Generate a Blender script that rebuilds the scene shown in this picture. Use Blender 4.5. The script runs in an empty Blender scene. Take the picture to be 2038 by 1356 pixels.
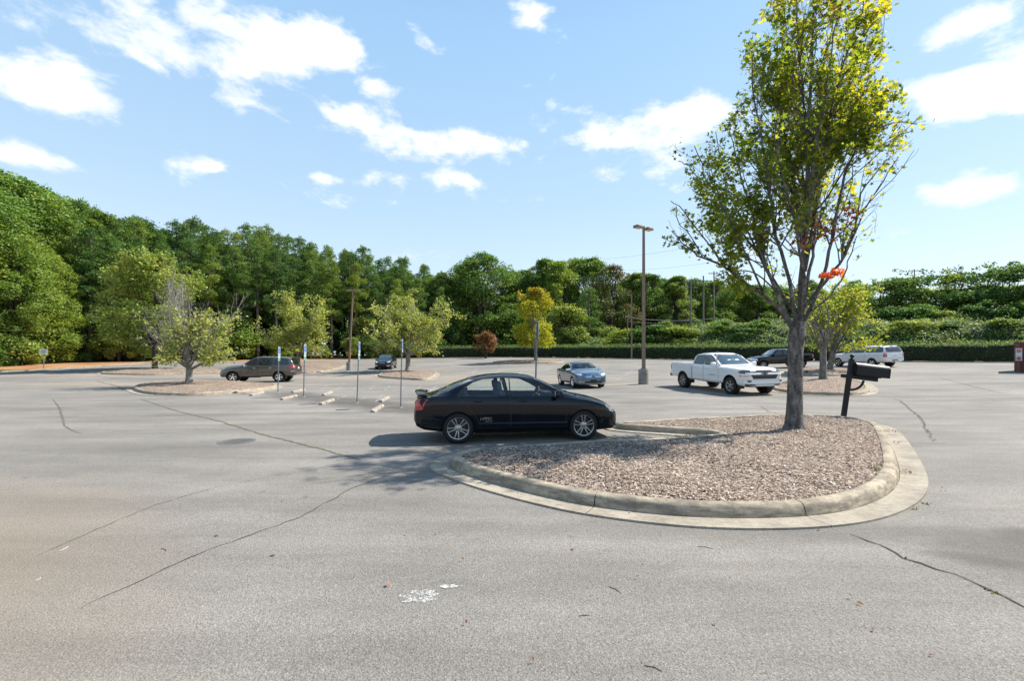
import bpy, bmesh, math, random
import numpy as np
from mathutils import Vector, Matrix
from mathutils.bvhtree import BVHTree

S = bpy.context.scene
COL = S.collection
R = math.radians

# ------------------------------------------------------------------ camera, light, exposure
CAMZ, FPX, HPX = 1.76, 905.8, 714.0
cd = bpy.data.cameras.new('camera'); cam = bpy.data.objects.new('camera', cd); COL.objects.link(cam)
cam.location = (0, 0, CAMZ); cam.rotation_euler = (R(90), 0, 0)
cd.sensor_width = 36; cd.lens = 16.0; cd.shift_y = (HPX - 678) / 2038
cd.clip_start = .05; cd.clip_end = 5000
S.camera = cam

SUN_AZ, SUN_EL = R(71), R(48)            # azimuth from +Y towards +X
sun_dir = Vector((math.sin(SUN_AZ) * math.cos(SUN_EL), math.cos(SUN_AZ) * math.cos(SUN_EL), math.sin(SUN_EL)))
sd = bpy.data.lights.new('sun', 'SUN'); sun = bpy.data.objects.new('sun', sd); COL.objects.link(sun)
sd.energy = 5.0; sd.angle = R(.53); sd.color = (1, .945, .86)
sun.rotation_euler = (-sun_dir).to_track_quat('-Z', 'Y').to_euler(); sun.location = (30, 20, 60)

def build_world():
    w = bpy.data.worlds.new('World'); S.world = w; w.use_nodes = True
    nt = w.node_tree; nt.nodes.clear(); N = nt.nodes.new; L = nt.links.new
    out = N('ShaderNodeOutputWorld'); bg = N('ShaderNodeBackground'); L(bg.outputs[0], out.inputs[0])
    bg.inputs[1].default_value = .10
    sky = N('ShaderNodeTexSky'); sky.sky_type = 'NISHITA'; sky.sun_disc = False
    sky.sun_elevation = SUN_EL; sky.sun_rotation = SUN_AZ
    sky.air_density = 1.0; sky.dust_density = .4; sky.ozone_density = 1.2; sky.altitude = 100
    geo = N('ShaderNodeTexCoord')
    def math_(op, a, b=None, clamp=False):
        n = N('ShaderNodeMath'); n.operation = op; n.use_clamp = clamp
        for i, v in enumerate((a, b)):
            if v is None: continue
            if isinstance(v, (int, float)): n.inputs[i].default_value = v
            else: L(v, n.inputs[i])
        return n.outputs[0]
    # cumulus: fractal noise over the direction, helped along where the day's larger clouds stand
    mp = N('ShaderNodeMapping'); mp.inputs['Scale'].default_value = (1, 1, 1.9); L(geo.outputs['Generated'], mp.inputs[0])
    n1 = N('ShaderNodeTexNoise'); n1.inputs['Scale'].default_value = 7.5; n1.inputs['Detail'].default_value = 9; n1.inputs['Roughness'].default_value = .60
    n1.inputs['Distortion'].default_value = .15
    L(mp.outputs[0], n1.inputs['Vector'])
    acc = None
    CL = [  # azimuth px, elevation px of each cloud as a direction (focal 905.8), half widths in degrees, weight
        (330, 60, 7, 4.5, .25), (520, 50, 7, 4.5, .24), (640, 110, 5, 2.2, .27), (720, 110, 3, 1.6, .2), (430, 120, 4, 2.5, .16), (40, 150, 5, 3.5, .27), (120, 160, 3, 2, .15), (30, 300, 3, 1.5, .25), (90, 320, 2.5, 1, .15), (60, 20, 6, 2, .2),
        (680, 225, 4, 1.3, .22), (760, 180, 3, 1.2, .18), (800, 280, 7.5, 2.3, .34), (940, 285, 6, 1.7, .28), (900, 360, 5.5, 1.3, .26), (780, 355, 4, 1.2, .22), (640, 350, 2.2, .8, .17), (1290, 255, 7, 2.6, .36), (1400, 230, 5, 2, .26), (1270, 335, 5.5, 1.6, .28), (1100, 395, 3.4, 1.0, .26), (1200, 280, 3, 1.5, .2), (1330, 330, 3, 1.3, .2),
        (1900, 190, 6, 2.4, .30), (2010, 140, 5, 2.6, .30), (1900, 395, 4, 1.4, .30), (2010, 340, 3.5, 1.6, .26), (2000, 215, 3, 1.4, .2), (1770, 470, 2.5, 1.2, .28), (1740, 430, 2.5, .8, .2),
        (820, 40, 1.8, 2.2, .19), (850, 85, 2.2, 1.3, .18), (1055, 28, 2.2, 1.5, .22), (1390, 42, 1.5, .8, .18), (1860, 70, 3.4, 1.4, .22), (1960, 40, 3, 2, .2), (420, 330, 1.6, .7, .18), (500, 365, 1, .5, .17), (1100, 505, 1.6, .7, .2), (1860, 312, 1.4, .6, .19), (2030, 490, 2.4, .9, .22)]
    for px, py, ax, el, wt in CL:
        az = math.atan2(px - 1019, FPX); e0 = math.atan2((HPX - py) * math.cos(az), FPX)
        c = Vector((math.sin(az) * math.cos(e0), math.cos(az) * math.cos(e0), math.sin(e0)))
        rt = Vector((math.cos(az), -math.sin(az), 0)); up = rt.cross(c)
        def dot(v, s):
            d = N('ShaderNodeVectorMath'); d.operation = 'DOT_PRODUCT'; L(geo.outputs['Generated'], d.inputs[0]); d.inputs[1].default_value = v * s
            return d.outputs['Value']
        a = dot(rt, 1 / math.tan(R(ax))); b = math_('ADD', dot(up, 1 / math.tan(R(el))), 0)
        r2 = math_('ADD', math_('MULTIPLY', a, a), math_('MULTIPLY', b, b))
        front = math_('GREATER_THAN', dot(c, 1), .5)
        g = math_('MULTIPLY', math_('MULTIPLY', math_('EXPONENT', math_('MULTIPLY', r2, -1.1)), front), wt)
        acc = g if acc is None else math_('ADD', acc, g)
    acc = math_('MULTIPLY', math_('MINIMUM', acc, .36), 1.1)
    n2 = N('ShaderNodeTexNoise'); n2.inputs['Scale'].default_value = 1.6; n2.inputs['Detail'].default_value = 2; L(mp.outputs[0], n2.inputs['Vector'])
    far = math_('MULTIPLY', math_('SUBTRACT', n2.outputs[0], .5), .25)
    den = math_('ADD', math_('ADD', math_('SUBTRACT', math_('MULTIPLY', n1.outputs[0], 1.5), .27), math_('MULTIPLY', acc, .98)), math_('MULTIPLY', far, .7))
    mr = N('ShaderNodeMapRange'); mr.interpolation_type = 'SMOOTHSTEP'; L(den, mr.inputs[0])
    mr.inputs[1].default_value = .655; mr.inputs[2].default_value = .91
    # clouds: bright tops, slightly grey-blue where thick
    n3 = N('ShaderNodeTexNoise'); n3.inputs['Scale'].default_value = 7; n3.inputs['Detail'].default_value = 5; L(mp.outputs[0], n3.inputs['Vector'])
    cr = N('ShaderNodeValToRGB'); L(n3.outputs[0], cr.inputs[0])
    cr.color_ramp.elements[0].position = .3; cr.color_ramp.elements[0].color = (5.3, 5.75, 6.5, 1)
    cr.color_ramp.elements[1].position = .62; cr.color_ramp.elements[1].color = (6.6, 6.7, 6.85, 1)
    sz = N('ShaderNodeSeparateXYZ'); L(geo.outputs['Generated'], sz.inputs[0])
    air = N('ShaderNodeValToRGB'); L(sz.outputs[2], air.inputs[0]); e = air.color_ramp.elements
    e[0].position = 0; e[0].color = (5.2, 5.85, 6.15, 1); e[1].position = 1; e[1].color = (.8, 2.0, 4.4, 1)
    for p_, c_ in ((.12, (4.8, 5.65, 6.25, 1)), (.30, (3.7, 5.1, 6.35, 1)), (.58, (2.65, 4.4, 6.35, 1))): q = e.new(p_); q.color = c_
    pale = N('ShaderNodeMix'); pale.data_type = 'RGBA'; pale.inputs[0].default_value = .68; L(sky.outputs[0], pale.inputs[6]); L(air.outputs[0], pale.inputs[7])
    mx = N('ShaderNodeMix'); mx.data_type = 'RGBA'; L(math_('MULTIPLY', mr.outputs[0], .93), mx.inputs[0]); L(pale.outputs[2], mx.inputs[6]); L(cr.outputs[0], mx.inputs[7])
    L(mx.outputs[2], bg.inputs[0])
build_world()
S.view_settings.view_transform = 'Standard'; S.view_settings.look = 'None'
S.view_settings.exposure = .84; S.view_settings.gamma = 1; S.view_settings.use_curve_mapping = False
S.render.engine = 'CYCLES'
S.cycles.max_bounces = 8; S.cycles.transparent_max_bounces = 12; S.cycles.caustics_reflective = False; S.cycles.caustics_refractive = False
S.cycles.use_denoising = True

# ------------------------------------------------------------------ helpers
rnd = random.Random(7)
def tag(o, label=None, cat=None, group=None, kind=None):
    if label: o['label'] = label
    if cat: o['category'] = cat
    if group: o['group'] = group
    if kind: o['kind'] = kind
    return o
def empty(name, loc=(0, 0, 0), rz=0, parent=None):
    o = bpy.data.objects.new(name, None); COL.objects.link(o); o.location = loc; o.rotation_euler = (0, 0, rz)
    o.empty_display_size = .2
    if parent: o.parent = parent
    return o
def link(name, me, mat=None, parent=None, smooth=None):
    o = bpy.data.objects.new(name, me); COL.objects.link(o)
    if mat is not None and len(me.materials) == 0:
        for m in (mat if isinstance(mat, (list, tuple)) else [mat]): me.materials.append(m)
    if parent: o.parent = parent
    if smooth is not None: shade(me, smooth)
    return o
def shade(me, ang=40):
    n = len(me.polygons)
    if n == 0: return
    me.polygons.foreach_set('use_smooth', [ang > 0] * n)
    if 0 < ang < 180:
        try: me.set_sharp_from_angle(angle=R(ang))
        except Exception: pass
def bm_obj(name, bm, mat, parent=None, smooth=40, recalc=True):
    if recalc: bmesh.ops.recalc_face_normals(bm, faces=bm.faces)
    me = bpy.data.meshes.new(name); bm.to_mesh(me); bm.free()
    return link(name, me, mat, parent, smooth)
def raw(name, v, f, mat, parent=None, smooth=0):
    me = bpy.data.meshes.new(name); me.from_pydata([tuple(p) for p in v], [], [tuple(q) for q in f]); me.update()
    return link(name, me, mat, parent, smooth)
def quads_mesh(name, V, nper):
    """V (N*nper,3) float array, each run of nper vertices one polygon"""
    V = np.asarray(V, np.float32); n = len(V) // nper
    me = bpy.data.meshes.new(name)
    me.vertices.add(n * nper); me.vertices.foreach_set('co', V.ravel())
    me.loops.add(n * nper); me.loops.foreach_set('vertex_index', np.arange(n * nper, dtype=np.int32))
    me.polygons.add(n); me.polygons.foreach_set('loop_start', np.arange(0, n * nper, nper, dtype=np.int32))
    me.update(calc_edges=True); me.validate(); return me
def box_bm(bm, c, s, rot=None, bevel=0, seg=2):
    m = Matrix.Translation(c) @ (rot.to_4x4() if rot else Matrix.Identity(4)) @ Matrix.Diagonal((s[0], s[1], s[2], 1))
    r = bmesh.ops.create_cube(bm, size=1, matrix=m)
    if bevel:
        es = list({e for v in r['verts'] for e in v.link_edges})
        bmesh.ops.bevel(bm, geom=es, offset=bevel, segments=seg, affect='EDGES', profile=.5)
    return r
def tube_bm(bm, pts, rad, n=8, cap=True):
    """a tube along a polyline, rad a number or one per point"""
    pts = [Vector(p) for p in pts]; k = len(pts)
    if isinstance(rad, (int, float)): rad = [rad] * k
    rings = []; ref = None
    for i, p in enumerate(pts):
        d = (pts[min(i + 1, k - 1)] - pts[max(i - 1, 0)])
        if d.length < 1e-9: d = Vector((0, 0, 1))
        d.normalize()
        if ref is None: ref = d.orthogonal().normalized()
        ref = (ref - d * ref.dot(d)); ref = ref.normalized() if ref.length > 1e-6 else d.orthogonal().normalized()
        b = d.cross(ref)
        rings.append([bm.verts.new(p + (ref * math.cos(a) + b * math.sin(a)) * rad[i]) for a in [2 * math.pi * j / n for j in range(n)]])
    for i in range(k - 1):
        for j in range(n):
            bm.faces.new((rings[i][j], rings[i][(j + 1) % n], rings[i + 1][(j + 1) % n], rings[i + 1][j]))
    if cap:
        bm.faces.new(rings[0][::-1]); bm.faces.new(rings[-1])
def lathe_bm(bm, prof, n=24, axis='Z', mat=None):
    """prof: list of (r, h); revolved round axis"""
    rings = []
    for r, h in prof:
        ring = []
        for j in range(n):
            a = 2 * math.pi * j / n
            p = {'Z': (r * math.cos(a), r * math.sin(a), h), 'Y': (r * math.cos(a), h, r * math.sin(a))}[axis]
            if mat: p = mat @ Vector(p)
            ring.append(bm.verts.new(p))
        rings.append(ring)
    for i in range(len(prof) - 1):
        for j in range(n): bm.faces.new((rings[i][j], rings[i][(j + 1) % n], rings[i + 1][(j + 1) % n], rings[i + 1][j]))
    return rings

# ------------------------------------------------------------------ materials
def new_mat(name):
    m = bpy.data.materials.new(name); m.use_nodes = True; nt = m.node_tree; nt.nodes.clear()
    o = nt.nodes.new('ShaderNodeOutputMaterial'); return m, nt, o
def principled(nt, out, col=(.5, .5, .5), rough=.6, metal=0, coat=0, spec=.5):
    b = nt.nodes.new('ShaderNodeBsdfPrincipled'); b.inputs['Base Color'].default_value = (*col, 1)
    b.inputs['Roughness'].default_value = rough; b.inputs['Metallic'].default_value = metal
    b.inputs['Coat Weight'].default_value = coat; b.inputs['Coat Roughness'].default_value = .03
    b.inputs['Specular IOR Level'].default_value = spec
    nt.links.new(b.outputs[0], out.inputs[0]); return b
def simple(name, col, rough=.6, metal=0, coat=0, spec=.5, var=.0, scale=6, bump=0, bscale=40):
    m, nt, o = new_mat(name); b = principled(nt, o, col, rough, metal, coat, spec)
    if var:
        n = noise(nt, scale, 5); r = ramp(nt, n, [(.3, tuple(c * (1 - var) for c in col)), (.7, tuple(min(1, c * (1 + var)) for c in col))])
        nt.links.new(r, b.inputs['Base Color'])
    if bump: add_bump(nt, b, noise(nt, bscale, 4), bump)
    return m
def noise(nt, scale, detail=4, rough=.55, coord='Object', dist=0, stretch=None):
    tc = nt.nodes.new('ShaderNodeTexCoord'); n = nt.nodes.new('ShaderNodeTexNoise')
    n.inputs['Scale'].default_value = scale; n.inputs['Detail'].default_value = detail; n.inputs['Roughness'].default_value = rough; n.inputs['Distortion'].default_value = dist
    src = tc.outputs[coord]
    if stretch:
        mp = nt.nodes.new('ShaderNodeMapping'); mp.inputs['Scale'].default_value = stretch[:3]
        if len(stretch) > 3: mp.inputs['Rotation'].default_value = (0, 0, stretch[3])
        nt.links.new(src, mp.inputs[0]); src = mp.outputs[0]
    nt.links.new(src, n.inputs['Vector']); return n.outputs[0]
def voronoi(nt, scale, feat='F1', out='Distance', coord='Object'):
    tc = nt.nodes.new('ShaderNodeTexCoord'); n = nt.nodes.new('ShaderNodeTexVoronoi'); n.feature = feat
    n.inputs['Scale'].default_value = scale; nt.links.new(tc.outputs[coord], n.inputs['Vector']); return n.outputs[out]
def ramp(nt, src, stops, interp='LINEAR'):
    r = nt.nodes.new('ShaderNodeValToRGB'); r.color_ramp.interpolation = interp; e = r.color_ramp.elements
    while len(e) > len(stops): e.remove(e[-1])
    while len(e) < len(stops): e.new(.5)
    for i, (p, c) in enumerate(stops):
        e[i].position = p; e[i].color = (*c, 1) if len(c) == 3 else c
    nt.links.new(src, r.inputs[0]); return r.outputs[0]
def mix(nt, fac, a, b, mode='MIX'):
    m = nt.nodes.new('ShaderNodeMix'); m.data_type = 'RGBA'; m.blend_type = mode
    for i, v in ((0, fac), (6, a), (7, b)):
        if isinstance(v, (int, float)): m.inputs[i].default_value = v
        elif isinstance(v, tuple): m.inputs[i].default_value = (*v, 1)
        else: nt.links.new(v, m.inputs[i])
    return m.outputs[2]
def mth(nt, op, a, b=0.0, clamp=False):
    n = nt.nodes.new('ShaderNodeMath'); n.operation = op; n.use_clamp = clamp
    for i, v in ((0, a), (1, b)):
        if isinstance(v, (int, float)): n.inputs[i].default_value = v
        else: nt.links.new(v, n.inputs[i])
    return n.outputs[0]
def add_bump(nt, b, h, strength, dist=.02):
    n = nt.nodes.new('ShaderNodeBump'); n.inputs['Strength'].default_value = strength; n.inputs['Distance'].default_value = dist
    nt.links.new(h, n.inputs['Height']); nt.links.new(n.outputs[0], b.inputs['Normal'])
def blob(nt, cx, cy, rx, ry, soft=.5, wob=1.2, rot=0):
    """1 inside an uneven stain centred at world (cx,cy)"""
    tc = nt.nodes.new('ShaderNodeTexCoord'); mp = nt.nodes.new('ShaderNodeMapping'); mp.vector_type = 'TEXTURE'
    mp.inputs['Location'].default_value = (cx, cy, 0); mp.inputs['Scale'].default_value = (rx, ry, 1000); mp.inputs['Rotation'].default_value = (0, 0, rot)
    nt.links.new(tc.outputs['Object'], mp.inputs[0])
    l = nt.nodes.new('ShaderNodeVectorMath'); l.operation = 'LENGTH'; nt.links.new(mp.outputs[0], l.inputs[0])
    n = noise(nt, wob, 5)
    d = mth(nt, 'ADD', l.outputs['Value'], mth(nt, 'MULTIPLY', mth(nt, 'SUBTRACT', n, .5), 1.4))
    r = nt.nodes.new('ShaderNodeMapRange'); r.interpolation_type = 'SMOOTHSTEP'; nt.links.new(d, r.inputs[0])
    r.inputs[1].default_value = 1 + soft; r.inputs[2].default_value = 1 - soft; return r.outputs[0]

def asphalt_mat():
    m, nt, o = new_mat('weathered asphalt'); b = principled(nt, o, rough=.9, spec=.3)
    agg = voronoi(nt, 130, out='Color'); sep = nt.nodes.new('ShaderNodeSeparateColor'); nt.links.new(agg, sep.inputs[0])
    base = ramp(nt, sep.outputs[0], [(0, (.085, .079, .07)), (.25, (.185, .174, .158)), (.8, (.24, .226, .205)), (1, (.36, .34, .31))])
    f = noise(nt, 38, 3, .7); base = mix(nt, .32, base, ramp(nt, f, [(.35, (.14, .132, .12)), (.65, (.285, .268, .243))]))
    big = noise(nt, .16, 5, .6); base = mix(nt, .6, base, ramp(nt, big, [(.35, (.72, .71, .70)), (.62, (1.16, 1.13, 1.09))]), 'MULTIPLY')
    mid = noise(nt, .9, 7, .68, stretch=(.35, 1, 1, .25)); base = mix(nt, .8, base, ramp(nt, mid, [(.36, (.78, .77, .76)), (.6, (1.1, 1.09, 1.07))]), 'MULTIPLY')
    # stains with shapes of their own: clay washed over the near left corner, oil and damp marks
    clay = blob(nt, -4.9, 3.9, 3.0, 1.15, .8, .7, 2.36)
    base = mix(nt, mth(nt, 'MULTIPLY', clay, .62), base, (.215, .17, .125))
    for cx, cy, rx, ry, rot, k in ((4.75, 4.15, .75, .42, .25, .62), (5.6, 4.5, .6, .35, .3, .5), (4.15, 3.95, .5, .12, -.4, .5), (4.7, 3.35, .22, .14, 0, .5), (-3.4, 16.2, 2.6, 1.3, -.7, .75), (-6.6, 18.6, 3.0, 1.2, -.8, .75), (-2.6, 19.5, 2.4, .9, -.3, .4), (-10.2, 21.6, 2.8, 1.1, -.9, .7),
                                   (-9.5, 14.2, 5, .35, .15, .28), (-6.5, 12.2, 3.6, .22, .12, .25), (-13, 17, 4, .3, .2, .3), (-2.5, 6.9, 1.8, .3, .1, .2), (3.2, 4.6, 3.4, .25, -.02, .3), (5, 17.6, 1.0, .5, 0, .35), (1.6, 19.5, 1.2, .5, 0, .3), (10, 20.5, 2, 1.0, .1, .22), (-24, 36, 5, 1.5, .1, .3)):
        base = mix(nt, mth(nt, 'MULTIPLY', blob(nt, cx, cy, rx, ry, .6, 1.6, rot), k), base, (.075, .068, .06))
    for cx, cy, rx, ry, k in ((-24, 30.5, 10, 1.6, .35), (-9, 38, 9, 2.2, .3), (6.5, 26.5, 1.2, .8, .4), (-30, 40, 16, 2, .3), (2, 34, 9, 3, .25), (26, 38, 9, 1, .3), (-1, 17.5, 3, 1, .3), (13.5, 21, 4, .8, .25)):
        base = mix(nt, mth(nt, 'MULTIPLY', blob(nt, cx, cy, rx, ry, .7, .5), k), base, (.36, .27, .18))
    trk = noise(nt, .55, 4, .6, stretch=(.12, 1.5, 1, .12)); base = mix(nt, .5, base, ramp(nt, trk, [(.40, (.80, .79, .78)), (.5, (1, 1, 1)), (.66, (1.07, 1.06, 1.04))]), 'MULTIPLY')
    drip = voronoi(nt, 1.3); base = mix(nt, ramp(nt, drip, [(.02, (.55, .55, .55)), (.07, (0, 0, 0))]), base, (.07, .064, .058))
    nt.links.new(base, b.inputs['Base Color'])
    h = mth(nt, 'ADD', mth(nt, 'MULTIPLY', voronoi(nt, 95), .6), noise(nt, 60, 3)); add_bump(nt, b, h, .55, .012)
    return m
def concrete_mat(name='kerb concrete', col=(.47, .42, .34), dark=.35):
    m, nt, o = new_mat(name); b = principled(nt, o, rough=.88, spec=.25)
    n = noise(nt, 2.2, 7, .65); c = ramp(nt, n, [(.3, tuple(v * .62 for v in col)), (.55, col), (.8, tuple(min(1, v * 1.18) for v in col))])
    n2 = noise(nt, 14, 6, .7); c = mix(nt, .5, c, ramp(nt, n2, [(.33, (.55, .53, .5)), (.55, (1, 1, 1)), (.75, (1.12, 1.1, 1.06))]), 'MULTIPLY')
    n3 = noise(nt, 90, 2, .7); c = mix(nt, .35, c, ramp(nt, n3, [(.35, (.6, .6, .6)), (.6, (1.1, 1.1, 1.1))]), 'MULTIPLY')
    nt.links.new(c, b.inputs['Base Color']); add_bump(nt, b, mth(nt, 'ADD', n2, n3), .35, .01); return m
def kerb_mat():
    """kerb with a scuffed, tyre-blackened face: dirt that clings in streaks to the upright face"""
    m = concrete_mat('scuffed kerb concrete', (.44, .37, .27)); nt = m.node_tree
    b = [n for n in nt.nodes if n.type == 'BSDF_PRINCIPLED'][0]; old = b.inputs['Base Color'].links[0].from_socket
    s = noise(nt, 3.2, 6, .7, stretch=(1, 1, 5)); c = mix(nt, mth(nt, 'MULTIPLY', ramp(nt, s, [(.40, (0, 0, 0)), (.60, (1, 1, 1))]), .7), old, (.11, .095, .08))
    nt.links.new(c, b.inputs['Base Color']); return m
def mulch_mat():
    m, nt, o = new_mat('wood chip mulch'); b = principled(nt, o, rough=.95, spec=.2)
    v = voronoi(nt, 34, out='Color'); sep = nt.nodes.new('ShaderNodeSeparateColor'); nt.links.new(v, sep.inputs[0])
    c = ramp(nt, sep.outputs[0], [(0, (.045, .033, .025)), (.3, (.17, .12, .088)), (.6, (.29, .22, .17)), (1, (.50, .42, .345))])
    nt.links.new(mix(nt, .5, c, ramp(nt, noise(nt, 1.2, 5), [(.3, (.7, .65, .6)), (.7, (1.1, 1.05, 1))]), 'MULTIPLY'), b.inputs['Base Color'])
    add_bump(nt, b, voronoi(nt, 34), .8, .03); return m
def island_rand(nt):
    g = nt.nodes.new('ShaderNodeNewGeometry'); return g.outputs['Random Per Island']
def chips_mat(name, stops, rough=.9):
    m, nt, o = new_mat(name); b = principled(nt, o, rough=rough, spec=.2)
    nt.links.new(ramp(nt, island_rand(nt), stops), b.inputs['Base Color']); return m
def leaf_mat(name, stops, trans=.42, tcol=1.5, patch=None, rough=.55, spec=.25, autumn=None, vary=True):
    """leaf cards: colour differs leaf by leaf and branch by branch; light comes through them"""
    m, nt, o = new_mat(name); b = nt.nodes.new('ShaderNodeBsdfPrincipled'); b.inputs['Roughness'].default_value = rough; b.inputs['Specular IOR Level'].default_value = spec
    c = ramp(nt, island_rand(nt), stops)
    if patch:
        n = noise(nt, patch[0], 3); c = mix(nt, ramp(nt, n, [(patch[2] - .08, (0, 0, 0)), (patch[2] + .08, (1, 1, 1))]), c, mix(nt, .75, c, patch[1]))
    if autumn:
        tc = nt.nodes.new('ShaderNodeTexCoord'); sep = nt.nodes.new('ShaderNodeSeparateXYZ'); nt.links.new(tc.outputs['Object'], sep.inputs[0])
        k = mth(nt, 'ADD', mth(nt, 'MULTIPLY', sep.outputs[0], autumn[1]), mth(nt, 'MULTIPLY', sep.outputs[2], autumn[2]))
        k = mth(nt, 'ADD', mth(nt, 'ADD', k, autumn[3]), mth(nt, 'MULTIPLY', mth(nt, 'SUBTRACT', noise(nt, 1.1, 3), .5), 2.6))
        k = mth(nt, 'ADD', k, mth(nt, 'MULTIPLY', mth(nt, 'SUBTRACT', island_rand(nt), .5), .8))
        c = mix(nt, mth(nt, 'MULTIPLY', k, 1, True), c, autumn[0])
    oi = nt.nodes.new('ShaderNodeObjectInfo'); c = mix(nt, 1.0, c, ramp(nt, oi.outputs['Random'], [(0, (.62, .70, .72)), (.3, (.85, .92, .85)), (.6, (1.05, 1.05, .95)), (.85, (1.3, 1.16, .85)), (1, (1.5, 1.2, .8))]), 'MULTIPLY') if vary else c
    nt.links.new(c, b.inputs['Base Color'])
    t = nt.nodes.new('ShaderNodeBsdfTranslucent'); nt.links.new(mix(nt, 1.0, c, (tcol, tcol * .95, tcol * .45), 'MULTIPLY'), t.inputs[0])
    ms = nt.nodes.new('ShaderNodeMixShader'); ms.inputs[0].default_value = trans
    nt.links.new(b.outputs[0], ms.inputs[1]); nt.links.new(t.outputs[0], ms.inputs[2]); nt.links.new(ms.outputs[0], o.inputs[0]); return m
def bark_mat(name, a, b_, c_, scale=8):
    m, nt, o = new_mat(name); b = principled(nt, o, rough=.95, spec=.15)
    n = noise(nt, scale, 7, .7, stretch=(1, 1, .35)); n2 = noise(nt, scale * 2.2, 5, .7, stretch=(.6, .6, 2.2))
    c = ramp(nt, n, [(.3, a), (.5, b_), (.72, c_)]); c = mix(nt, .6, c, ramp(nt, n2, [(.35, (.45, .43, .42)), (.6, (1.2, 1.2, 1.18))]), 'MULTIPLY')
    nt.links.new(c, b.inputs['Base Color']); add_bump(nt, b, mth(nt, 'ADD', n, n2), .9, .04); return m
def flaked_mat(name, col, keep=.5, scale=40, rough=.85):
    '''thick paint cracked into little islands'''
    m, nt, o = new_mat(name); b = nt.nodes.new('ShaderNodeBsdfPrincipled'); b.inputs['Base Color'].default_value = (*col, 1); b.inputs['Roughness'].default_value = rough
    t = nt.nodes.new('ShaderNodeBsdfTransparent'); ms = nt.nodes.new('ShaderNodeMixShader')
    e = ramp(nt, voronoi(nt, scale, 'DISTANCE_TO_EDGE'), [(.05, (0, 0, 0)), (.12, (1, 1, 1))]); n = ramp(nt, noise(nt, 9, 5, .7), [(1 - keep - .06, (0, 0, 0)), (1 - keep + .06, (1, 1, 1))])
    nt.links.new(mth(nt, 'MULTIPLY', mth(nt, 'MULTIPLY', e, n), .55), ms.inputs[0]); nt.links.new(t.outputs[0], ms.inputs[1]); nt.links.new(b.outputs[0], ms.inputs[2]); nt.links.new(ms.outputs[0], o.inputs[0]); return m
def worn_mat(name, col, keep=.5, scale=18, rough=.85):
    """paint worn through to the surface below"""
    m, nt, o = new_mat(name); b = nt.nodes.new('ShaderNodeBsdfPrincipled'); b.inputs['Base Color'].default_value = (*col, 1); b.inputs['Roughness'].default_value = rough
    t = nt.nodes.new('ShaderNodeBsdfTransparent'); ms = nt.nodes.new('ShaderNodeMixShader')
    n = mth(nt, 'ADD', mth(nt, 'MULTIPLY', noise(nt, scale, 5, .7), .65), mth(nt, 'MULTIPLY', noise(nt, 2.3, 3), .35))
    k = ramp(nt, n, [(1 - keep - .05, (0, 0, 0)), (1 - keep + .05, (.85, .85, .85))])
    nt.links.new(k, ms.inputs[0]); nt.links.new(t.outputs[0], ms.inputs[1]); nt.links.new(b.outputs[0], ms.inputs[2]); nt.links.new(ms.outputs[0], o.inputs[0]); return m
def glass_mat(name, tint, base=.06):
    m, nt, o = new_mat(name); t = nt.nodes.new('ShaderNodeBsdfTransparent'); t.inputs[0].default_value = (*tint, 1)
    g = nt.nodes.new('ShaderNodeBsdfGlossy'); g.inputs['Roughness'].default_value = .015; g.inputs[0].default_value = (.95, .97, 1, 1)
    lw = nt.nodes.new('ShaderNodeFresnel'); lw.inputs[0].default_value = 1.5; ms = nt.nodes.new('ShaderNodeMixShader')
    nt.links.new(mth(nt, 'MAXIMUM', lw.outputs[0], base), ms.inputs[0]); nt.links.new(t.outputs[0], ms.inputs[1]); nt.links.new(g.outputs[0], ms.inputs[2]); nt.links.new(ms.outputs[0], o.inputs[0]); return m

M = {}
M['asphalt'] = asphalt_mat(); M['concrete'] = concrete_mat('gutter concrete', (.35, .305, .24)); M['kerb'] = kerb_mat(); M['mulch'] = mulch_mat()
M['pedestal'] = concrete_mat('pedestal concrete', (.30, .285, .255)); M['stop'] = concrete_mat('wheel stop concrete', (.36, .315, .26))
M['chips'] = chips_mat('wood chips', [(0, (.05, .038, .03)), (.2, (.165, .122, .094)), (.5, (.31, .242, .194)), (.8, (.45, .375, .315)), (1, (.66, .59, .52))])
M['deadleaf'] = chips_mat('dry leaves', [(0, (.09, .03, .02)), (.5, (.20, .075, .04)), (1, (.32, .16, .08))])
M['grass'] = leaf_mat('grass blades', [(0, (.07, .10, .025)), (.6, (.14, .16, .05)), (1, (.28, .24, .10))], .3)
M['crack'] = simple('crack shadow and dirt', (.055, .048, .04), .95)
M['sealed'] = simple('weedy crack filler', (.13, .115, .07), .95, var=.5, scale=9)
M['stripe'] = worn_mat('worn white stripe', (.62, .61, .58), .46)
M['splat'] = flaked_mat('flaked white paint', (.66, .66, .64), .52, 38); M['bluepaint'] = worn_mat('blue survey paint', (.10, .24, .48), .42, 60)
M['rubber'] = simple('tyre rubber', (.018, .018, .019), .75, spec=.3, var=.2, scale=30); M['iron'] = simple('cast iron', (.13, .125, .115), .7, .3, var=.3, scale=30)
M['blackplastic'] = simple('black plastic', (.012, .012, .013), .5); M['trim'] = simple('black trim', (.008, .008, .009), .35)
M['alloy'] = simple('silver alloy', (.46, .46, .47), .3, .9); M['chrome'] = simple('chrome', (.8, .8, .81), .08, 1); M['darkmetal'] = simple('dark brake metal', (.06, .06, .06), .5, .6)
M['redlens'] = simple('red lens', (.42, .008, .016), .12, coat=1); M['amber'] = simple('amber lens', (.62, .2, .03), .2, coat=1); M['clearlens'] = simple('clear lamp lens', (.62, .64, .66), .1, .25, coat=1)
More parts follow.
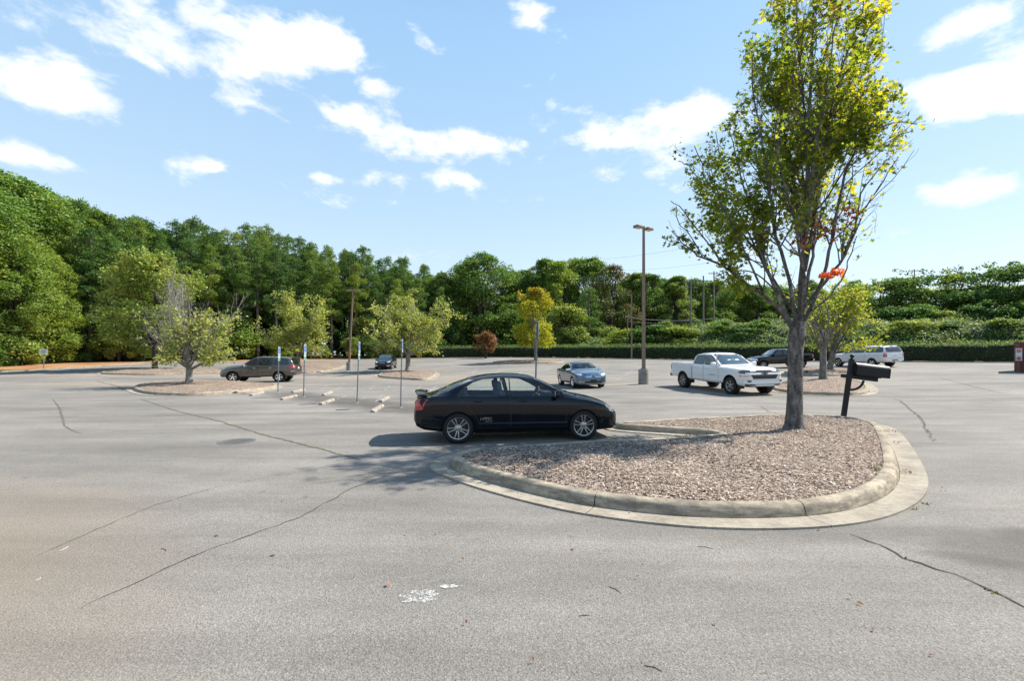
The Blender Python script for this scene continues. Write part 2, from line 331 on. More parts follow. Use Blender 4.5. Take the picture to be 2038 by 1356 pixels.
M['darklamp'] = simple('smoked lamp', (.07, .08, .09), .1, .4, coat=1); M['plate'] = simple('plate', (.62, .62, .6), .4)
M['bronze'] = simple('bronze painted steel', (.21, .145, .105), .55, .2, var=.12, scale=3); M['lens'] = simple('frosted lamp lens', (.55, .5, .42), .3)
M['galv'] = simple('galvanised steel', (.20, .215, .24), .55, .5, var=.2, scale=12); M['white'] = simple('white sign face', (.42, .47, .47), .5); M['signblue'] = simple('sign blue', (.02, .12, .42), .5); M['signgreen'] = simple('sign green', (.04, .30, .20), .5)
M['signred'] = simple('sign red', (.55, .05, .035), .5); M['blackpaint'] = simple('black mailbox paint', (.009, .009, .010), .5, spec=.3, var=.25, scale=5, bump=.1)
M['wood'] = simple('weathered pole wood', (.17, .15, .13), .9, var=.3, scale=2); M['wire'] = simple('overhead wire', (.10, .10, .11), .6)
M['seat'] = simple('grey seat cloth', (.14, .145, .15), .85, var=.1, scale=20); M['beigeseat'] = simple('beige seat leather', (.42, .36, .27), .6); M['dash'] = simple('dark dashboard', (.03, .032, .035), .7)
M['glass'] = glass_mat('clear car glass', (.90, .96, .93)); M['tint'] = simple('dark privacy glass', (.010, .012, .016), .03, coat=1); M['midtint'] = glass_mat('tinted car glass', (.30, .36, .36), .07)
M['shield'] = simple('windscreen over a dark cabin', (.035, .065, .085), .03, coat=1)
# ------------------------------------------------------------------ terrain
TP = np.array([(-10, 3, 0), (-4, 6, 0), (4, 4, 0), (10, 6, 0), (0, 10, 0), (-8, 12, 0), (6, 11, 0), (-20, 10, 0), (20, 8, .05), (-4, 16, 0), (-12, 23.5, 0), (0, -12, 0), (-30, -12, 0), (30, -12, 0), (12, 14, .05), (-30, 20, 0),
    (-18.7, 33.9, .03), (4.1, 27.1, .12), (10.4, 22.7, .18), (26, 44.7, .81), (32, 41.5, 1.05), (-14.6, 52.9, .59), (7.6, 26, .25), (-17.3, 48, .45), (47, 46, 1.37), (25.8, 61.5, 1.59), (-2, 82, 2.03), (-37, 48, .62), (-50, 44, .4),
    (-54, 54, .95), (18, 19, .22), (33, 30, .8), (-30, 73, 1.5), (3, 62, 1.28), (60, 30, 1.2), (-70, 40, .4), (-80, 5, 0), (80, 5, .5), (-20.5, 28.8, .04), (40, 75, 2.4), (-60, 80, 1.8)], float)
def _tps():
    X = TP[:, :2] / 30; n = len(X); d = np.linalg.norm(X[:, None] - X[None], axis=2)
    K = np.where(d > 0, d * d * np.log(d + 1e-12), 0) + np.eye(n) * .004
    P = np.c_[np.ones(n), X]; A = np.block([[K, P], [P.T, np.zeros((3, 3))]])
    return X, np.linalg.solve(A, np.r_[TP[:, 2], 0, 0, 0])
_TX, _TW = _tps()
def Hh(x, y):
    x = np.clip(np.asarray(x, float), -85, 85); y = np.clip(np.asarray(y, float), -20, 100)
    q = np.stack([x, y], -1) / 30; d = np.linalg.norm(q[..., None, :] - _TX, axis=-1)
    k = np.where(d > 0, d * d * np.log(d + 1e-12), 0)
    return k @ _TW[:-3] + _TW[-3] + q @ _TW[-2:]
def H(x, y): return float(Hh(x, y))
def at(px, py, dz=0):
    """the ground point that the photograph shows at a pixel"""
    u, w = (px - 1019) / FPX, (HPX - py) / FPX
    ys = np.arange(1.5, 110, .05); zr = CAMZ + w * ys; zg = Hh(u * ys, ys) + dz
    i = int(np.argmax(zr <= zg)) if (zr <= zg).any() else len(ys) - 1
    y = ys[i]
    return Vector((u * y, y, float(zg[i])))
def X_at(px, Y): return (px - 1019) / FPX * Y
def drape(name, xs, rows, mat, dz, kind='structure'):
    """grid sheet: for every x in xs a list rows(x) of y"""
    V = []; ny = None
    for x in xs:
        ys = rows(x); ny = len(ys)
        z = Hh(np.full(ny, x), ys) + dz; V += list(zip([x] * ny, ys, z))
    F = [(i * ny + j, (i + 1) * ny + j, (i + 1) * ny + j + 1, i * ny + j + 1) for i in range(len(xs) - 1) for j in range(ny - 1)]
    o = raw(name, V, F, mat, smooth=180); o['kind'] = kind; return o
EDGE = [(-300, 40), (-75, 41), (X_at(0, 44.5), 44.5), (X_at(72, 46.5), 46.5), (X_at(110, 53), 53), (X_at(300, 60), 60), (X_at(450, 66), 66), (X_at(600, 71), 71), (X_at(750, 76), 76), (X_at(860, 79.5), 79.5), (X_at(990, 80), 80), (X_at(1400, 60), 60), (X_at(1960, 44.6), 44.6), (75, 30), (300, 20)]
def lot_edge(x): return float(np.interp(x, [p[0] for p in EDGE], [p[1] for p in EDGE]))
# the wide ground under everything: red clay and leaf litter
def ground_mat():
    m, nt, o = new_mat('clay and leaf litter'); b = principled(nt, o, rough=.95, spec=.15)
    c = ramp(nt, noise(nt, .35, 6, .65), [(.3, (.16, .10, .055)), (.5, (.36, .19, .09)), (.7, (.40, .26, .14))])
    c = mix(nt, .5, c, ramp(nt, noise(nt, 6, 5, .7), [(.35, (.6, .55, .5)), (.65, (1.15, 1.1, 1.05))]), 'MULTIPLY')
    nt.links.new(c, b.inputs['Base Color']); return m
gx = np.concatenate([np.linspace(-1500, -100, 8), np.linspace(-90, 90, 73), np.linspace(100, 1500, 8)])
gy = np.concatenate([np.linspace(-600, -30, 6), np.linspace(-25, 105, 53), np.linspace(120, 2000, 9)])
drape('ground', gx, lambda x: gy, ground_mat(), -.03)
t_ = np.linspace(0, 1, 70) ** .8
drape('parking_lot', np.arange(-85, 86, 1.25), lambda x: -20 + (lot_edge(x) + 20) * t_, M['asphalt'], 0)

def line_strip(name, pts, w, mat, dz=.005, parent=None, jitter=0, taper=False, dens=.25):
    """a flat ribbon on the ground along world xy points"""
    P = [Vector((p[0], p[1])) for p in pts]; Q = []
    for a, b in zip(P[:-1], P[1:]):
        n = max(1, int((b - a).length / dens))
        for i in range(n): Q.append(a.lerp(b, i / n))
    Q.append(P[-1]); V, F = [], []
    for i, q in enumerate(Q):
        d = (Q[min(i + 1, len(Q) - 1)] - Q[max(i - 1, 0)]).normalized(); nrm = Vector((-d.y, d.x))
        if jitter: q = q + nrm * rnd.uniform(-jitter, jitter)
        ww = w * (rnd.uniform(.5, 1.4) if jitter else 1) * (.25 + .75 * math.sin(math.pi * min(1, max(0, (i + .5) / len(Q)))) ** .4 if taper else 1)
        for s in (-.5, .5):
            v = q + nrm * s * ww; V.append((v.x, v.y, H(v.x, v.y) + dz))
        if i: F.append((2 * i - 2, 2 * i, 2 * i + 1, 2 * i - 1))
    return raw(name, V, F, mat, parent)
def crack(px, w, mat='crack', jit=.02, dz=.006):
    o = line_strip('pavement_crack', [at(*p).xy for p in px], w, M[mat], dz, jitter=jit, taper=True, dens=.09 if w < .04 else .16); o['kind'] = 'structure'; return o
crack([(160, 1215), (350, 1125), (480, 1075), (600, 1030), (700, 975), (760, 955)], .012)
crack([(70, 1110), (300, 1010), (420, 975), (540, 950), (640, 936)], .010, 'sealed', .015, .007)
crack([(280, 795), (350, 818), (440, 840), (520, 865), (640, 895), (720, 918)], .075, 'sealed', .03, .007)
crack([(190, 758), (230, 768), (262, 781)], .09, 'sealed', .05, .008)
crack([(240, 755), (190, 748)], .08, 'sealed', .05, .009)
crack([(105, 795), (118, 812), (130, 850), (160, 865)], .03, 'sealed', .03, .009)
crack([(1690, 1068), (1770, 1095), (1800, 1115), (1900, 1150), (2000, 1195), (2060, 1225)], .022)
crack([(1745, 788), (1790, 797), (1830, 830), (1850, 865), (1860, 880)], .03, 'crack', .05)
crack([(1740, 789), (1900, 797), (2060, 800)], .028, 'crack', .02, .008)
crack([(1870, 752), (1930, 768), (2000, 785)], .03, 'crack', .04, .010)
crack([(1515, 810), (1530, 820), (1560, 828)], .02, 'crack', .03)
crack([(600, 838), (760, 830), (830, 838)], .03, 'stripe', .01, .009)
crack([(640, 935), (740, 940), (820, 936)], .012, 'crack', .015, .012)
for k in range(8):   # fine random cracks in the far field
    a = Vector((rnd.uniform(-14, 18), rnd.uniform(24, 44)));
    p = [a]
    for i in range(5): p.append(p[-1] + Vector((rnd.uniform(.8, 2.5), rnd.uniform(-.5, .5))))
    line_strip('pavement_crack', p, .04, M['crack'], .0065 + k * .0006, jitter=.04, taper=True)['kind'] = 'structure'
# parking stripes in the middle bays
STR = []
for i in range(9):
    x = 640 + i * 31; STR.append(((x, 776 + i * .3), (x + 12, 768 + i * .3)))
STR += [((748, 800), (763, 786)), ((718, 797), (730, 789)), ((880, 800), (900, 787)), ((668, 797), (690, 789))]
STR += [((1220, 760), (1260, 738)), ((1180, 742), (1215, 728)), ((1330, 745), (1352, 730)), ((940, 744), (950, 733)), ((985, 746), (994, 735)), ((1032, 748), (1040, 736))]
STR += [((130, 734), (144, 729)), ((190, 733), (202, 728)), ((252, 732), (262, 727)), ((860, 792), (1000, 770))]
for a, b in STR:
    pa, pb = at(*a), at(*b); o = line_strip('parking_stripe', [pa.xy, pb.xy], .10, M['stripe'], .011, dens=.6); o['kind'] = 'structure'
def splat(name, px, py, rx, ry, mat, dz):
    c = at(px, py); V = [(c.x, c.y, H(c.x, c.y) + dz)]; n = 26
    for i in range(n):
        a = 2 * math.pi * i / n; k = rnd.uniform(.55, 1.15); V.append((c.x + rx * k * math.cos(a), c.y + ry * k * math.sin(a), c.z + dz))
    o = raw(name, V, [(0, i + 1, (i + 1) % n + 1) for i in range(n)], M[mat]); o['kind'] = 'structure'; return o
splat('paint_mark', 838, 1196, .16, .11, 'splat', .006); splat('paint_mark', 900, 1170, .14, .03, 'stripe', .006); splat('paint_mark', 457, 1138, .055, .045, 'bluepaint', .006)
splat('oil_spot', 542, 1110, .025, .022, 'crack', .006); splat('oil_spot', 430, 1072, .02, .02, 'crack', .006)
bm = bmesh.new(); c = at(471, 880); lathe_bm(bm, [(.36, -.02), (.36, .006), (.30, .008), (.29, .004), (.02, .005)], 28)
for k in range(5): box_bm(bm, (0, -.2 + k * .1, .006), (.4, .03, .006))
o = bm_obj('manhole_cover', bm, M['iron']); o.location = c; tag(o, 'round grey manhole cover set in the asphalt', 'manhole cover')

# kerbs and verges round the lot
def edge_kerb(x0, x1, name='kerb'):
    xs = np.arange(x0, x1 + .01, 1.0); pr = [(0, -.02), (.03, .13), (.16, .13), (.17, -.02)]; V = []; n = len(pr)
    for x in xs:
        y = lot_edge(x); z = H(x, y)
        for d, h in pr: V.append((x, y + d, z + h))
    F = [(i * n + j, (i + 1) * n + j, (i + 1) * n + j + 1, i * n + j + 1) for i in range(len(xs) - 1) for j in range(n - 1)]
    o = raw(name, V, F, M['concrete']); o['kind'] = 'structure'; return o
edge_kerb(-70, -40.5); edge_kerb(-26, 70)

# ------------------------------------------------------------------ planting islands
def smooth_loop(P, it=2):
    P = [Vector((p[0], p[1])) for p in P]
    for _ in range(it):
        Q = []
        for a, b in zip(P, P[1:] + P[:1]): Q += [a.lerp(b, .25), a.lerp(b, .75)]
        P = Q
    return P
def resample(P, step):
    L = [0]
    for a, b in zip(P, P[1:] + P[:1]): L.append(L[-1] + (b - a).length)
    n = max(8, int(L[-1] / step)); out = []; k = 0; PP = P + P[:1]
    for i in range(n):
        s = L[-1] * i / n
        while L[k + 1] < s: k += 1
        out.append(PP[k].lerp(PP[k + 1], (s - L[k]) / max(1e-9, L[k + 1] - L[k])))
    return out
def area(P): return .5 * sum(a.x * b.y - b.x * a.y for a, b in zip(P, P[1:] + P[:1]))
def inside(P, x, y):
    c = False; n = len(P); j = n - 1
    for i in range(n):
        if (P[i].y > y) != (P[j].y > y) and x < (P[j].x - P[i].x) * (y - P[i].y) / (P[j].y - P[i].y) + P[i].x: c = not c
        j = i
    return c
def edge_dist(P, x, y):
    p = Vector((x, y)); best = 1e9
    for a, b in zip(P, P[1:] + P[:1]):
        ab = b - a; t = max(0, min(1, (p - a).dot(ab) / max(1e-9, ab.length_squared))); best = min(best, (a + ab * t - p).length)
    return best
ISLANDS = []
def island(label, pts, mound=.12, gutter=.34, seg=3.0, step=.12, it=2, joints=True, nchips=0, gutter_test=None):
    P = smooth_loop(pts, it); P = P if area(P) > 0 else P[::-1]; P = resample(P, step); n = len(P)
    nor = []
    for i in range(n):
        d = (P[(i + 1) % n] - P[i - 1]).normalized(); nor.append(Vector((d.y, -d.x)))     # outward
    c = sum(P, Vector((0, 0))) / n; root = empty('traffic_island', (c.x, c.y, H(c.x, c.y)))
    tag(root, label, 'traffic island', 'kerbed planting islands in the car park')
    off = Vector((-root.location.x, -root.location.y, -root.location.z))
    prof = [(.03, -.03), (.028, .012), (.012, .07), (-.005, .115), (-.03, .142), (-.065, .152), (-.13, .152), (-.165, .14), (-.17, .05)]   # kerb: outward offset, height
    npc = max(3, int(n * step / seg)); gap = .007
    cuts = [int(round(k * n / npc)) for k in range(npc + 1)]
    for a, b in zip(cuts[:-1], cuts[1:]):
        V, F = [], []; m = len(prof); idx = list(range(a, b + 1))
        for q, i in enumerate(idx):
            p, nr = P[i % n], nor[i % n]; t = (P[(i + 1) % n] - P[i - 1]).normalized()
            sh = gap if q == 0 else (-gap if q == len(idx) - 1 else 0)
            for d, h in prof:
                v = p + nr * d + t * sh; V.append(Vector((v.x, v.y, H(p.x, p.y) + h)) + off)
        for q in range(len(idx) - 1):
            for j in range(m - 1): F.append((q * m + j, q * m + j + 1, (q + 1) * m + j + 1, (q + 1) * m + j))
        F.append(tuple(range(m))); F.append(tuple(range((len(idx) - 1) * m, len(idx) * m))[::-1])
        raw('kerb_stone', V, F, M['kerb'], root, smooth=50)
    # dark joint backing
    V, F = [], []
    for i in range(n):
        for d, h in ((-.01, -.02), (-.04, .12), (-.15, .13)):
            v = P[i] + nor[i] * d; V.append(Vector((v.x, v.y, H(P[i].x, P[i].y) + h)) + off)
    for i in range(n):
        j = (i + 1) % n
        for k in range(2): F.append((3 * i + k, 3 * i + k + 1, 3 * j + k + 1, 3 * j + k))
    raw('kerb_core', V, F, M['crack'], root)
    if gutter:
        for a, b in zip(cuts[:-1], cuts[1:]):
            V, F = [], []
            gp = [(.032, .014), (.10, .008), (gutter * .75, .016), (gutter, .022), (gutter + .004, -.02)]; m = len(gp); idx = list(range(a, b + 1)); ok = []
            for q, i in enumerate(idx):
                p, nr = P[i % n], nor[i % n]; t = (P[(i + 1) % n] - P[i - 1]).normalized(); sh = .004 if q == 0 else (-.004 if q == len(idx) - 1 else 0)
                ok.append(gutter_test is None or gutter_test(p.x, p.y))
                for d, h in gp:
                    v = p + nr * d + t * sh; V.append(Vector((v.x, v.y, H(v.x, v.y) + h)) + off)
            for q in range(len(idx) - 1):
                if ok[q] and ok[q + 1]:
                    for j in range(m - 1): F.append((q * m + j, q * m + j + 1, (q + 1) * m + j + 1, (q + 1) * m + j))
            if F: raw('gutter', V, F, M['concrete'], root, smooth=40)
    # mulch bed: rings shrinking to a medial height field
    IN = [P[i] - nor[i] * .15 for i in range(n)]
    x0, x1 = min(p.x for p in IN), max(p.x for p in IN); y0, y1 = min(p.y for p in IN), max(p.y for p in IN)
    def mz(x, y):
        d = edge_dist(IN, x, y); return H(x, y) + .115 + mound * (1 - math.exp(-d / .7)) + .03 * math.sin(x * 2.3 + y * 1.7) * min(1, d) + .02 * math.sin(x * 5.1 - y * 4.3) * min(1, d)
    bmm = bmesh.new(); vs = [bmm.verts.new((p.x, p.y, 0)) for p in IN]; bmm.faces.new(vs)
    st = .25 if (x1 - x0) < 9 else .45
    if nchips: st = .22
    for k in range(1, int((x1 - x0) / st) + 1): bmesh.ops.bisect_plane(bmm, geom=bmm.verts[:] + bmm.edges[:] + bmm.faces[:], plane_co=(x0 + k * st, 0, 0), plane_no=(1, 0, 0))
    for k in range(1, int((y1 - y0) / st) + 1): bmesh.ops.bisect_plane(bmm, geom=bmm.verts[:] + bmm.edges[:] + bmm.faces[:], plane_co=(0, y0 + k * st, 0), plane_no=(0, 1, 0))
    for v in bmm.verts: v.co = Vector((v.co.x, v.co.y, mz(v.co.x, v.co.y))) + off
    for f in bmm.faces:
        if f.normal.z < 0: f.normal_flip()
    o = bm_obj('mulch_bed', bmm, M['mulch'], root, 180, recalc=False)
    if nchips:
        rg = np.random.default_rng(len(ISLANDS) + 5); pts = []
        q = rg.uniform((x0, y0), (x1, y1), (nchips * 2, 2)); A_ = np.array([tuple(p) for p in IN]); B_ = np.roll(A_, -1, 0); ins = np.zeros(len(q), bool); dd = np.full(len(q), 1e9)
        for a_, b_ in zip(A_, B_):
            cr = ((a_[1] > q[:, 1]) != (b_[1] > q[:, 1])); ins ^= cr & (q[:, 0] < (b_[0] - a_[0]) * (q[:, 1] - a_[1]) / (b_[1] - a_[1] + 1e-12) + a_[0])
            ab = b_ - a_; t_q = np.clip(((q - a_) @ ab) / max(1e-9, ab @ ab), 0, 1); dd = np.minimum(dd, np.linalg.norm(q - a_ - t_q[:, None] * ab, axis=1))
        q, dd = q[ins][:nchips], dd[ins][:nchips]; m1 = np.minimum(1, dd)
        zz_ = Hh(q[:, 0], q[:, 1]) + .115 + mound * (1 - np.exp(-dd / .7)) + .03 * np.sin(q[:, 0] * 2.3 + q[:, 1] * 1.7) * m1 + .02 * np.sin(q[:, 0] * 5.1 - q[:, 1] * 4.3) * m1
        pts = np.c_[q, zz_]; k = len(pts); a = rg.uniform(0, 2 * np.pi, k); L = rg.lognormal(-4.5, .5, k).clip(.006, .045); Wd = L * rg.uniform(.12, .35, k); tl = rg.normal(0, .2, k); rl = rg.normal(0, .3, k)
        t = np.stack([np.cos(a) * np.cos(tl), np.sin(a) * np.cos(tl), np.sin(tl)], 1); b = np.stack([-np.sin(a) * np.cos(rl), np.cos(a) * np.cos(rl), np.sin(rl)], 1)
        pts[:, 2] += .008 + rg.random(k) * .02; q = pts + np.array(off)
        V = np.stack([q - t * L[:, None] - b * Wd[:, None], q + t * L[:, None] - b * Wd[:, None], q + t * L[:, None] * .9 + b * Wd[:, None], q - t * L[:, None] * .8 + b * Wd[:, None]], 1).reshape(-1, 3)
        link('wood_chips', quads_mesh('wood_chips', V, 4), M['chips'], root)['kind'] = 'stuff'
    ISLANDS.append((IN, mz)); return IN, mz
def pts_px(L, dz=0): return [at(x, y, dz).xy for x, y in L]

# the near island: a blunt teardrop with a bay cut into it where the black sedan is parked
near = [(895, 932), (960, 958), (1130, 1003), (1263, 1022), (1400, 1034), (1560, 1036), (1680, 1022), (1760, 992), (1788, 958), (1783, 922), (1768, 880), (1750, 852), (1700, 842), (1640, 836), (1560, 834), (1450, 839), (1340, 845), (1265, 850)]
NP = [Vector(p) for p in pts_px(near)]
u = Vector((math.cos(R(11)), math.sin(R(11)))); w_ = Vector((-u.y, u.x)); bay0 = Vector((.3, 9.55))
def bay(a, b): return bay0 + u * a + w_ * b
NPS = NP + [Vector((2.72, 11.72)), Vector((2.6, 11.5)), Vector((2.66, 11.2)), Vector((3.4, 10.82)), Vector((4.35, 10.42)), Vector((4.55, 10.0)), Vector((4.45, 9.78)), Vector((4.0, 9.62)), Vector((2.9, 9.28)), Vector((1.39, 8.95)), Vector((.39, 8.62)), Vector((-.5, 8.28)), Vector((-.9, 8.0)), Vector((-1.02, 7.7)), Vector((-.98, 7.45))]
NEAR, NEARZ = island('large mulched island with the tall maple, bay cut out for the black sedan', [tuple(p) for p in NPS], mound=.08, seg=2.3, step=.09, it=2, nchips=75000)
island('long mulched island with a sparse grey-limbed tree in front of the brown SUV', pts_px([(262, 776), (285, 785), (340, 789), (430, 787), (500, 781), (548, 774), (552, 769), (520, 765), (440, 761), (370, 760), (310, 763), (275, 769)]), seg=3, step=.3, nchips=5000)
island('mulched island with the dense dome-shaped tree, far left of the lot', pts_px([(190, 744.5), (230, 746.5), (300, 747.5), (350, 746), (440, 743.5), (560, 741), (560, 737), (440, 736.5), (330, 737), (240, 739)]), seg=4, step=.4)
island('mulched island beside the bronze lamp post behind the brown SUV', pts_px([(590, 744), (640, 743), (688, 731), (680, 726.5), (640, 725.5), (580, 727), (540, 732), (545, 740)]), seg=4, step=.4)
island('mulched island with the round tree next to the dark crossover', pts_px([(748, 751), (790, 755), (850, 758.5), (862, 752), (872, 743), (850, 740), (790, 741), (760, 744)]), seg=3, step=.3, nchips=3000)
island('low mulched island under the yellow and orange tree', pts_px([(968, 722.5), (1030, 724.5), (1110, 724), (1125, 720), (1080, 717.5), (1010, 718.5)]), seg=4, step=.4)
island('mulched island in front of the white pickup nose, behind the tall maple', pts_px([(1535, 778), (1590, 786), (1680, 789), (1722, 787), (1733, 777), (1722, 766), (1690, 758), (1640, 756), (1580, 759), (1540, 766)]), seg=3, step=.25, nchips=4500)
island('mulched island with a forked tree beyond the white pickup nose', pts_px([(1560, 745), (1620, 750), (1690, 748), (1712, 742), (1700, 737), (1650, 735), (1590, 736), (1562, 740)]), seg=3, step=.3, nchips=2500)
# stray leaves caught in the gutter and bay
def leaf_litter(spots, name='fallen_leaves', size=.035):
    rg = np.random.default_rng(3); V = []
    for x, y, r, k, zf in spots:
        for _ in range(k):
            a, d = rg.uniform(0, 6.28), r * math.sqrt(rg.random()); px, py = x + d * math.cos(a), y + d * math.sin(a) * .8; z = zf(px, py) + rg.uniform(.005, .03)
            n = Vector((rg.normal(0, .5), rg.normal(0, .5), 1)).normalized(); t = n.orthogonal().normalized(); t = Matrix.Rotation(rg.uniform(0, 6.28), 3, n) @ t; b = n.cross(t); s = size * rg.uniform(.6, 1.3); p = Vector((px, py, z))
            s *= .55; V += [p - t * s, p - t * s * .2 - b * s * .6, p + t * s, p + t * s * .1 + b * s * .6 + n * s * .2]
    o = link(name, quads_mesh(name, [tuple(v) for v in V], 4), M['deadleaf']); tag(o, 'dry brown leaves caught along the kerb', 'leaves', kind='stuff'); return o
g = lambda x, y: H(x, y) + .02
sp = [(*at(1800, 945).xy, .16, 40, g), (*at(1775, 862).xy, .3, 40, g), (*at(1790, 885).xy, .12, 14, g), (4.1, 10.15, .22, 60, g), (3.7, 10.2, .25, 16, g), (*at(1880, 978).xy, .05, 3, g)]
for _ in range(26): p = at(rnd.uniform(300, 2000), rnd.uniform(860, 1330)); sp.append((p.x, p.y, .04, 1, lambda x, y: H(x, y)))
leaf_litter(sp)
def twig(px0, px1, mat):
    a, b = at(*px0), at(*px1); bm = bmesh.new(); m = a.lerp(b, .5) + Vector((.01, .01, .006)); tube_bm(bm, [a + Vector((0, 0, .003)), m + Vector((0, 0, -.002)), b + Vector((0, 0, .003))], [.002, .0028, .0015], 5)
    o = bm_obj('twig', bm, mat); return o
M['twig'] = simple('dry twig', (.13, .075, .05), .9); M['paleband'] = simple('bleached stick', (.62, .48, .38), .8)
for i, (a, b, m, lb) in enumerate([((1388, 1092), (1419, 1097), 'twig', 'thin brown twig on the asphalt near the kerb'), ((1212, 1172), (1236, 1186), 'twig', 'short dark twig lying below the first twig'), ((1152, 1228), (1174, 1232), 'twig', 'reddish twig on open asphalt'), ((1282, 1338), (1318, 1348), 'twig', 'brown twig at the bottom of the picture'),
                           ((118, 1099), (136, 1090), 'paleband', 'pale bleached stick on the asphalt at left'), ((72, 1160), (80, 1152), 'paleband', 'tiny pale chip of wood on the clay stain'), ((320, 1097), (331, 1098), 'twig', 'tiny dark twig near the blue paint mark')]):
    tag(twig(a, b, M[m]), lb, 'twig', 'twigs and sticks on the asphalt')
# weeds along kerb and crack
def tufts(name, spots, label, blades=26, h=.07, mat='grass', r=.07):
    rg = np.random.default_rng(11); V = []
    for x, y, z, s in spots:
        for _ in range(int(blades * s)):
            a, d = rg.uniform(0, 6.28), r * s * math.sqrt(rg.random()); p = np.array([x + d * math.cos(a), y + d * math.sin(a), z]); hh = h * s * rg.uniform(.4, 1.2); l = rg.normal(0, .5, 2) * hh; w = .004 + .004 * rg.random(); c, q = math.cos(a * 3), math.sin(a * 3)
            V += [p + (w * c, w * q, 0), p - (w * c, w * q, 0), p + (l[0], l[1], hh)]
    o = link(name, quads_mesh(name, np.array(V), 3), M[mat]); tag(o, label, 'grass', kind='stuff'); return o
ts = []
for px, py, s in [(1560, 858, .8), (1600, 856, .9), (1545, 872, .8), (1575, 880, .7), (1755, 925, 1.0), (1762, 940, .9), (1745, 935, 1.1), (1735, 930, .8), (1460, 996, .6), (1415, 997, .5), (1000, 948, .5), (1130, 985, .4), (1530, 930, .5), (1590, 925, .5), (1500, 868, .6)]:
    p = at(px, py, .14); ts.append((p.x, p.y, NEARZ(p.x, p.y) - .01, s))
for px, py, s in [(1800, 1114, .3), (1965, 1180, .32), (1982, 1187, .38), (1843, 1005, .5), (1820, 1016, .5), (1030, 986, .4)]:
    p = at(px, py); ts.append((p.x, p.y, p.z, s))
tufts('weeds', ts, 'small grass weeds in the mulch and along the kerb')
# the mown grass strip at the far left and the clay verge
gs = []
rg = np.random.default_rng(2)
for _ in range(2600):
    x = rg.uniform(-62, -41); y = lot_edge(x) + .3 + rg.random() * (3.0 if x < -46 else 1.6) ; gs.append((x, y, H(x, y) - .03, .9))
tufts('grass', gs, 'short dry grass strip at the edge of the woods', blades=9, h=.13, r=.22)
# ------------------------------------------------------------------ vehicles
def paint(name, col, metal=0, rough=.35, coat=1, dust=.12):
    m, nt, o = new_mat(name); b = principled(nt, o, col, rough, metal, coat, 0 if max(col) < .03 else .5)
    n = noise(nt, 2.5, 6, .65); d = mix(nt, mth(nt, 'MULTIPLY', ramp(nt, n, [(.4, (0, 0, 0)), (.75, (1, 1, 1))]), dust), col, (.20, .17, .13))
    nt.links.new(d, b.inputs['Base Color'])       # a film of dust
    nt.links.new(ramp(nt, noise(nt, 30, 3), [(.3, (.03, .03, .03)), (.8, (.09, .09, .09))]), b.inputs['Coat Roughness']); return m
M['p_black'] = paint('black car paint', (.004, .006, .010), rough=.3, dust=.015, coat=.7); M['p_brown'] = paint('brown grey metallic paint', (.095, .085, .08), .55, .38); M['p_blue'] = paint('steel blue metallic paint', (.075, .135, .19), .6, .33)
M['p_white'] = paint('white truck paint', (.74, .74, .74), rough=.4); M['p_blacktruck'] = paint('black truck paint', (.005, .005, .006), rough=.3, dust=.03); M['p_dark'] = paint('dark green grey paint', (.015, .018, .018), .4, .32, dust=.05)

def curve(pts, x): return np.interp(x, [p[0] for p in pts], [p[1] for p in pts])
def in_poly(poly, x, y):
    c = False; j = len(poly) - 1
    for i in range(len(poly)):
        if (poly[i][1] > y) != (poly[j][1] > y) and x < (poly[j][0] - poly[i][0]) * (y - poly[i][1]) / (poly[j][1] - poly[i][1]) + poly[i][0]: c = not c
        j = i
    return c
def near_poly(poly, x, y):
    p = Vector((x, y)); best = None
    for i in range(len(poly)):
        a, b = Vector(poly[i - 1]), Vector(poly[i]); ab = b - a; t = max(0, min(1, (p - a).dot(ab) / max(1e-9, ab.length_squared))); q = a + ab * t
        d = (q - p).length
        if best is None or d < best[0]: best = (d, q)
    return best
def round_poly(poly, it=2, k=.18):
    P = [Vector(p) for p in poly]
    for _ in range(it):
        Q = []
        for a, b in zip(P, P[1:] + P[:1]): Q += [a.lerp(b, k), a.lerp(b, 1 - k)]
        P = Q
    return [(p.x, p.y) for p in P]
AX = {'R': lambda a, b: (Vector((a, -4, b)), Vector((0, 1, 0))), 'L': lambda a, b: (Vector((a, 4, b)), Vector((0, -1, 0))),
      'F': lambda a, b: (Vector((6, a, b)), Vector((-1, 0, 0))), 'B': lambda a, b: (Vector((-6, a, b)), Vector((1, 0, 0))), 'T': lambda a, b: (Vector((a, b, 5)), Vector((0, 0, -1)))}
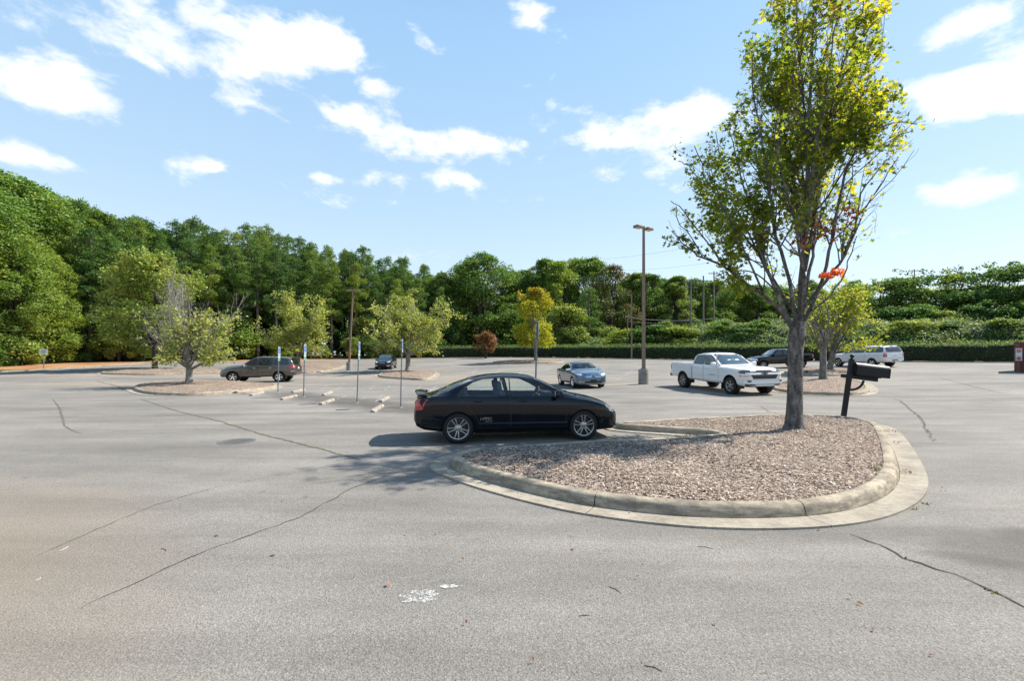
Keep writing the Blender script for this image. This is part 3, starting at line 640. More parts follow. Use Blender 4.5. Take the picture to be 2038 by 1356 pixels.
class Car:
    def __init__(s, name, label, cat, sp, loc, heading, group=None):
        s.sp = sp; s.root = empty(name, loc, heading); tag(s.root, label, cat, group); s.shell()
    def shell(s):
        sp = s.sp; zt = sp['zt']; x0, x1 = zt[0][0], zt[-1][0]
        xs = set(np.round(np.arange(x0, x1, .03), 4)) | {p[0] for p in zt}
        for e, d in ((x0, 1), (x1, -1)):
            for q in (.003, .008, .015, .024, .036, .05, .07): xs.add(round(e + d * q, 4))
        xs = np.array(sorted(xs)); keep = [0]
        for i in range(1, len(xs)):
            if xs[i] - xs[keep[-1]] > .0025: keep.append(i)
        xs = xs[keep]; zts = curve(zt, xs)
        def sm(a, k):
            if k < 1: return a
            out = a.copy()
            for i in range(len(a)):
                lo = max(0, i - k); hi = min(len(a), i + k + 1); kk = min(i - lo, hi - 1 - i); out[i] = a[i - kk:i + kk + 1].mean()
            return out
        sm_n = sp.get('smooth', 3)
        zts = sm(zts, sm_n); hw = sm(curve(sp['hw'], xs), 2); zb = curve(sp['zb'], xs); zl = sm(curve(sp['belt'], xs), 3)
        tum = sp.get('tumble', .36); wf = sp.get('wbelt', .95); V = []; cnt = [3, 2, 3, 10, 6, 3, 14, 6, 6]
        for x, z1, w, z0, zb_ in zip(xs, zts, hw, zb, zl):
            zb_ = min(zb_, z1 - .03); zb_ = max(zb_, z0 + .3 * (z1 - z0)); h = z1 - zb_
            wb = w * wf; inset = max(min(.16, w * .2), tum * h) if h < .2 else tum * h + .02
            wr = max(.05, wb - inset); zr = z1 - min(.075, .45 * h)
            zm = z0 + .55 * (zb_ - z0); fl = sp.get('floor')
            K = [(0, z0), (w * .82, z0), (w * .955, z0 + min(.06, .12 * (zb_ - z0))), (w * .985, z0 + .2 * (zb_ - z0)), (w, zm), (w * .985, zb_ - .08 * (zb_ - z0)), (wb, zb_), (wr, zr), (wr * .6, z1 - .22 * (z1 - zr)), (0, z1)]
            if fl and fl[0] < x < fl[1]:            # an open pickup bed
                K[5] = (w * .985, z1 - .1); K[6] = (w * .97, z1 - .01); K[7] = (w * .90, z1); K[8] = (w * .89, fl[2]); K[9] = (0, fl[2])
            P = []
            for (a, b), n in zip(zip(K[:-1], K[1:]), cnt):
                for q in range(n): P.append((a[0] + (b[0] - a[0]) * q / n, a[1] + (b[1] - a[1]) * q / n))
            P.append(K[-1]); P = np.array(P)
            for _ in range(2):
                P[1:-1] = .25 * P[:-2] + .5 * P[1:-1] + .25 * P[2:]
            V.append(P)
        m = len(V[0]); bm = bmesh.new(); G = []
        for x, P in zip(xs, V):
            L = [bm.verts.new((x, y, z)) for y, z in P]; Rr = [L[0]] + [bm.verts.new((x, -y, z)) for y, z in P[1:-1]] + [L[-1]]; G.append((L, Rr))
        for (La, Ra), (Lb, Rb) in zip(G[:-1], G[1:]):
            for j in range(m - 1):
                bm.faces.new((La[j], Lb[j], Lb[j + 1], La[j + 1])) ; bm.faces.new((Ra[j], Ra[j + 1], Rb[j + 1], Rb[j]))
        for (L, Rr), fl in ((G[0], 0), (G[-1], 1)):
            for j in range(1, m - 1):
                q = [L[j], L[j + 1] if j + 1 < m else L[j], Rr[j + 1], Rr[j]]; q = list(dict.fromkeys(q))
                if len(q) > 2: bm.faces.new(q if fl == 0 else q[::-1])
            bm.faces.new([L[0], L[1], Rr[1]] if fl == 0 else [L[0], Rr[1], L[1]])
        bmesh.ops.recalc_face_normals(bm, faces=bm.faces); bm.verts.ensure_lookup_table()
        s.bm = bm; s.bvh = BVHTree.FromBMesh(bm)
    def hit(s, side, a, b):
        o, d = AX[side](a, b); loc, nor, _, _ = s.bvh.ray_cast(o, d)
        if loc is not None and nor.dot(d) > 0: nor = -nor
        return loc, nor
    def patch(s, name, side, poly, mat, off=.004, parent=None, step=.07, label=None, curl=0):
        bm = bmesh.new(); vs = [bm.verts.new((p[0], p[1], 0)) for p in poly]; bm.faces.new(vs)
        xs = [p[0] for p in poly]; ys = [p[1] for p in poly]
        for ax, lo, hi in ((0, min(xs), max(xs)), (1, min(ys), max(ys))):
            n = int((hi - lo) / step)
            for k in range(1, n + 1):
                co = [0, 0, 0]; co[ax] = lo + (hi - lo) * k / (n + 1); no = [0, 0, 0]; no[ax] = 1
                bmesh.ops.bisect_plane(bm, geom=bm.verts[:] + bm.edges[:] + bm.faces[:], plane_co=co, plane_no=no)
        bad = []
        for v in bm.verts:
            loc, nor = s.hit(side, v.co.x, v.co.y)
            if loc is None: bad.append(v)
            else: v.co = loc + nor * off
        if bad: bmesh.ops.delete(bm, geom=bad, context='VERTS')
        if not bm.faces: bm.free(); return None
        d = AX[side](0, 0)[1]
        for f in bm.faces:
            f.normal_update()
            if f.normal.dot(d) > 0: f.normal_flip()
        if off > .006:      # a raised piece: give it an edge
            r = bmesh.ops.extrude_edge_only(bm, edges=[e for e in bm.edges if e.is_boundary])
            for v in [g for g in r['geom'] if isinstance(g, bmesh.types.BMVert)]: v.co += d * (off + .006)
        o = bm_obj(name, bm, mat, parent or s.root, 50, recalc=False)
        if label: o['label'] = label
        return o
    def ribbon(s, name, side, line, w, mat, off=.003, closed=False, parent=None):
        P = [Vector(p) for p in line]; P = P + P[:1] if closed else P; Q = []
        for a, b in zip(P[:-1], P[1:]):
            n = max(1, int((b - a).length / .06)); Q += [a.lerp(b, i / n) for i in range(n)]
        Q.append(P[-1]); V, F = [], []; dd = AX[side](0, 0)[1]
        prev = False
        for i, q in enumerate(Q):
            t = Q[min(i + 1, len(Q) - 1)] - Q[max(i - 1, 0)]
            if closed and i in (0, len(Q) - 1): t = Q[1] - Q[-2]
            t = t.normalized() if t.length > 0 else Vector((1, 0)); n = Vector((-t.y, t.x)); pr = []
            for sg in (-.5, .5):
                p = q + n * w * sg; loc, nor = s.hit(side, p.x, p.y)
                pr.append(None if loc is None else loc + nor * (off if not isinstance(off, tuple) else off[0] if sg < 0 else off[1]))
            if None in pr: prev = False; continue
            V += pr; k = len(V)
            if prev: F.append((k - 4, k - 3, k - 1, k - 2))
            prev = True
        return raw(name, V, F, mat, parent or s.root, 180) if F else None
    def cut(s, sides, poly, test=None):
        """an opening through the shell"""
        bm = s.bm
        for sd_ in sides:
            sg = {'R': -1, 'L': 1}.get(sd_); kill = []
            for f in bm.faces:
                c = f.calc_center_median()
                if sg and (c.y * sg < .2 or abs(f.normal.y) < .25 and not test): continue
                if sd_ == 'F' and f.normal.x < .15 or sd_ == 'B' and f.normal.x > -.15: continue
                if test and not test(c): continue
                a, b = (c.x, c.z) if sg else (c.y, c.z)
                if in_poly(poly, a, b): kill.append(f)
            ks = set(kill); bd = {v for f in kill for v in f.verts if any(g not in ks for g in v.link_faces)}
            bmesh.ops.delete(bm, geom=kill, context='FACES')
            for v in bd:
                if not v.is_valid: continue
                a, b = (v.co.x, v.co.z) if sg else (v.co.y, v.co.z); d, q = near_poly(poly, a, b)
                if d < .045:
                    loc, _ = s.hit(sd_, q.x, q.y)
                    if loc is not None and (loc - v.co).length < .09: v.co = loc
    def wheels(s, wr, rim, wid, ya, xf, xr, style, mat=None, hub=None):
        arch = s.sp.get('arch', wr + .035)
        for x in (xf, xr):
            zc = wr + s.sp.get('archup', .0); circ = [(x + arch * math.cos(a), zc + arch * math.sin(a)) for a in np.linspace(-.6, math.pi + .6, 40)]
            circ = [(x + arch * .92, 0.0)] + [c for c in circ if c[1] > .2] + [(x - arch * .92, 0.0)]
            w0 = .5 * wid
            s.cut('RL', circ, test=lambda c: abs(c.y) > ya - wid - .08)
            for sg in (-1, 1):
                bm = bmesh.new(); n = 20; V = []
                for yy in (ya * sg + .03 * sg, (ya - wid - .12) * sg):
                    V.append([bm.verts.new((x + (arch + .012) * math.cos(a), yy if abs(yy) < 9 else 0, zc + (arch + .012) * math.sin(a))) for a in np.linspace(-.3, math.pi + .3, n)])
                for v in V[0]: v.co.y = sg * (ya - .03)
                for i in range(n - 1): bm.faces.new((V[0][i], V[0][i + 1], V[1][i + 1], V[1][i]))
                bm.faces.new(V[1]); bm_obj('wheel_well', bm, M['blackplastic'], s.root, 60)
                wheel(s.root, (x, sg * (ya - wid / 2), wr), sg, wr, rim, wid, style, mat or M['alloy'])
    def finish(s, doors=()):
        bm = s.bm
        for poly, side in doors:
            sg = -1 if side == 'R' else 1; pick = []
            for f in bm.faces:
                c = f.calc_center_median()
                if c.y * sg > .2 and abs(f.normal.y) > .3 and in_poly(poly, c.x, c.z): pick.append(f)
            if not pick: continue
            nb = bmesh.new(); mp = {}
            for f in pick:
                nb.faces.new([mp.setdefault(v, None) or mp.__setitem__(v, nb.verts.new(v.co)) or mp[v] for v in f.verts])
            bmesh.ops.delete(bm, geom=pick, context='FACES')
            d = bm_obj('door', nb, s.sp['paint'], s.root, 60, recalc=False)
            s.ribbon('door_seam', side, poly, .014, M['trim'], .002, True, d)
            hx, hz = s.sp['handles'].get((side, round(sum(p[0] for p in poly) / len(poly) > s.sp.get('bpx', -.25))), (None, None))
            if hx is not None:
                loc, nor = s.hit(side, hx, hz)
                if loc:
                    hb = bmesh.new(); box_bm(hb, loc + nor * .022, (.17, .022, .032), bevel=.009); bm_obj('door_handle', hb, s.sp.get('handlemat', s.sp['paint']), d, 50)
        loose = [v for v in bm.verts if not v.link_faces]; bmesh.ops.delete(bm, geom=loose, context='VERTS')
        bm_obj('body', bm, s.sp['paint'], s.root, 55, recalc=False)
    def mirror(s, x, z, y, mat, size=(.10, .20, .14)):
        for sg in (-1, 1):
            bm = bmesh.new(); box_bm(bm, (x, sg * (y + size[1] * .55), z), size, bevel=.045, seg=3); tube_bm(bm, [(x + .02, sg * (y - .06), z - .05), (x + .01, sg * (y + .05), z - .03)], .025, 8)
            o = bm_obj('door_mirror', bm, mat, s.root, 60)
            gb = bmesh.new(); box_bm(gb, (x - size[0] * .5 - .002, sg * (y + size[1] * .55), z), (.006, size[1] * .8, size[2] * .75), bevel=.002, seg=1); bm_obj('mirror_glass', gb, M['chrome'], o)
    def seats(s, rows, mat, z=.55, top=1.28, y=.36):
        for x, ys in rows:
            for yy in ys:
                t = bmesh.new(); box_bm(t, (x + .22, yy, z - .08), (.5, .48, .16), bevel=.05); c = bm_obj('seat', t, mat, s.root, 60)
                t = bmesh.new(); box_bm(t, (x - .10, yy, z + (top - z) * .38), (.13, .48, (top - z) * .78), Matrix.Rotation(R(-14), 3, 'Y'), .05); bm_obj('backrest', t, mat, c, 60)
                t = bmesh.new(); box_bm(t, (x - .2, yy, top - .08), (.10, .26, .2), Matrix.Rotation(R(-10), 3, 'Y'), .04); tube_bm(t, [(x - .18, yy - .07, top - .25), (x - .19, yy - .07, top - .1)], .008, 6); tube_bm(t, [(x - .18, yy + .07, top - .25), (x - .19, yy + .07, top - .1)], .008, 6); bm_obj('headrest', t, mat, c, 60)
    def cabin(s, x0, x1, z, w, dashx, dashz, wheelpos=None):
        t = bmesh.new(); box_bm(t, ((x0 + x1) / 2, 0, z), (x1 - x0, 2 * w, .05)); bm_obj('cabin_floor', t, M['dash'], s.root)
        t = bmesh.new(); box_bm(t, (dashx, 0, dashz - .12), (.45, 2 * w * .92, .24), bevel=.06); bm_obj('dashboard', t, M['dash'], s.root, 60)
        if wheelpos:
            t = bmesh.new(); c = Vector(wheelpos); rot = Matrix.Rotation(R(-68), 3, 'Y'); pts = [c + rot @ Vector((.185 * math.cos(a), .185 * math.sin(a), 0)) for a in np.linspace(0, 2 * math.pi, 25)]
            tube_bm(t, pts, .016, 8, False); tube_bm(t, [pts[0], pts[12]], .014, 6); tube_bm(t, [c, c + Vector((.2, 0, -.1))], .03, 8); bm_obj('steering_wheel', t, M['dash'], s.root, 60)

_WC = {}
def wheel(root, loc, sg, wr, rim, wid, style, mat):
    key = (round(wr, 3), round(rim, 3), style, mat.name)
    w = empty('wheel', loc, 0 if sg < 0 else math.pi, root)
    if key not in _WC:
        h = wid / 2
        bm = bmesh.new(); lathe_bm(bm, [(rim * .985, -h * .86), (rim * 1.03, -h * .98), (wr * .90, -h), (wr * .965, -h * .86), (wr, -h * .6), (wr, h * .6), (wr * .965, h * .86), (wr * .9, h), (rim, h * .95)], 40, 'Y')
        for k in range(40):    # tread blocks
            a = 2 * math.pi * k / 40; box_bm(bm, ((wr - .001) * math.cos(a), 0, (wr - .001) * math.sin(a)), (.010, wid * 1.1, wr * .09), Matrix.Rotation(-a, 3, 'Y'))
        bmesh.ops.recalc_face_normals(bm, faces=bm.faces); ty = bpy.data.meshes.new('tyre'); bm.to_mesh(ty); bm.free(); ty.materials.append(M['rubber']); shade(ty, 40)
        bm = bmesh.new(); lathe_bm(bm, [(rim * .99, -h * .80), (rim * .985, -h * .93), (rim * .93, -h * .90), (rim * .90, -h * .75), (rim * .87, h * .7)], 40, 'Y')
        lathe_bm(bm, [(.001, -h * .80), (.035, -h * .80), (.055, -h * .76), (.075, -h * .70), (.075, -h * .3)], 24, 'Y')
        nsp, twin, w0, w1 = {'twin5': (5, .19, .026, .030), 'five': (5, 0, .075, .10), 'six': (6, 0, .055, .07), 'ten': (9, 0, .03, .035)}[style]
        for k in range(nsp):
            for q in ((-twin, twin) if twin else (0,)):
                a0 = 2 * math.pi * k / nsp + math.pi / 2; a1 = a0 + q
                p0 = Vector((.05 * math.cos(a0 + q * 1.6), -h * .74, .05 * math.sin(a0 + q * 1.6))); p1 = Vector((rim * .94 * math.cos(a1), -h * .84, rim * .94 * math.sin(a1)))
                d = (p1 - p0).normalized(); sd_ = Vector((0, 1, 0)).cross(d).normalized(); vs = []
                for p, ww in ((p0, w0), (p0.lerp(p1, .5) + Vector((0, -.004, 0)), w0 * .9), (p1, w1)):
                    vs.append([bm.verts.new(p + sd_ * ww * .5 + Vector((0, .03, 0))), bm.verts.new(p + sd_ * ww * .42), bm.verts.new(p - sd_ * ww * .42), bm.verts.new(p - sd_ * ww * .5 + Vector((0, .03, 0)))])
                for A, B in zip(vs[:-1], vs[1:]):
                    for j in range(4): bm.faces.new((A[j], A[(j + 1) % 4], B[(j + 1) % 4], B[j]))
        bmesh.ops.recalc_face_normals(bm, faces=bm.faces); ri = bpy.data.meshes.new('rim'); bm.to_mesh(ri); bm.free(); ri.materials.append(mat); shade(ri, 35)
        bm = bmesh.new(); lathe_bm(bm, [(.002, -h * .1), (rim * .66, -h * .1), (rim * .66, h * .05), (rim * .9, h * .1), (rim * .9, h * .3)], 32, 'Y')
        for k in range(5): lathe_bm(bm, [(.0, 0), (.011, 0), (.011, .02)], 8, 'Y', Matrix.Translation((.05 * math.cos(k * 1.2566), -h * .78, .05 * math.sin(k * 1.2566))))
        bmesh.ops.recalc_face_normals(bm, faces=bm.faces); di = bpy.data.meshes.new('brake_disc'); bm.to_mesh(di); bm.free(); di.materials.append(M['darkmetal']); shade(di, 40)
        _WC[key] = (ty, ri, di)
    rot = rnd.uniform(0, 6.28)
    for n, me in zip(('tyre', 'rim', 'brake_disc'), _WC[key]):
        o = bpy.data.objects.new(n, me); COL.objects.link(o); o.parent = w; o.rotation_euler = (0, rot if n == 'rim' else 0, 0)
    return w
def place(x, y, z, heading, pitch=0): return (x, y, z), heading
def text_mesh(name, txt, size, mat, parent, mw, extr=.003):
    c = bpy.data.curves.new(name, 'FONT'); c.body = txt; c.size = size; c.align_x = 'CENTER'; c.align_y = 'CENTER'; c.extrude = extr; c.resolution_u = 2
    t = bpy.data.objects.new(name, c); COL.objects.link(t); bpy.context.view_layer.update()
    me = bpy.data.meshes.new_from_object(t); bpy.data.objects.remove(t); bpy.data.curves.remove(c)
    o = link(name, me, mat, parent); o.matrix_local = mw; return o
def set_down(car, x, y, heading, wb, track):
    """rest the vehicle's wheels on the sloping ground"""
    c, s_ = math.cos(heading), math.sin(heading); hb = wb / 2
    zf = H(x + c * hb, y + s_ * hb); zr = H(x - c * hb, y - s_ * hb); zl = H(x - s_ * track / 2, y + c * track / 2); zr2 = H(x + s_ * track / 2, y - c * track / 2)
    car.root.rotation_mode = 'XYZ'; car.root.location = (x, y, (zf + zr + zl + zr2) / 4 + .002); car.root.rotation_euler = (math.atan2(zl - zr2, track), -math.atan2(zf - zr, wb), heading)

GRP = 'vehicles standing in the car park'
# --- black compact sedan (near)
def black_sedan():
    sp = dict(paint=M['p_black'], wbelt=.935, tumble=.40, arch=.345, bpx=-.3, handlemat=M['p_black'],
        zt=[(-2.25, .62), (-2.235, .80), (-2.20, .91), (-2.12, .955), (-1.88, .995), (-1.45, 1.20), (-1.05, 1.345), (-.7, 1.41), (-.32, 1.435), (.0, 1.425), (.32, 1.375), (.72, 1.20), (1.08, 1.03), (1.24, .985), (1.65, .91), (1.98, .80), (2.13, .71), (2.22, .60), (2.27, .47)],
        zb=[(-2.25, .45), (-2.2, .33), (-2.05, .26), (-1.75, .22), (-1.0, .18), (1.0, .17), (1.75, .17), (2.1, .17), (2.22, .22), (2.27, .34)],
        hw=[(-2.25, .60), (-2.22, .70), (-2.12, .79), (-1.85, .85), (-1.35, .875), (-.9, .865), (0, .865), (.9, .865), (1.35, .875), (1.75, .85), (2.0, .77), (2.12, .68), (2.21, .54), (2.25, .42), (2.27, .25)],
        belt=[(-2.25, .9), (-1.9, .975), (-1.2, .975), (-.3, .955), (.6, .925), (1.1, .90), (1.5, .84), (1.9, .73), (2.27, .5)],
        handles={('R', 0): (-.95, .865), ('R', 1): (.02, .86), ('L', 0): (-.95, .865), ('L', 1): (.02, .86)})
    c = Car('black_sedan', 'glossy black compact sedan parked in the bay of the near island', 'car', sp, (0, 0, 0), 0, GRP)
    rw = [(-1.34, .985), (-1.22, 1.15), (-1.04, 1.26), (-.82, 1.325), (-.50, 1.35), (-.43, 1.35), (-.345, .965)]
    fw = [(-.29, .96), (-.36, 1.35), (-.08, 1.34), (.18, 1.29), (.43, 1.18), (.66, 1.05), (.68, .945)]
    qw = [(.70, .965), (.70, 1.02), (.93, .955)]
    dr = [(-.26, 1.345), (-.26, .30), (-.86, .30), (-.99, .56), (-1.12, .72), (-1.36, .98), (-1.22, 1.17), (-1.05, 1.275), (-.82, 1.345)]
    df = [(-.25, 1.345), (-.25, .30), (.93, .30), (.96, .62), (.99, .93), (.70, 1.06), (.44, 1.20), (.18, 1.305), (-.06, 1.35)]
    for sd_ in 'RL':
        for nm, p in (('side_window', rw), ('side_window', fw), ('quarter_window', qw)):
            c.cut(sd_, p); o = c.patch(nm, sd_, p, M['glass'], .001); c.ribbon('window_seal', sd_, p, .026, M['trim'], .003, True, o)
        c.ribbon('window_pillar', sd_, [(-.405, 1.33), (-.32, .99)], .06, M['trim'], .002)
        c.ribbon('quarter_divider', sd_, [(-1.165, 1.16), (-1.15, 1.0)], .022, M['trim'], .004)
    ws = [(-.70, 1.05), (.70, 1.05), (.53, 1.345), (-.53, 1.345)]
    bw = [(-.66, 1.07), (.66, 1.07), (.54, 1.33), (-.54, 1.33)]
    c.cut('F', ws); o = c.patch('windscreen', 'F', ws, M['glass'], .001); c.ribbon('windscreen_seal', 'F', ws, .03, M['trim'], .003, True, o)
    c.cut('B', bw); o = c.patch('rear_window', 'B', bw, M['glass'], .001); c.ribbon('rear_window_seal', 'B', bw, .03, M['trim'], .003, True, o)
    c.wheels(.318, .232, .215, .855, 1.35, -1.35, 'twin5')
    tl = round_poly([(-2.24, .90), (-2.14, .875), (-2.05, .75), (-2.07, .71), (-2.24, .69)], 1, .12)
    hl = round_poly([(1.84, .745), (2.0, .735), (2.14, .62), (2.10, .575), (1.95, .61)], 1)
    for sd_ in 'RL':
        o = c.patch('tail_light', sd_, tl, M['redlens'], .024, step=.03); c.patch('reversing_lens', sd_, round_poly([(-2.235, .775), (-2.19, .775), (-2.175, .735), (-2.23, .73)], 1), M['clearlens'], .028, o)
        o = c.patch('headlight', sd_, hl, M['clearlens'], .007); c.patch('turn_lens', sd_, [(1.86, .74), (1.96, .733), (2.0, .645), (1.95, .62)], M['amber'], .010, o)
        c.ribbon('sill_line', sd_, [(-.92, .40), (.98, .385)], .018, M['trim'], .002); c.ribbon('door_crease', sd_, [(-.93, .415), (.98, .40)], .028, sp['paint'], (.022, .002)); c.ribbon('shoulder_crease', sd_, [(-1.9, .80), (-1.2, .80), (0, .775), (1.0, .745), (1.6, .72)], .03, sp['paint'], (.012, .001))
        c.ribbon('bumper_seam', sd_, [(-2.23, .55), (-1.9, .53), (-1.72, .50)], .012, M['trim'], .002); c.ribbon('bumper_seam', sd_, [(1.72, .5), (1.86, .60)], .012, M['trim'], .002)
        c.ribbon('side_skirt', sd_, [(-.98, .235), (.98, .23)], .075, sp['paint'], .018)
    for sg, sd_ in ((-1, 'R'), (1, 'L')):
        o = c.patch('tail_light', 'B', [(sg * .80, .92), (sg * .56, .90), (sg * .55, .72), (sg * .80, .71)], M['redlens'], .006)
    c.patch('number_plate', 'B', [(-.16, .66), (.16, .66), (.16, .80), (-.16, .80)], M['plate'], .008)
    c.patch('grille', 'F', [(-.42, .60), (.42, .60), (.36, .53), (-.36, .53)], M['trim'], .003); c.patch('air_intake', 'F', [(-.5, .40), (.5, .40), (.44, .25), (-.44, .25)], M['trim'], .003)
    for sg in (-1, 1):
        bm = bmesh.new(); lathe_bm(bm, [(.001, 0), (.04, 0), (.04, .02)], 16, 'Z', Matrix.Translation(Vector((2.14, sg * .58, .33))) @ Matrix.Rotation(R(80), 4, 'Y')); bm_obj('fog_light', bm, M['clearlens'], c.root)
    # rear spoiler
    bm = bmesh.new(); n = 15; rows = []
    for i in range(n):
        y = -.70 + 1.4 * i / (n - 1); k = (abs(y) / .70) ** 2.5; x = -2.16 + .07 * k; z = 1.045 - .05 * k
        rows.append([bm.verts.new(p) for p in ((x - .09, y, z + .012), (x + .02, y, z + .026), (x + .14, y, z - .004), (x + .10, y, z - .02), (x - .08, y, z - .012))])
    for a, b in zip(rows[:-1], rows[1:]):
        for j in range(5): bm.faces.new((a[j], a[(j + 1) % 5], b[(j + 1) % 5], b[j]))
    bm.faces.new(rows[0]); bm.faces.new(rows[-1][::-1])
    for y in (-.62, .62): box_bm(bm, (-2.06, y, .995), (.14, .05, .06), bevel=.012)
    bm_obj('rear_spoiler', bm, sp['paint'], c.root, 50)
    c.mirror(.72, 1.0, .83, sp['paint'], (.11, .2, .15))
    c.cabin(-1.5, 1.0, .34, .74, .92, .98, (.55, .36, .92)); c.seats([(-.24, (-.36, .36))], M['seat'], .55, 1.24); c.seats([(-.98, (-.36, .36))], M['seat'], .52, 1.12)
    bm = bmesh.new(); tube_bm(bm, [(1.12, -.1, 1.02), (1.06, -.45, 1.035)], .012, 6); tube_bm(bm, [(1.12, .3, 1.02), (1.06, -.1, 1.04)], .012, 6); bm_obj('wiper', bm, M['trim'], c.root)
    c.finish([(dr, 'R'), (df, 'R'), (dr, 'L'), (df, 'L')])
    loc, nor = c.hit('R', -.77, .50); bd = Matrix.Translation(loc + nor * .004) @ Matrix.Rotation(R(90), 4, 'X')
    text_mesh('engine_badge', 'i-VTEC', .085, M['chrome'], c.root, bd); loc, nor = c.hit('R', -.72, .445)
    text_mesh('engine_badge', 'DOHC', .052, M['chrome'], c.root, Matrix.Translation(loc + nor * .004) @ Matrix.Rotation(R(90), 4, 'X'))
    set_down(c, .079, 10.431, .171, 2.7, 1.5); return c
black_sedan()
# --- steel blue sedan facing the camera
def blue_sedan():
    sp = dict(paint=M['p_blue'], wbelt=.94, tumble=.40, arch=.36, bpx=-.3,
        zt=[(-2.40, .6), (-2.37, .85), (-2.32, 1.0), (-2.2, 1.06), (-1.7, 1.08), (-1.4, 1.14), (-.8, 1.37), (-.3, 1.445), (.1, 1.43), (.5, 1.33), (1.0, 1.09), (1.2, 1.02), (1.6, .985), (2.1, .90), (2.27, .83), (2.36, .72), (2.39, .55)],
        zb=[(-2.4, .4), (-2.3, .28), (-1.8, .2), (1.8, .19), (2.2, .19), (2.36, .26), (2.39, .36)],
        hw=[(-2.4, .66), (-2.36, .76), (-2.2, .85), (-1.36, .915), (0, .91), (1.36, .915), (1.85, .89), (2.1, .83), (2.25, .74), (2.34, .62), (2.39, .42)],
        belt=[(-2.4, .95), (-1.8, 1.03), (-.3, .97), (1.1, .93), (1.7, .87), (2.2, .76), (2.39, .6)],
        handles={('R', 0): (-.95, .86), ('R', 1): (.05, .85), ('L', 0): (-.95, .86), ('L', 1): (.05, .85)}, handlemat=M['chrome'])
    c = Car('blue_sedan', 'steel blue sedan with a chrome split grille, facing the camera', 'car', sp, (0, 0, 0), 0, GRP)
    rw = [(-1.42, 1.02), (-1.1, 1.19), (-.75, 1.325), (-.38, 1.355), (-.32, 1.0)]; fw = [(-.26, 1.0), (-.30, 1.36), (.05, 1.34), (.42, 1.23), (.86, 1.0), (.86, .97)]
    dr = [(-.28, 1.38), (-.28, .32), (-.85, .32), (-1.02, .6), (-1.5, 1.0), (-1.1, 1.24), (-.75, 1.37)]; df = [(-.27, 1.38), (-.27, .32), (.93, .32), (1.0, .9), (.46, 1.25), (.08, 1.38)]
    for sd_ in 'RL':
        for p in (rw, fw):
            c.cut(sd_, p); o = c.patch('side_window', sd_, p, M['midtint'], .001); c.ribbon('window_trim', sd_, p, .026, M['chrome'], .003, True, o)
    ws = [(-.72, 1.08), (.72, 1.08), (.55, 1.365), (-.55, 1.365)]; bw = [(-.66, 1.13), (.66, 1.13), (.56, 1.34), (-.56, 1.34)]
    for sd_, p, nm in (('F', ws, 'windscreen'), ('B', bw, 'rear_window')):
        c.cut(sd_, p); o = c.patch(nm, sd_, p, M['glass'] if sd_ == 'F' else M['midtint'], .001); c.ribbon(nm + '_seal', sd_, p, .03, M['trim'], .003, True, o)
    c.wheels(.33, .235, .22, .895, 1.36, -1.36, 'ten', M['chrome'])
    for sg in (-1, 1):
        g = [(sg * .10, .83), (sg * .34, .845), (sg * .52, .84), (sg * .57, .80), (sg * .44, .64), (sg * .14, .62), (sg * .09, .70)]; g = g if sg > 0 else g[::-1]
        o = c.patch('grille', 'F', g, M['trim'], .004)
        for k in range(11):
            y = sg * (.12 + k * .038); zt_ = .835; zb_ = .63 if k < 8 else .63 + (k - 7) * .045
            c.ribbon('grille_bar', 'F', [(y, zb_), (y, zt_)], .016, M['chrome'], .012, parent=o)
        c.ribbon('grille_frame', 'F', g, .024, M['chrome'], .014, True, o)
        o = c.patch('headlight', 'F', [(sg * .60, .81), (sg * .60, .72), (sg * .80, .74), (sg * .86, .82), (sg * .80, .83)], M['clearlens'], .006)
        o = c.patch('fog_lamp', 'F', [(sg * .50, .40), (sg * .74, .41), (sg * .76, .33), (sg * .58, .31)], M['trim'], .005); c.ribbon('fog_lamp_bezel', 'F', [(sg * .50, .40), (sg * .74, .41), (sg * .76, .33), (sg * .58, .31)], .018, M['chrome'], .009, True, o)
        c.patch('tail_light', 'B', [(sg * .5, .95), (sg * .8, .96), (sg * .8, .78), (sg * .5, .80)], M['redlens'], .006)
    c.patch('air_intake', 'F', [(-.46, .40), (.46, .40), (.5, .31), (-.5, .31)], M['trim'], .004); c.patch('number_plate_bracket', 'F', [(-.17, .50), (.17, .50), (.17, .39), (-.17, .39)], M['blackplastic'], .014)
    c.ribbon('lip_trim', 'F', [(-.8, .285), (0, .275), (.8, .285)], .02, M['chrome'], .008)
    c.mirror(.78, 1.02, .86, M['chrome'], (.11, .2, .14)); c.cabin(-1.5, 1.0, .36, .78, .95, 1.02, (.55, .38, .95)); c.seats([(-.1, (-.38, .38))], M['beigeseat'], .58, 1.26); c.seats([(-.98, (-.38, .38))], M['beigeseat'], .55, 1.16)
    c.finish([(dr, 'R'), (df, 'R'), (dr, 'L'), (df, 'L')]); set_down(c, 4.07, 27.1, -1.414, 2.72, 1.55)
blue_sedan()

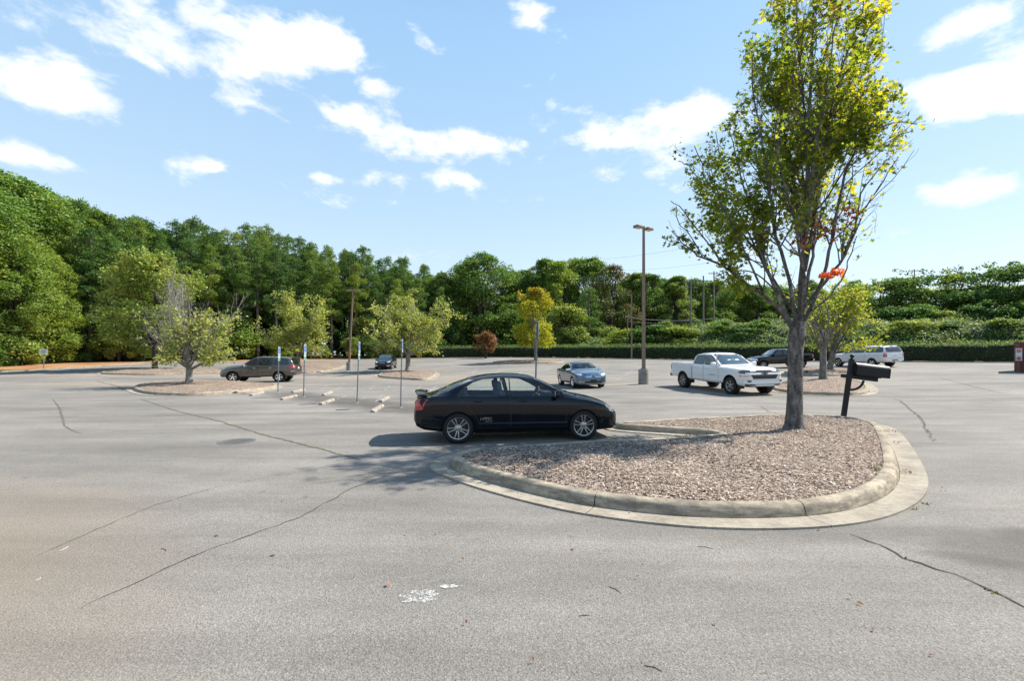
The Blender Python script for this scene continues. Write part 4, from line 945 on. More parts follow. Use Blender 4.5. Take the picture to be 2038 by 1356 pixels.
def suv(name, label, sp, side_wins, doors, front, rear, pos, wb, wheel_args, glass_side, mirror_args, extras=None, rails=None, screen=None):
    c = Car(name, label, 'car', sp, (0, 0, 0), 0, GRP)
    for sd_ in 'RL':
        for i, p in enumerate(side_wins):
            o = c.patch('side_window', sd_, round_poly(p, 1, .08), glass_side, .004); c.ribbon('window_seal', sd_, round_poly(p, 1, .08), .03, M['trim'], .006, True, o)
    o = c.patch('windscreen', 'F', front, screen or M['shield'], .004); c.ribbon('windscreen_seal', 'F', front, .035, M['trim'], .006, True, o)
    o = c.patch('rear_window', 'B', rear, M['tint'], .004); c.ribbon('rear_window_seal', 'B', rear, .03, M['trim'], .006, True, o)
    c.wheels(*wheel_args); c.mirror(*mirror_args)
    if extras: extras(c)
    if rails:
        for sg in (-1, 1):
            bm = bmesh.new(); x0, x1, y, z = rails; tube_bm(bm, [(x0, sg * y, z - .05), (x0 + .06, sg * y, z), (x1 - .06, sg * y, z), (x1, sg * y, z - .05)], .02, 8); bm_obj('roof_rail', bm, M['blackplastic'], c.root)
    c.finish([(d, sd_) for d in doors for sd_ in 'RL']); set_down(c, *pos, wb, 1.7); return c
# --- brown SUV
sp = dict(paint=M['p_brown'], wbelt=.955, tumble=.26, arch=.44, archup=.02, bpx=-.1, handlemat=M['chrome'],
    zt=[(-2.66, .80), (-2.64, 1.0), (-2.58, 1.20), (-2.44, 1.5), (-2.32, 1.74), (-2.2, 1.84), (-1.6, 1.895), (-.4, 1.90), (.05, 1.87), (.32, 1.78), (.72, 1.50), (1.0, 1.30), (1.2, 1.24), (1.9, 1.17), (2.28, 1.08), (2.45, .98), (2.54, .80), (2.56, .68)],
    zb=[(-2.66, .55), (-2.5, .48), (-2.0, .42), (0, .36), (2.0, .36), (2.4, .36), (2.56, .45)],
    hw=[(-2.66, .80), (-2.6, .88), (-2.4, .95), (-1.55, 1.0), (0, .985), (1.55, 1.0), (2.0, .97), (2.3, .88), (2.45, .76), (2.56, .55)],
    belt=[(-2.66, 1.12), (-1, 1.20), (1.0, 1.17), (1.6, 1.08), (2.2, .95), (2.56, .7)],
    handles={('R', 0): (-.95, 1.06), ('R', 1): (.12, 1.04), ('L', 0): (-.95, 1.06), ('L', 1): (.12, 1.04)})
def ex_brown(c):
    for sd_ in 'RL':
        c.patch('tail_light', sd_, round_poly([(-2.58, 1.20), (-2.28, 1.21), (-2.22, 1.12), (-2.28, 1.02), (-2.6, 1.04)], 1), M['redlens'], .01); c.patch('headlight', sd_, round_poly([(2.05, 1.06), (2.3, 1.0), (2.44, .86), (2.36, .82), (2.2, .90)], 1), M['clearlens'], .008)
        for x in (1.55, -1.55):
            c.ribbon('wheel_arch_flare', sd_, [(x + .475 * math.cos(a), .405 + .475 * math.sin(a)) for a in np.linspace(-.15, math.pi + .15, 24)], .07, c.sp['paint'], .02)
        c.ribbon('running_board', sd_, [(-1.0, .40), (1.0, .40)], .07, M['darkmetal'], .03); c.ribbon('bumper_trim', sd_, [(-2.6, .82), (-2.35, .80)], .05, M['chrome'], .01)
    for sg in (-1, 1): c.patch('tail_light', 'B', [(sg * .80, 1.20), (sg * .62, 1.19), (sg * .62, 1.05), (sg * .82, 1.04)], M['redlens'], .008)
    c.patch('grille', 'F', [(-.5, 1.0), (.5, 1.0), (.42, .74), (-.42, .74)], M['chrome'], .006); c.patch('number_plate', 'B', [(-.16, .98), (.16, .98), (.16, 1.1), (-.16, 1.1)], M['plate'], .008)
    bm = bmesh.new(); box_bm(bm, (-2.42, 0, 1.83), (.26, 1.36, .035), Matrix.Rotation(R(-6), 3, 'Y'), .012); bm_obj('rear_spoiler', bm, M['trim'], c.root, 50)
suv('brown_suv', 'brown grey full-size SUV parked behind the sparse tree island', sp,
    [[(-.02, 1.26), (-.02, 1.73), (.12, 1.74), (.34, 1.62), (.78, 1.28)], [(-1.08, 1.27), (-1.10, 1.74), (-.16, 1.76), (-.16, 1.26)], [(-2.22, 1.33), (-2.06, 1.66), (-1.90, 1.73), (-1.26, 1.74), (-1.20, 1.28)]],
    [[(-.09, 1.80), (-.09, .42), (.98, .42), (1.02, 1.16), (.36, 1.69), (.12, 1.80)], [(-1.17, 1.80), (-1.15, 1.0), (-1.02, .8), (-.95, .42), (-.10, .42), (-.10, 1.80)]],
    [(-.74, 1.30), (.74, 1.30), (.62, 1.76), (-.62, 1.76)], [(-.70, 1.28), (.70, 1.28), (.62, 1.72), (-.62, 1.72)],
    (-18.68, 33.87, 3.309), 3.1, (.385, .245, .27, .985, 1.55, -1.55, 'five', M['chrome']), M['tint'], (.72, 1.22, .94, M['chrome'], (.12, .22, .2)), ex_brown)
# --- dark crossover
sp = dict(paint=M['p_dark'], wbelt=.95, tumble=.32, arch=.385, bpx=-.2,
    zt=[(-2.36, .7), (-2.33, .95), (-2.2, 1.2), (-1.9, 1.5), (-1.7, 1.6), (-1.0, 1.67), (-.2, 1.68), (.2, 1.63), (.55, 1.48), (1.0, 1.18), (1.2, 1.10), (1.8, 1.02), (2.1, .93), (2.28, .80), (2.36, .62)],
    zb=[(-2.36, .42), (-2.0, .28), (0, .22), (2.0, .22), (2.3, .26), (2.36, .36)],
    hw=[(-2.36, .7), (-2.2, .84), (-1.36, .92), (0, .915), (1.36, .92), (1.8, .89), (2.1, .80), (2.26, .68), (2.36, .45)],
    belt=[(-2.36, 1.0), (-1, 1.06), (1.0, 1.0), (1.7, .92), (2.36, .68)], handles={('L', 0): (-.9, .93), ('L', 1): (.1, .92), ('R', 0): (-.9, .93), ('R', 1): (.1, .92)})
def ex_dark(c):
    for sg in (-1, 1):
        c.patch('headlight', 'F', [(sg * .46, .86), (sg * .70, .93), (sg * .84, .95), (sg * .80, .80), (sg * .58, .74)], M['clearlens'], .008)
        c.patch('fog_lamp', 'F', [(sg * .5, .50), (sg * .76, .51), (sg * .74, .40), (sg * .52, .39)], M['clearlens'], .006); c.patch('tail_light', 'B', [(sg * .5, 1.0), (sg * .8, 1.0), (sg * .8, .82), (sg * .55, .82)], M['redlens'], .006)
    o = c.patch('grille', 'F', [(-.34, .88), (.34, .88), (.30, .70), (-.30, .70)], M['trim'], .006)
    for k in range(4): c.ribbon('grille_bar', 'F', [(-.3, .73 + k * .04), (.3, .73 + k * .04)], .012, M['chrome'], .012, parent=o)
    c.patch('air_intake', 'F', [(-.46, .50), (.46, .50), (.42, .34), (-.42, .34)], M['trim'], .005); c.patch('number_plate_bracket', 'F', [(-.16, .60), (.16, .60), (.16, .5), (-.16, .5)], M['blackplastic'], .012)
suv('dark_crossover', 'dark crossover SUV driving toward the camera beside the round tree', sp,
    [[(-.1, 1.10), (-.1, 1.53), (.1, 1.53), (.45, 1.38), (.85, 1.10)], [(-1.05, 1.12), (-1.05, 1.53), (-.2, 1.55), (-.2, 1.10)], [(-1.8, 1.2), (-1.6, 1.45), (-1.14, 1.51), (-1.14, 1.14)]],
    [[(-.14, 1.60), (-.14, .34), (.92, .34), (.98, 1.03), (.46, 1.44), (.1, 1.6)], [(-1.1, 1.58), (-1.1, .9), (-.88, .34), (-.15, .34), (-.15, 1.60)]],
    [(-.72, 1.15), (.72, 1.15), (.57, 1.58), (-.57, 1.58)], [(-.66, 1.15), (.66, 1.15), (.56, 1.5), (-.56, 1.5)],
    (-14.62, 52.93, -1.5), 2.72, (.355, .235, .235, .905, 1.36, -1.36, 'five', M['alloy']), M['tint'], (.78, 1.08, .87, sp['paint'], (.12, .2, .16)), ex_dark, (-1.5, .0, .60, 1.72))
# --- long white SUV by the hedge
sp = dict(paint=M['p_white'], wbelt=.955, tumble=.24, arch=.43, archup=.02, bpx=.1,
    zt=[(-2.86, .75), (-2.85, 1.1), (-2.82, 1.3), (-2.70, 1.62), (-2.6, 1.80), (-2.45, 1.86), (-1.6, 1.89), (-.2, 1.89), (.3, 1.86), (.62, 1.74), (1.1, 1.36), (1.3, 1.26), (1.9, 1.22), (2.45, 1.13), (2.6, 1.02), (2.67, .80), (2.69, .66)],
    zb=[(-2.86, .52), (-2.7, .44), (-2.0, .38), (0, .34), (2.0, .34), (2.5, .34), (2.69, .42)],
    hw=[(-2.86, .90), (-2.8, .96), (-2.6, 1.0), (0, 1.01), (1.65, 1.015), (2.2, .99), (2.5, .93), (2.62, .84), (2.69, .66)],
    belt=[(-2.86, 1.22), (-1, 1.22), (1.1, 1.18), (2.0, 1.10), (2.69, .75)], handles={('L', 0): (-.75, 1.07), ('L', 1): (.35, 1.06), ('R', 0): (-.75, 1.07), ('R', 1): (.35, 1.06)})
def ex_white(c):
    for sg, sd_ in ((-1, 'R'), (1, 'L')):
        c.patch('tail_light', 'B', [(sg * .97, 1.26), (sg * .80, 1.25), (sg * .80, .90), (sg * .98, .89)], M['redlens'], .01); c.patch('tail_light', sd_, [(-2.84, 1.26), (-2.70, 1.25), (-2.69, .91), (-2.84, .90)], M['redlens'], .01)
        c.patch('headlight', sd_, [(2.35, 1.06), (2.62, 1.0), (2.64, .88), (2.4, .92)], M['clearlens'], .008); c.ribbon('sill_shadow_line', sd_, [(-1.15, .46), (1.1, .46)], .05, M['trim'], .004)
    c.patch('number_plate', 'B', [(-.17, .93), (.17, .93), (.17, 1.07), (-.17, 1.07)], M['plate'], .008); c.ribbon('tailgate_trim', 'B', [(-.34, 1.14), (.34, 1.14)], .04, M['chrome'], .012)
    c.patch('bumper_step', 'B', [(-.34, .66), (.34, .66), (.30, .58), (-.30, .58)], M['trim'], .006); c.ribbon('bumper_seam', 'B', [(-.96, .80), (0, .78), (.96, .80)], .02, M['trim'], .004)
    c.patch('high_brake_light', 'B', [(-.18, 1.835), (.18, 1.835), (.18, 1.80), (-.18, 1.80)], M['redlens'], .012); c.patch('grille', 'F', [(-.6, 1.04), (.6, 1.04), (.56, .78), (-.56, .78)], M['chrome'], .006)
    bm = bmesh.new(); tube_bm(bm, [(-2.9, .12, .52), (-2.6, .12, .52)], .04, 8); bm_obj('tow_hitch', bm, M['darkmetal'], c.root)
suv('white_suv', 'long white SUV parked along the hedge, seen from behind', sp,
    [[(.22, 1.28), (.20, 1.72), (.42, 1.72), (.62, 1.60), (.98, 1.28)], [(-.92, 1.29), (-.92, 1.74), (.10, 1.74), (.12, 1.28)], [(-2.62, 1.32), (-2.52, 1.72), (-1.14, 1.75), (-1.06, 1.30)]],
    [[(.16, 1.80), (.16, .44), (1.12, .44), (1.14, 1.16), (.62, 1.66), (.45, 1.8)], [(-1.0, 1.80), (-1.0, .9), (-.9, .44), (.15, .44), (.15, 1.80)]],
    [(-.78, 1.32), (.78, 1.32), (.66, 1.76), (-.66, 1.76)], [(-.80, 1.32), (.80, 1.32), (.70, 1.75), (-.70, 1.75)],
    (32.05, 41.5, 1.758), 3.3, (.39, .26, .27, 1.0, 1.65, -1.65, 'five', M['chrome']), M['tint'], (.85, 1.24, .96, sp['paint'], (.12, .22, .2)), ex_white, (-2.2, .1, .70, 1.94))
# --- pickups
def pickup(name, label, paintm, dims, pos, rim_style, extras, rimmat, grp=GRP):
    sp = dict(paint=paintm, wbelt=.955, tumble=.26, arch=.47, archup=.03, bpx=-.05, floor=(-2.86, -1.06, .78), smooth=1, handlemat=paintm, **dims)
    c = Car(name, label, 'pickup truck', sp, (0, 0, 0), 0, grp)
    fw = [(-.03, 1.31), (-.05, 1.74), (.28, 1.73), (.52, 1.60), (.88, 1.30)]; rw = [(-.90, 1.33), (-.80, 1.73), (-.14, 1.745), (-.14, 1.31)]
    df = [(-.085, 1.80), (-.085, .48), (1.02, .48), (1.06, 1.22), (.54, 1.67), (.28, 1.80)]; dr = [(-.90, 1.80), (-.97, .48), (-.095, .48), (-.095, 1.80)]
    for sd_ in 'RL':
        for p in (fw, rw):
            p = round_poly(p, 1, .06); o = c.patch('side_window', sd_, p, M['tint'], .004); c.ribbon('window_seal', sd_, p, .035, M['trim'], .006, True, o)
        c.ribbon('cab_gap', sd_, [(-1.04, .46), (-1.04, 1.30)], .035, M['trim'], .003)
    ws = [(-.80, 1.34), (.80, 1.34), (.66, 1.765), (-.66, 1.765)]; o = c.patch('windscreen', 'F', ws, M['shield'], .004); c.ribbon('windscreen_seal', 'F', ws, .04, M['trim'], .006, True, o)
    o = c.patch('rear_window', 'B', [(-.62, 1.40), (.62, 1.40), (.58, 1.72), (-.58, 1.72)], M['tint'], .004)
    c.wheels(.40, .255, .28, 1.0, 1.82, -1.82, rim_style, rimmat); c.mirror(.84, 1.33, .97, paintm, (.14, .26, .2))
    extras(c); c.finish([(df, 'R'), (dr, 'R'), (df, 'L'), (dr, 'L')]); set_down(c, *pos, 3.645, 1.74); return c
d_white = dict(zt=[(-2.97, .95), (-2.965, 1.30), (-2.93, 1.33), (-2.87, 1.33), (-1.06, 1.33), (-1.05, 1.33), (-1.03, 1.36), (-1.0, 1.72), (-.9, 1.82), (-.75, 1.86), (-.2, 1.88), (.2, 1.86), (.42, 1.79), (.8, 1.54), (1.1, 1.34), (1.24, 1.29), (1.7, 1.28), (2.3, 1.26), (2.56, 1.225), (2.68, 1.17), (2.75, 1.06), (2.79, .93), (2.80, .8)],
    zb=[(-2.97, .62), (-2.9, .56), (-2.3, .5), (0, .42), (2.0, .42), (2.5, .38), (2.80, .42)],
    hw=[(-2.97, .94), (-2.93, .98), (-2.8, 1.0), (0, 1.005), (1.8, 1.015), (2.3, 1.0), (2.6, .975), (2.72, .92), (2.80, .80)],
    belt=[(-2.97, 1.24), (-1.0, 1.24), (1.1, 1.22), (1.8, 1.20), (2.4, 1.15), (2.80, 1.0)], handles={('R', 0): (-.74, 1.14), ('R', 1): (.14, 1.12), ('L', 0): (-.74, 1.14), ('L', 1): (.14, 1.12)})
def ex_wt(c):
    c.patch('grille', 'F', [(-.66, 1.125), (.66, 1.125), (.66, 1.025), (-.66, 1.025)], M['trim'], .012); o = c.patch('grille', 'F', [(-.68, .925), (.68, .925), (.58, .745), (-.58, .745)], M['trim'], .012)
    c.ribbon('grille_bar', 'F', [(-.9, .975), (0, .975), (.9, .975)], .085, c.sp['paint'], .03)
    bt = [(-.17, .955), (-.17, .995), (-.07, .995), (-.05, 1.015), (.05, 1.015), (.07, .995), (.17, .995), (.17, .955), (.07, .955), (.05, .935), (-.05, .935), (-.07, .955)]; c.patch('grille_emblem', 'F', bt[::-1], M['trim'], .042, step=.2)
    c.ribbon('bumper_bar', 'F', [(-.93, .64), (-.6, .60), (0, .60), (.6, .60), (.93, .64)], .16, c.sp['paint'], .05)
    c.patch('bumper_lower', 'F', [(-.9, .52), (.9, .52), (.84, .40), (-.84, .40)], M['blackplastic'], .02); c.patch('skid_trim', 'F', [(-.5, .50), (.5, .50), (.44, .44), (-.44, .44)], M['plate'], .034)
    for sg, sd_ in ((-1, 'R'), (1, 'L')):
        o = c.patch('headlight', 'F', [(sg * .68, 1.13), (sg * .95, 1.13), (sg * .95, 1.015), (sg * .68, 1.025)], M['darklamp'], .014); c.patch('headlight', sd_, [(2.42, 1.09), (2.70, 1.07), (2.73, .97), (2.50, .98)], M['darklamp'], .012)
        c.patch('side_marker', sd_, [(2.36, 1.09), (2.44, 1.085), (2.48, .98), (2.38, .99)], M['amber'], .013); c.patch('turn_signal', 'F', [(sg * .68, .895), (sg * .94, .89), (sg * .92, .855), (sg * .68, .855)], M['amber'], .012); c.patch('turn_signal', sd_, [(2.40, .89), (2.73, .88), (2.74, .85), (2.44, .845)], M['amber'], .012)
        c.patch('fog_lamp', 'F', [(sg * .72, .70), (sg * .84, .70), (sg * .83, .61), (sg * .73, .61)], M['darklamp'], .06); c.patch('tail_light', sd_, [(-2.96, 1.26), (-2.86, 1.25), (-2.86, .98), (-2.96, .97)], M['redlens'], .012); c.patch('tail_light', 'B', [(sg * .80, 1.26), (sg * .95, 1.26), (sg * .95, .96), (sg * .80, .96)], M['redlens'], .01)
        loc, nor = c.hit(sd_, .62, .84)
        if loc: bm = bmesh.new(); box_bm(bm, loc + nor * .005, (.42, .006, .03), bevel=.002, seg=1); bm_obj('door_badge', bm, M['chrome'], c.root)
    bm = bmesh.new(); box_bm(bm, (-3.04, 0, .66), (.16, 1.86, .18), bevel=.04); bm_obj('rear_bumper', bm, M['trim'], c.root, 50)
    bm = bmesh.new(); box_bm(bm, (-.35, 0, 1.905), (.14, .05, .05), bevel=.015); bm_obj('roof_antenna', bm, M['trim'], c.root, 50)
    for sg in (-1, 1):
        bm = bmesh.new(); box_bm(bm, (1.34, sg * .93, .36), (.03, .26, .3), bevel=.008); bm_obj('mud_flap', bm, M['trim'], c.root); bm = bmesh.new(); box_bm(bm, (-1.98, sg * .0, 1.336), (.01, .02, .01)); bm.free()
pickup('white_pickup', 'white extended-cab pickup truck facing the camera by the island', M['p_white'], d_white, (10.45, 22.67, -1.347), 'six', ex_wt, M['alloy'])
d_blk = dict(zt=[(-2.97, .95), (-2.965, 1.30), (-2.93, 1.34), (-2.87, 1.34), (-1.06, 1.34), (-1.05, 1.34), (-1.03, 1.36), (-1.0, 1.74), (-.9, 1.84), (-.75, 1.88), (-.2, 1.90), (.2, 1.88), (.45, 1.80), (.85, 1.5), (1.1, 1.33), (1.24, 1.27), (1.8, 1.24), (2.3, 1.17), (2.52, 1.10), (2.64, 1.0), (2.70, .85)],
    zb=[(-2.97, .66), (-2.9, .58), (-2.3, .5), (0, .42), (2.0, .44), (2.5, .44), (2.70, .5)],
    hw=[(-2.97, .94), (-2.93, .98), (-2.8, 1.0), (0, 1.0), (1.8, 1.01), (2.2, .99), (2.5, .93), (2.62, .84), (2.70, .68)],
    belt=[(-2.97, 1.24), (-1.0, 1.24), (1.1, 1.2), (1.8, 1.13), (2.4, 1.0), (2.70, .85)], handles={('R', 0): (-.74, 1.12), ('R', 1): (.14, 1.11), ('L', 0): (-.74, 1.12), ('L', 1): (.14, 1.11)})
def ex_bk(c):
    c.patch('grille', 'F', [(-.55, 1.02), (.55, 1.02), (.5, .74), (-.5, .74)], M['chrome'], .01)
    for sg, sd_ in ((-1, 'R'), (1, 'L')):
        c.patch('headlight', 'F', [(sg * .58, 1.02), (sg * .86, 1.0), (sg * .88, .80), (sg * .6, .78)], M['clearlens'], .012); c.patch('headlight', sd_, [(2.36, 1.02), (2.60, .98), (2.64, .82), (2.36, .82)], M['clearlens'], .01)
        c.patch('tail_light', sd_, [(-2.96, 1.28), (-2.80, 1.27), (-2.80, .94), (-2.96, .93)], M['redlens'], .012); c.patch('tail_light', 'B', [(sg * .80, 1.26), (sg * .95, 1.26), (sg * .95, .93), (sg * .80, .93)], M['redlens'], .01)
        for x in (1.82, -1.82): c.ribbon('wheel_arch_flare', sd_, [(x + .52 * math.cos(a), .43 + .52 * math.sin(a)) for a in np.linspace(-.1, math.pi + .1, 24)], .11, M['p_blacktruck'], .035)
    bm = bmesh.new(); box_bm(bm, (-3.05, 0, .72), (.16, 1.8, .17), bevel=.05); bm_obj('rear_bumper', bm, M['chrome'], c.root, 50); bm = bmesh.new(); box_bm(bm, (2.70, 0, .66), (.14, 1.7, .2), bevel=.06); bm_obj('front_bumper', bm, M['chrome'], c.root, 50)
pickup('black_pickup', 'black extended-cab pickup truck seen side-on behind the white pickup', M['p_blacktruck'], d_blk, (26.05, 44.74, 3.124), 'six', ex_bk, M['alloy'])
# ------------------------------------------------------------------ street furniture
# wheel stops: chamfered concrete bars
stops = [((738, 824), (764, 808), 'chipped wheel stop nearest the camera, by the black sedan'), ((754, 803), (775, 792), 'wheel stop just behind the chipped one'), ((634, 808), (666, 797), 'wheel stop with a dark band round its far end'), ((638, 790), (664, 781), 'short-looking wheel stop between the third and second sign posts'),
         ((556, 798), (593, 789), 'wheel stop on the near side between the two left sign posts'), ((579, 783), (608, 777), 'wheel stop on the far side of the second sign post'), ((494, 790), (527, 782), 'leftmost wheel stop, at the tip of the sparse tree island')]
for i, (a, b, lb) in enumerate(stops):
    A, B = at(*a), at(*b); d = (B - A).normalized(); mid = (A + B) / 2; L = 1.83
    bm = bmesh.new(); prof = [(-.08, 0), (-.075, .06), (-.045, .10), (.045, .10), (.075, .06), (.08, 0)]; n = 13; rows = []
    for k in range(n):
        x = -L / 2 + L * k / (n - 1); e = .55 if k in (0, n - 1) else 1; xx = x * (1 if k not in (0, n - 1) else 1.0)
        rows.append([bm.verts.new((xx, p[0] * (.9 if e < 1 else 1) + rnd.uniform(-.003, .003), p[1] * (.8 if e < 1 else 1) + (rnd.uniform(-.004, .004) if p[1] else 0))) for p in prof])
    if i == 0:
        for q in (1, 2): rows[0][q].co.z *= .55; rows[1][q].co.z *= .8; rows[1][q].co.y += .03
    for r0, r1 in zip(rows[:-1], rows[1:]):
        for j in range(5): bm.faces.new((r0[j], r0[j + 1], r1[j + 1], r1[j]))
    bm.faces.new(rows[0][::-1]); bm.faces.new(rows[-1])
    root = empty('wheel_stop', mid, math.atan2(d.y, d.x)); tag(root, lb, 'wheel stop', 'concrete wheel stops'); bm_obj('stop_bar', bm, M['stop'], root, 25)
    for x in (-.6, .6):
        t = bmesh.new(); lathe_bm(t, [(.001, .104), (.014, .104), (.016, .098)], 10, 'Z', Matrix.Translation((x, 0, 0))); bm_obj('steel_pin', t, M['iron'], root)
    if i == 2:
        t = bmesh.new(); x = .55; prof2 = [(p[0] * 1.03, p[1] * 1.03) for p in prof]; r0 = [t.verts.new((x - .02, *p)) for p in prof2]; r1 = [t.verts.new((x + .02, *p)) for p in prof2]
        for j in range(5): t.faces.new((r0[j], r0[j + 1], r1[j + 1], r1[j]))
        bm_obj('dark_band', t, M['crack'], root)
# accessible parking sign posts
def wheelchair(parent, mw, s, mat):
    bm = bmesh.new(); th = .003
    ring = [(.0 + .26 * math.cos(a), -.12 + .26 * math.sin(a), th) for a in np.linspace(R(150), R(390), 22)]; tube_bm(bm, [Vector(p) * s for p in ring], .035 * s, 6)
    lathe_bm(bm, [(.001, th + .004), (.075 * s, th + .004)], 12, 'Z', Matrix.Translation((-.05 * s, .42 * s, 0)))
    for a, b in (((-.05, .32), (-.02, .02)), ((-.02, .02), (.2, .02)), ((.2, .02), (.32, -.3)), ((.32, -.3), (.42, -.26)), ((-.04, .18), (.16, .16))): tube_bm(bm, [Vector((*a, th)) * s, Vector((*b, th)) * s], .04 * s, 6)
    o = bm_obj('wheelchair_symbol', bm, mat, parent); o.matrix_local = mw
def sign_post(loc, lean, hgt, label, rz, plates=True, low=True):
    root = empty('parking_sign', loc); tag(root, label, 'parking sign', 'accessible parking sign posts')
    lx, ly = lean
    bm = bmesh.new()   # U-channel post
    prof = [(-.04, .012), (-.026, .012), (-.018, -.018), (.018, -.018), (.026, .012), (.04, .012), (.04, .008), (.028, .008), (.021, -.022), (-.021, -.022), (-.028, .008), (-.04, .008)]
    A = [bm.verts.new((p[0] * math.cos(rz) - p[1] * math.sin(rz), p[0] * math.sin(rz) + p[1] * math.cos(rz), -.1)) for p in prof]; B = [bm.verts.new((v.co.x + lx, v.co.y + ly, hgt)) for v in A]
    for j in range(len(prof)): bm.faces.new((A[j], A[(j + 1) % 12], B[(j + 1) % 12], B[j]))
    bm.faces.new(B); bm_obj('post', bm, M['galv'], root)
    base = bmesh.new(); lathe_bm(base, [(.09, -.01), (.085, .012), (.04, .02)], 12); bm_obj('post_footing', base, M['concrete'], root)
    # plate plane holds z and the direction rz; its face looks along +n
    def plate(z, w, h, nm):
        bm = bmesh.new(); m = Matrix.Translation((lx * z / hgt, ly * z / hgt, z)) @ Matrix.Rotation(rz, 4, 'Z') @ Matrix.Translation((0, -.027, 0))
        box_bm(bm, (0, 0, 0), (w, .004, h), bevel=.0015, seg=1); bm.transform(m); return bm_obj(nm, bm, M['white'], root), m
    p, m = plate(hgt - .235, .305, .457, 'sign_plate')
    F_ = m @ Matrix.Translation((0, -.0035, 0)) @ Matrix.Rotation(R(90), 4, 'X')
    t = bmesh.new(); box_bm(t, (0, .03, 0), (.25, .27, .002)); t.transform(F_); bm_obj('blue_panel', t, M['signblue'], p)
    wheelchair(p, F_ @ Matrix.Translation((0, .03, 0)), .2, M['white'])
    text_mesh('sign_text', 'RESERVED', .05, M['signgreen'], p, F_ @ Matrix.Translation((0, .19, 0)), .001); text_mesh('sign_text', 'PARKING', .05, M['signgreen'], p, F_ @ Matrix.Translation((0, -.15, 0)), .001)
    if low:
        p2, m2 = plate(hgt - .60, .305, .23, 'lower_plate'); t = bmesh.new(); F2 = m2 @ Matrix.Translation((0, -.0035, 0)) @ Matrix.Rotation(R(90), 4, 'X'); box_bm(t, (0, -.03, 0), (.27, .13, .002)); t.transform(F2); bm_obj('green_panel', t, M['signgreen'], p2)
    return root
RZ = R(97.5)
for (px, py, top, dx, lb, low) in [(553, 782, 2.36, .05, 'leftmost wheelchair parking sign, in front of the brown SUV', True), (604, 791, 2.42, .06, 'wheelchair parking sign just right of the brown SUV', True), (710, 802, 2.45, .09, 'wheelchair parking sign right of the far lamp post', True), (797, 812, 2.46, .05, 'wheelchair parking sign in front of the round tree', False)]:
    p = at(px, py); sign_post(p, (dx, 0), top, lb, RZ, low=low)
sign_post((.62, 12.55, H(.62, 12.55)), (.07, 0), 2.78, 'grey back of a sign post rising behind the black sedan', RZ, low=False)
# lamp posts
def lamp_post(loc, hgt, label, heads, ped=True, rad=.075, head=(.62, .36, .15), lean=(0, 0), square=True):
    root = empty('lamp_post', loc); tag(root, label, 'lamp post', 'bronze car park lamp posts'); z0 = .88 if ped else 0
    if ped:
        bm = bmesh.new(); lathe_bm(bm, [(.30, -.1), (.30, .84), (.285, .88), (.001, .885)], 28); bm_obj('pedestal', bm, M['pedestal'], root, 30)
        bm = bmesh.new(); box_bm(bm, (0, 0, .90), (.28, .28, .03), bevel=.006); 
        for x in (-.1, .1):
            for y in (-.1, .1): lathe_bm(bm, [(.014, .9), (.014, .96), (.001, .96)], 6, 'Z', Matrix.Translation((x, y, 0)))
        bm_obj('base_plate', bm, M['bronze'], root)
    bm = bmesh.new(); tube_bm(bm, [(0, 0, z0), (lean[0] * .5, lean[1] * .5, (z0 + hgt) / 2), (lean[0], lean[1], hgt)], [rad * 1.25, rad * 1.08, rad * .85], 4 if square else 12); bm_obj('pole', bm, M['bronze'], root, 20)
    for ang, tilt, l in heads:
        h = empty('lamp_arm', (lean[0], lean[1], hgt - .12), R(ang), root)
        t = bmesh.new(); box_bm(t, (.13, 0, 0), (.2, .07, .07), bevel=.01); bm_obj('arm', t, M['bronze'], h)
        t = bmesh.new(); r = box_bm(t, (.2 + l / 2, 0, .03), (l, head[1], head[2]), Matrix.Rotation(R(tilt), 3, 'Y'), .02); bm_obj('lamp_head', t, M['bronze'], h, 30)
        t = bmesh.new(); box_bm(t, (.2 + l / 2, 0, .03 - head[2] / 2 - .004), (l * .8, head[1] * .8, .012), Matrix.Rotation(R(tilt), 3, 'Y')); bm_obj('lamp_lens', t, M['lens'], h)
    return root
p = at(1281, 765); lamp_post(p, 9.3, 'tall bronze lamp post on a concrete pedestal beside the white pickup', [(212, 0, .50), (35, 0, .50)], rad=.10, head=(.5, .36, .15))
p = at(695, 737.5); lamp_post(p, 8.75, 'bronze lamp post on a concrete pedestal near the dark crossover', [(188, 4, .5), (8, 8, .5)], rad=.10, head=(.5, .34, .13), lean=(.42, 0))
Yf = 66; xf = X_at(1257, Yf); lamp_post((xf, Yf, H(xf, Yf) - .3), CAMZ + (HPX - 586) * Yf / FPX - H(xf, Yf) + .3, 'thin brown lamp post beyond the hedge', [(180, 0, .45)], ped=False, rad=.11, head=(.45, .3, .1))
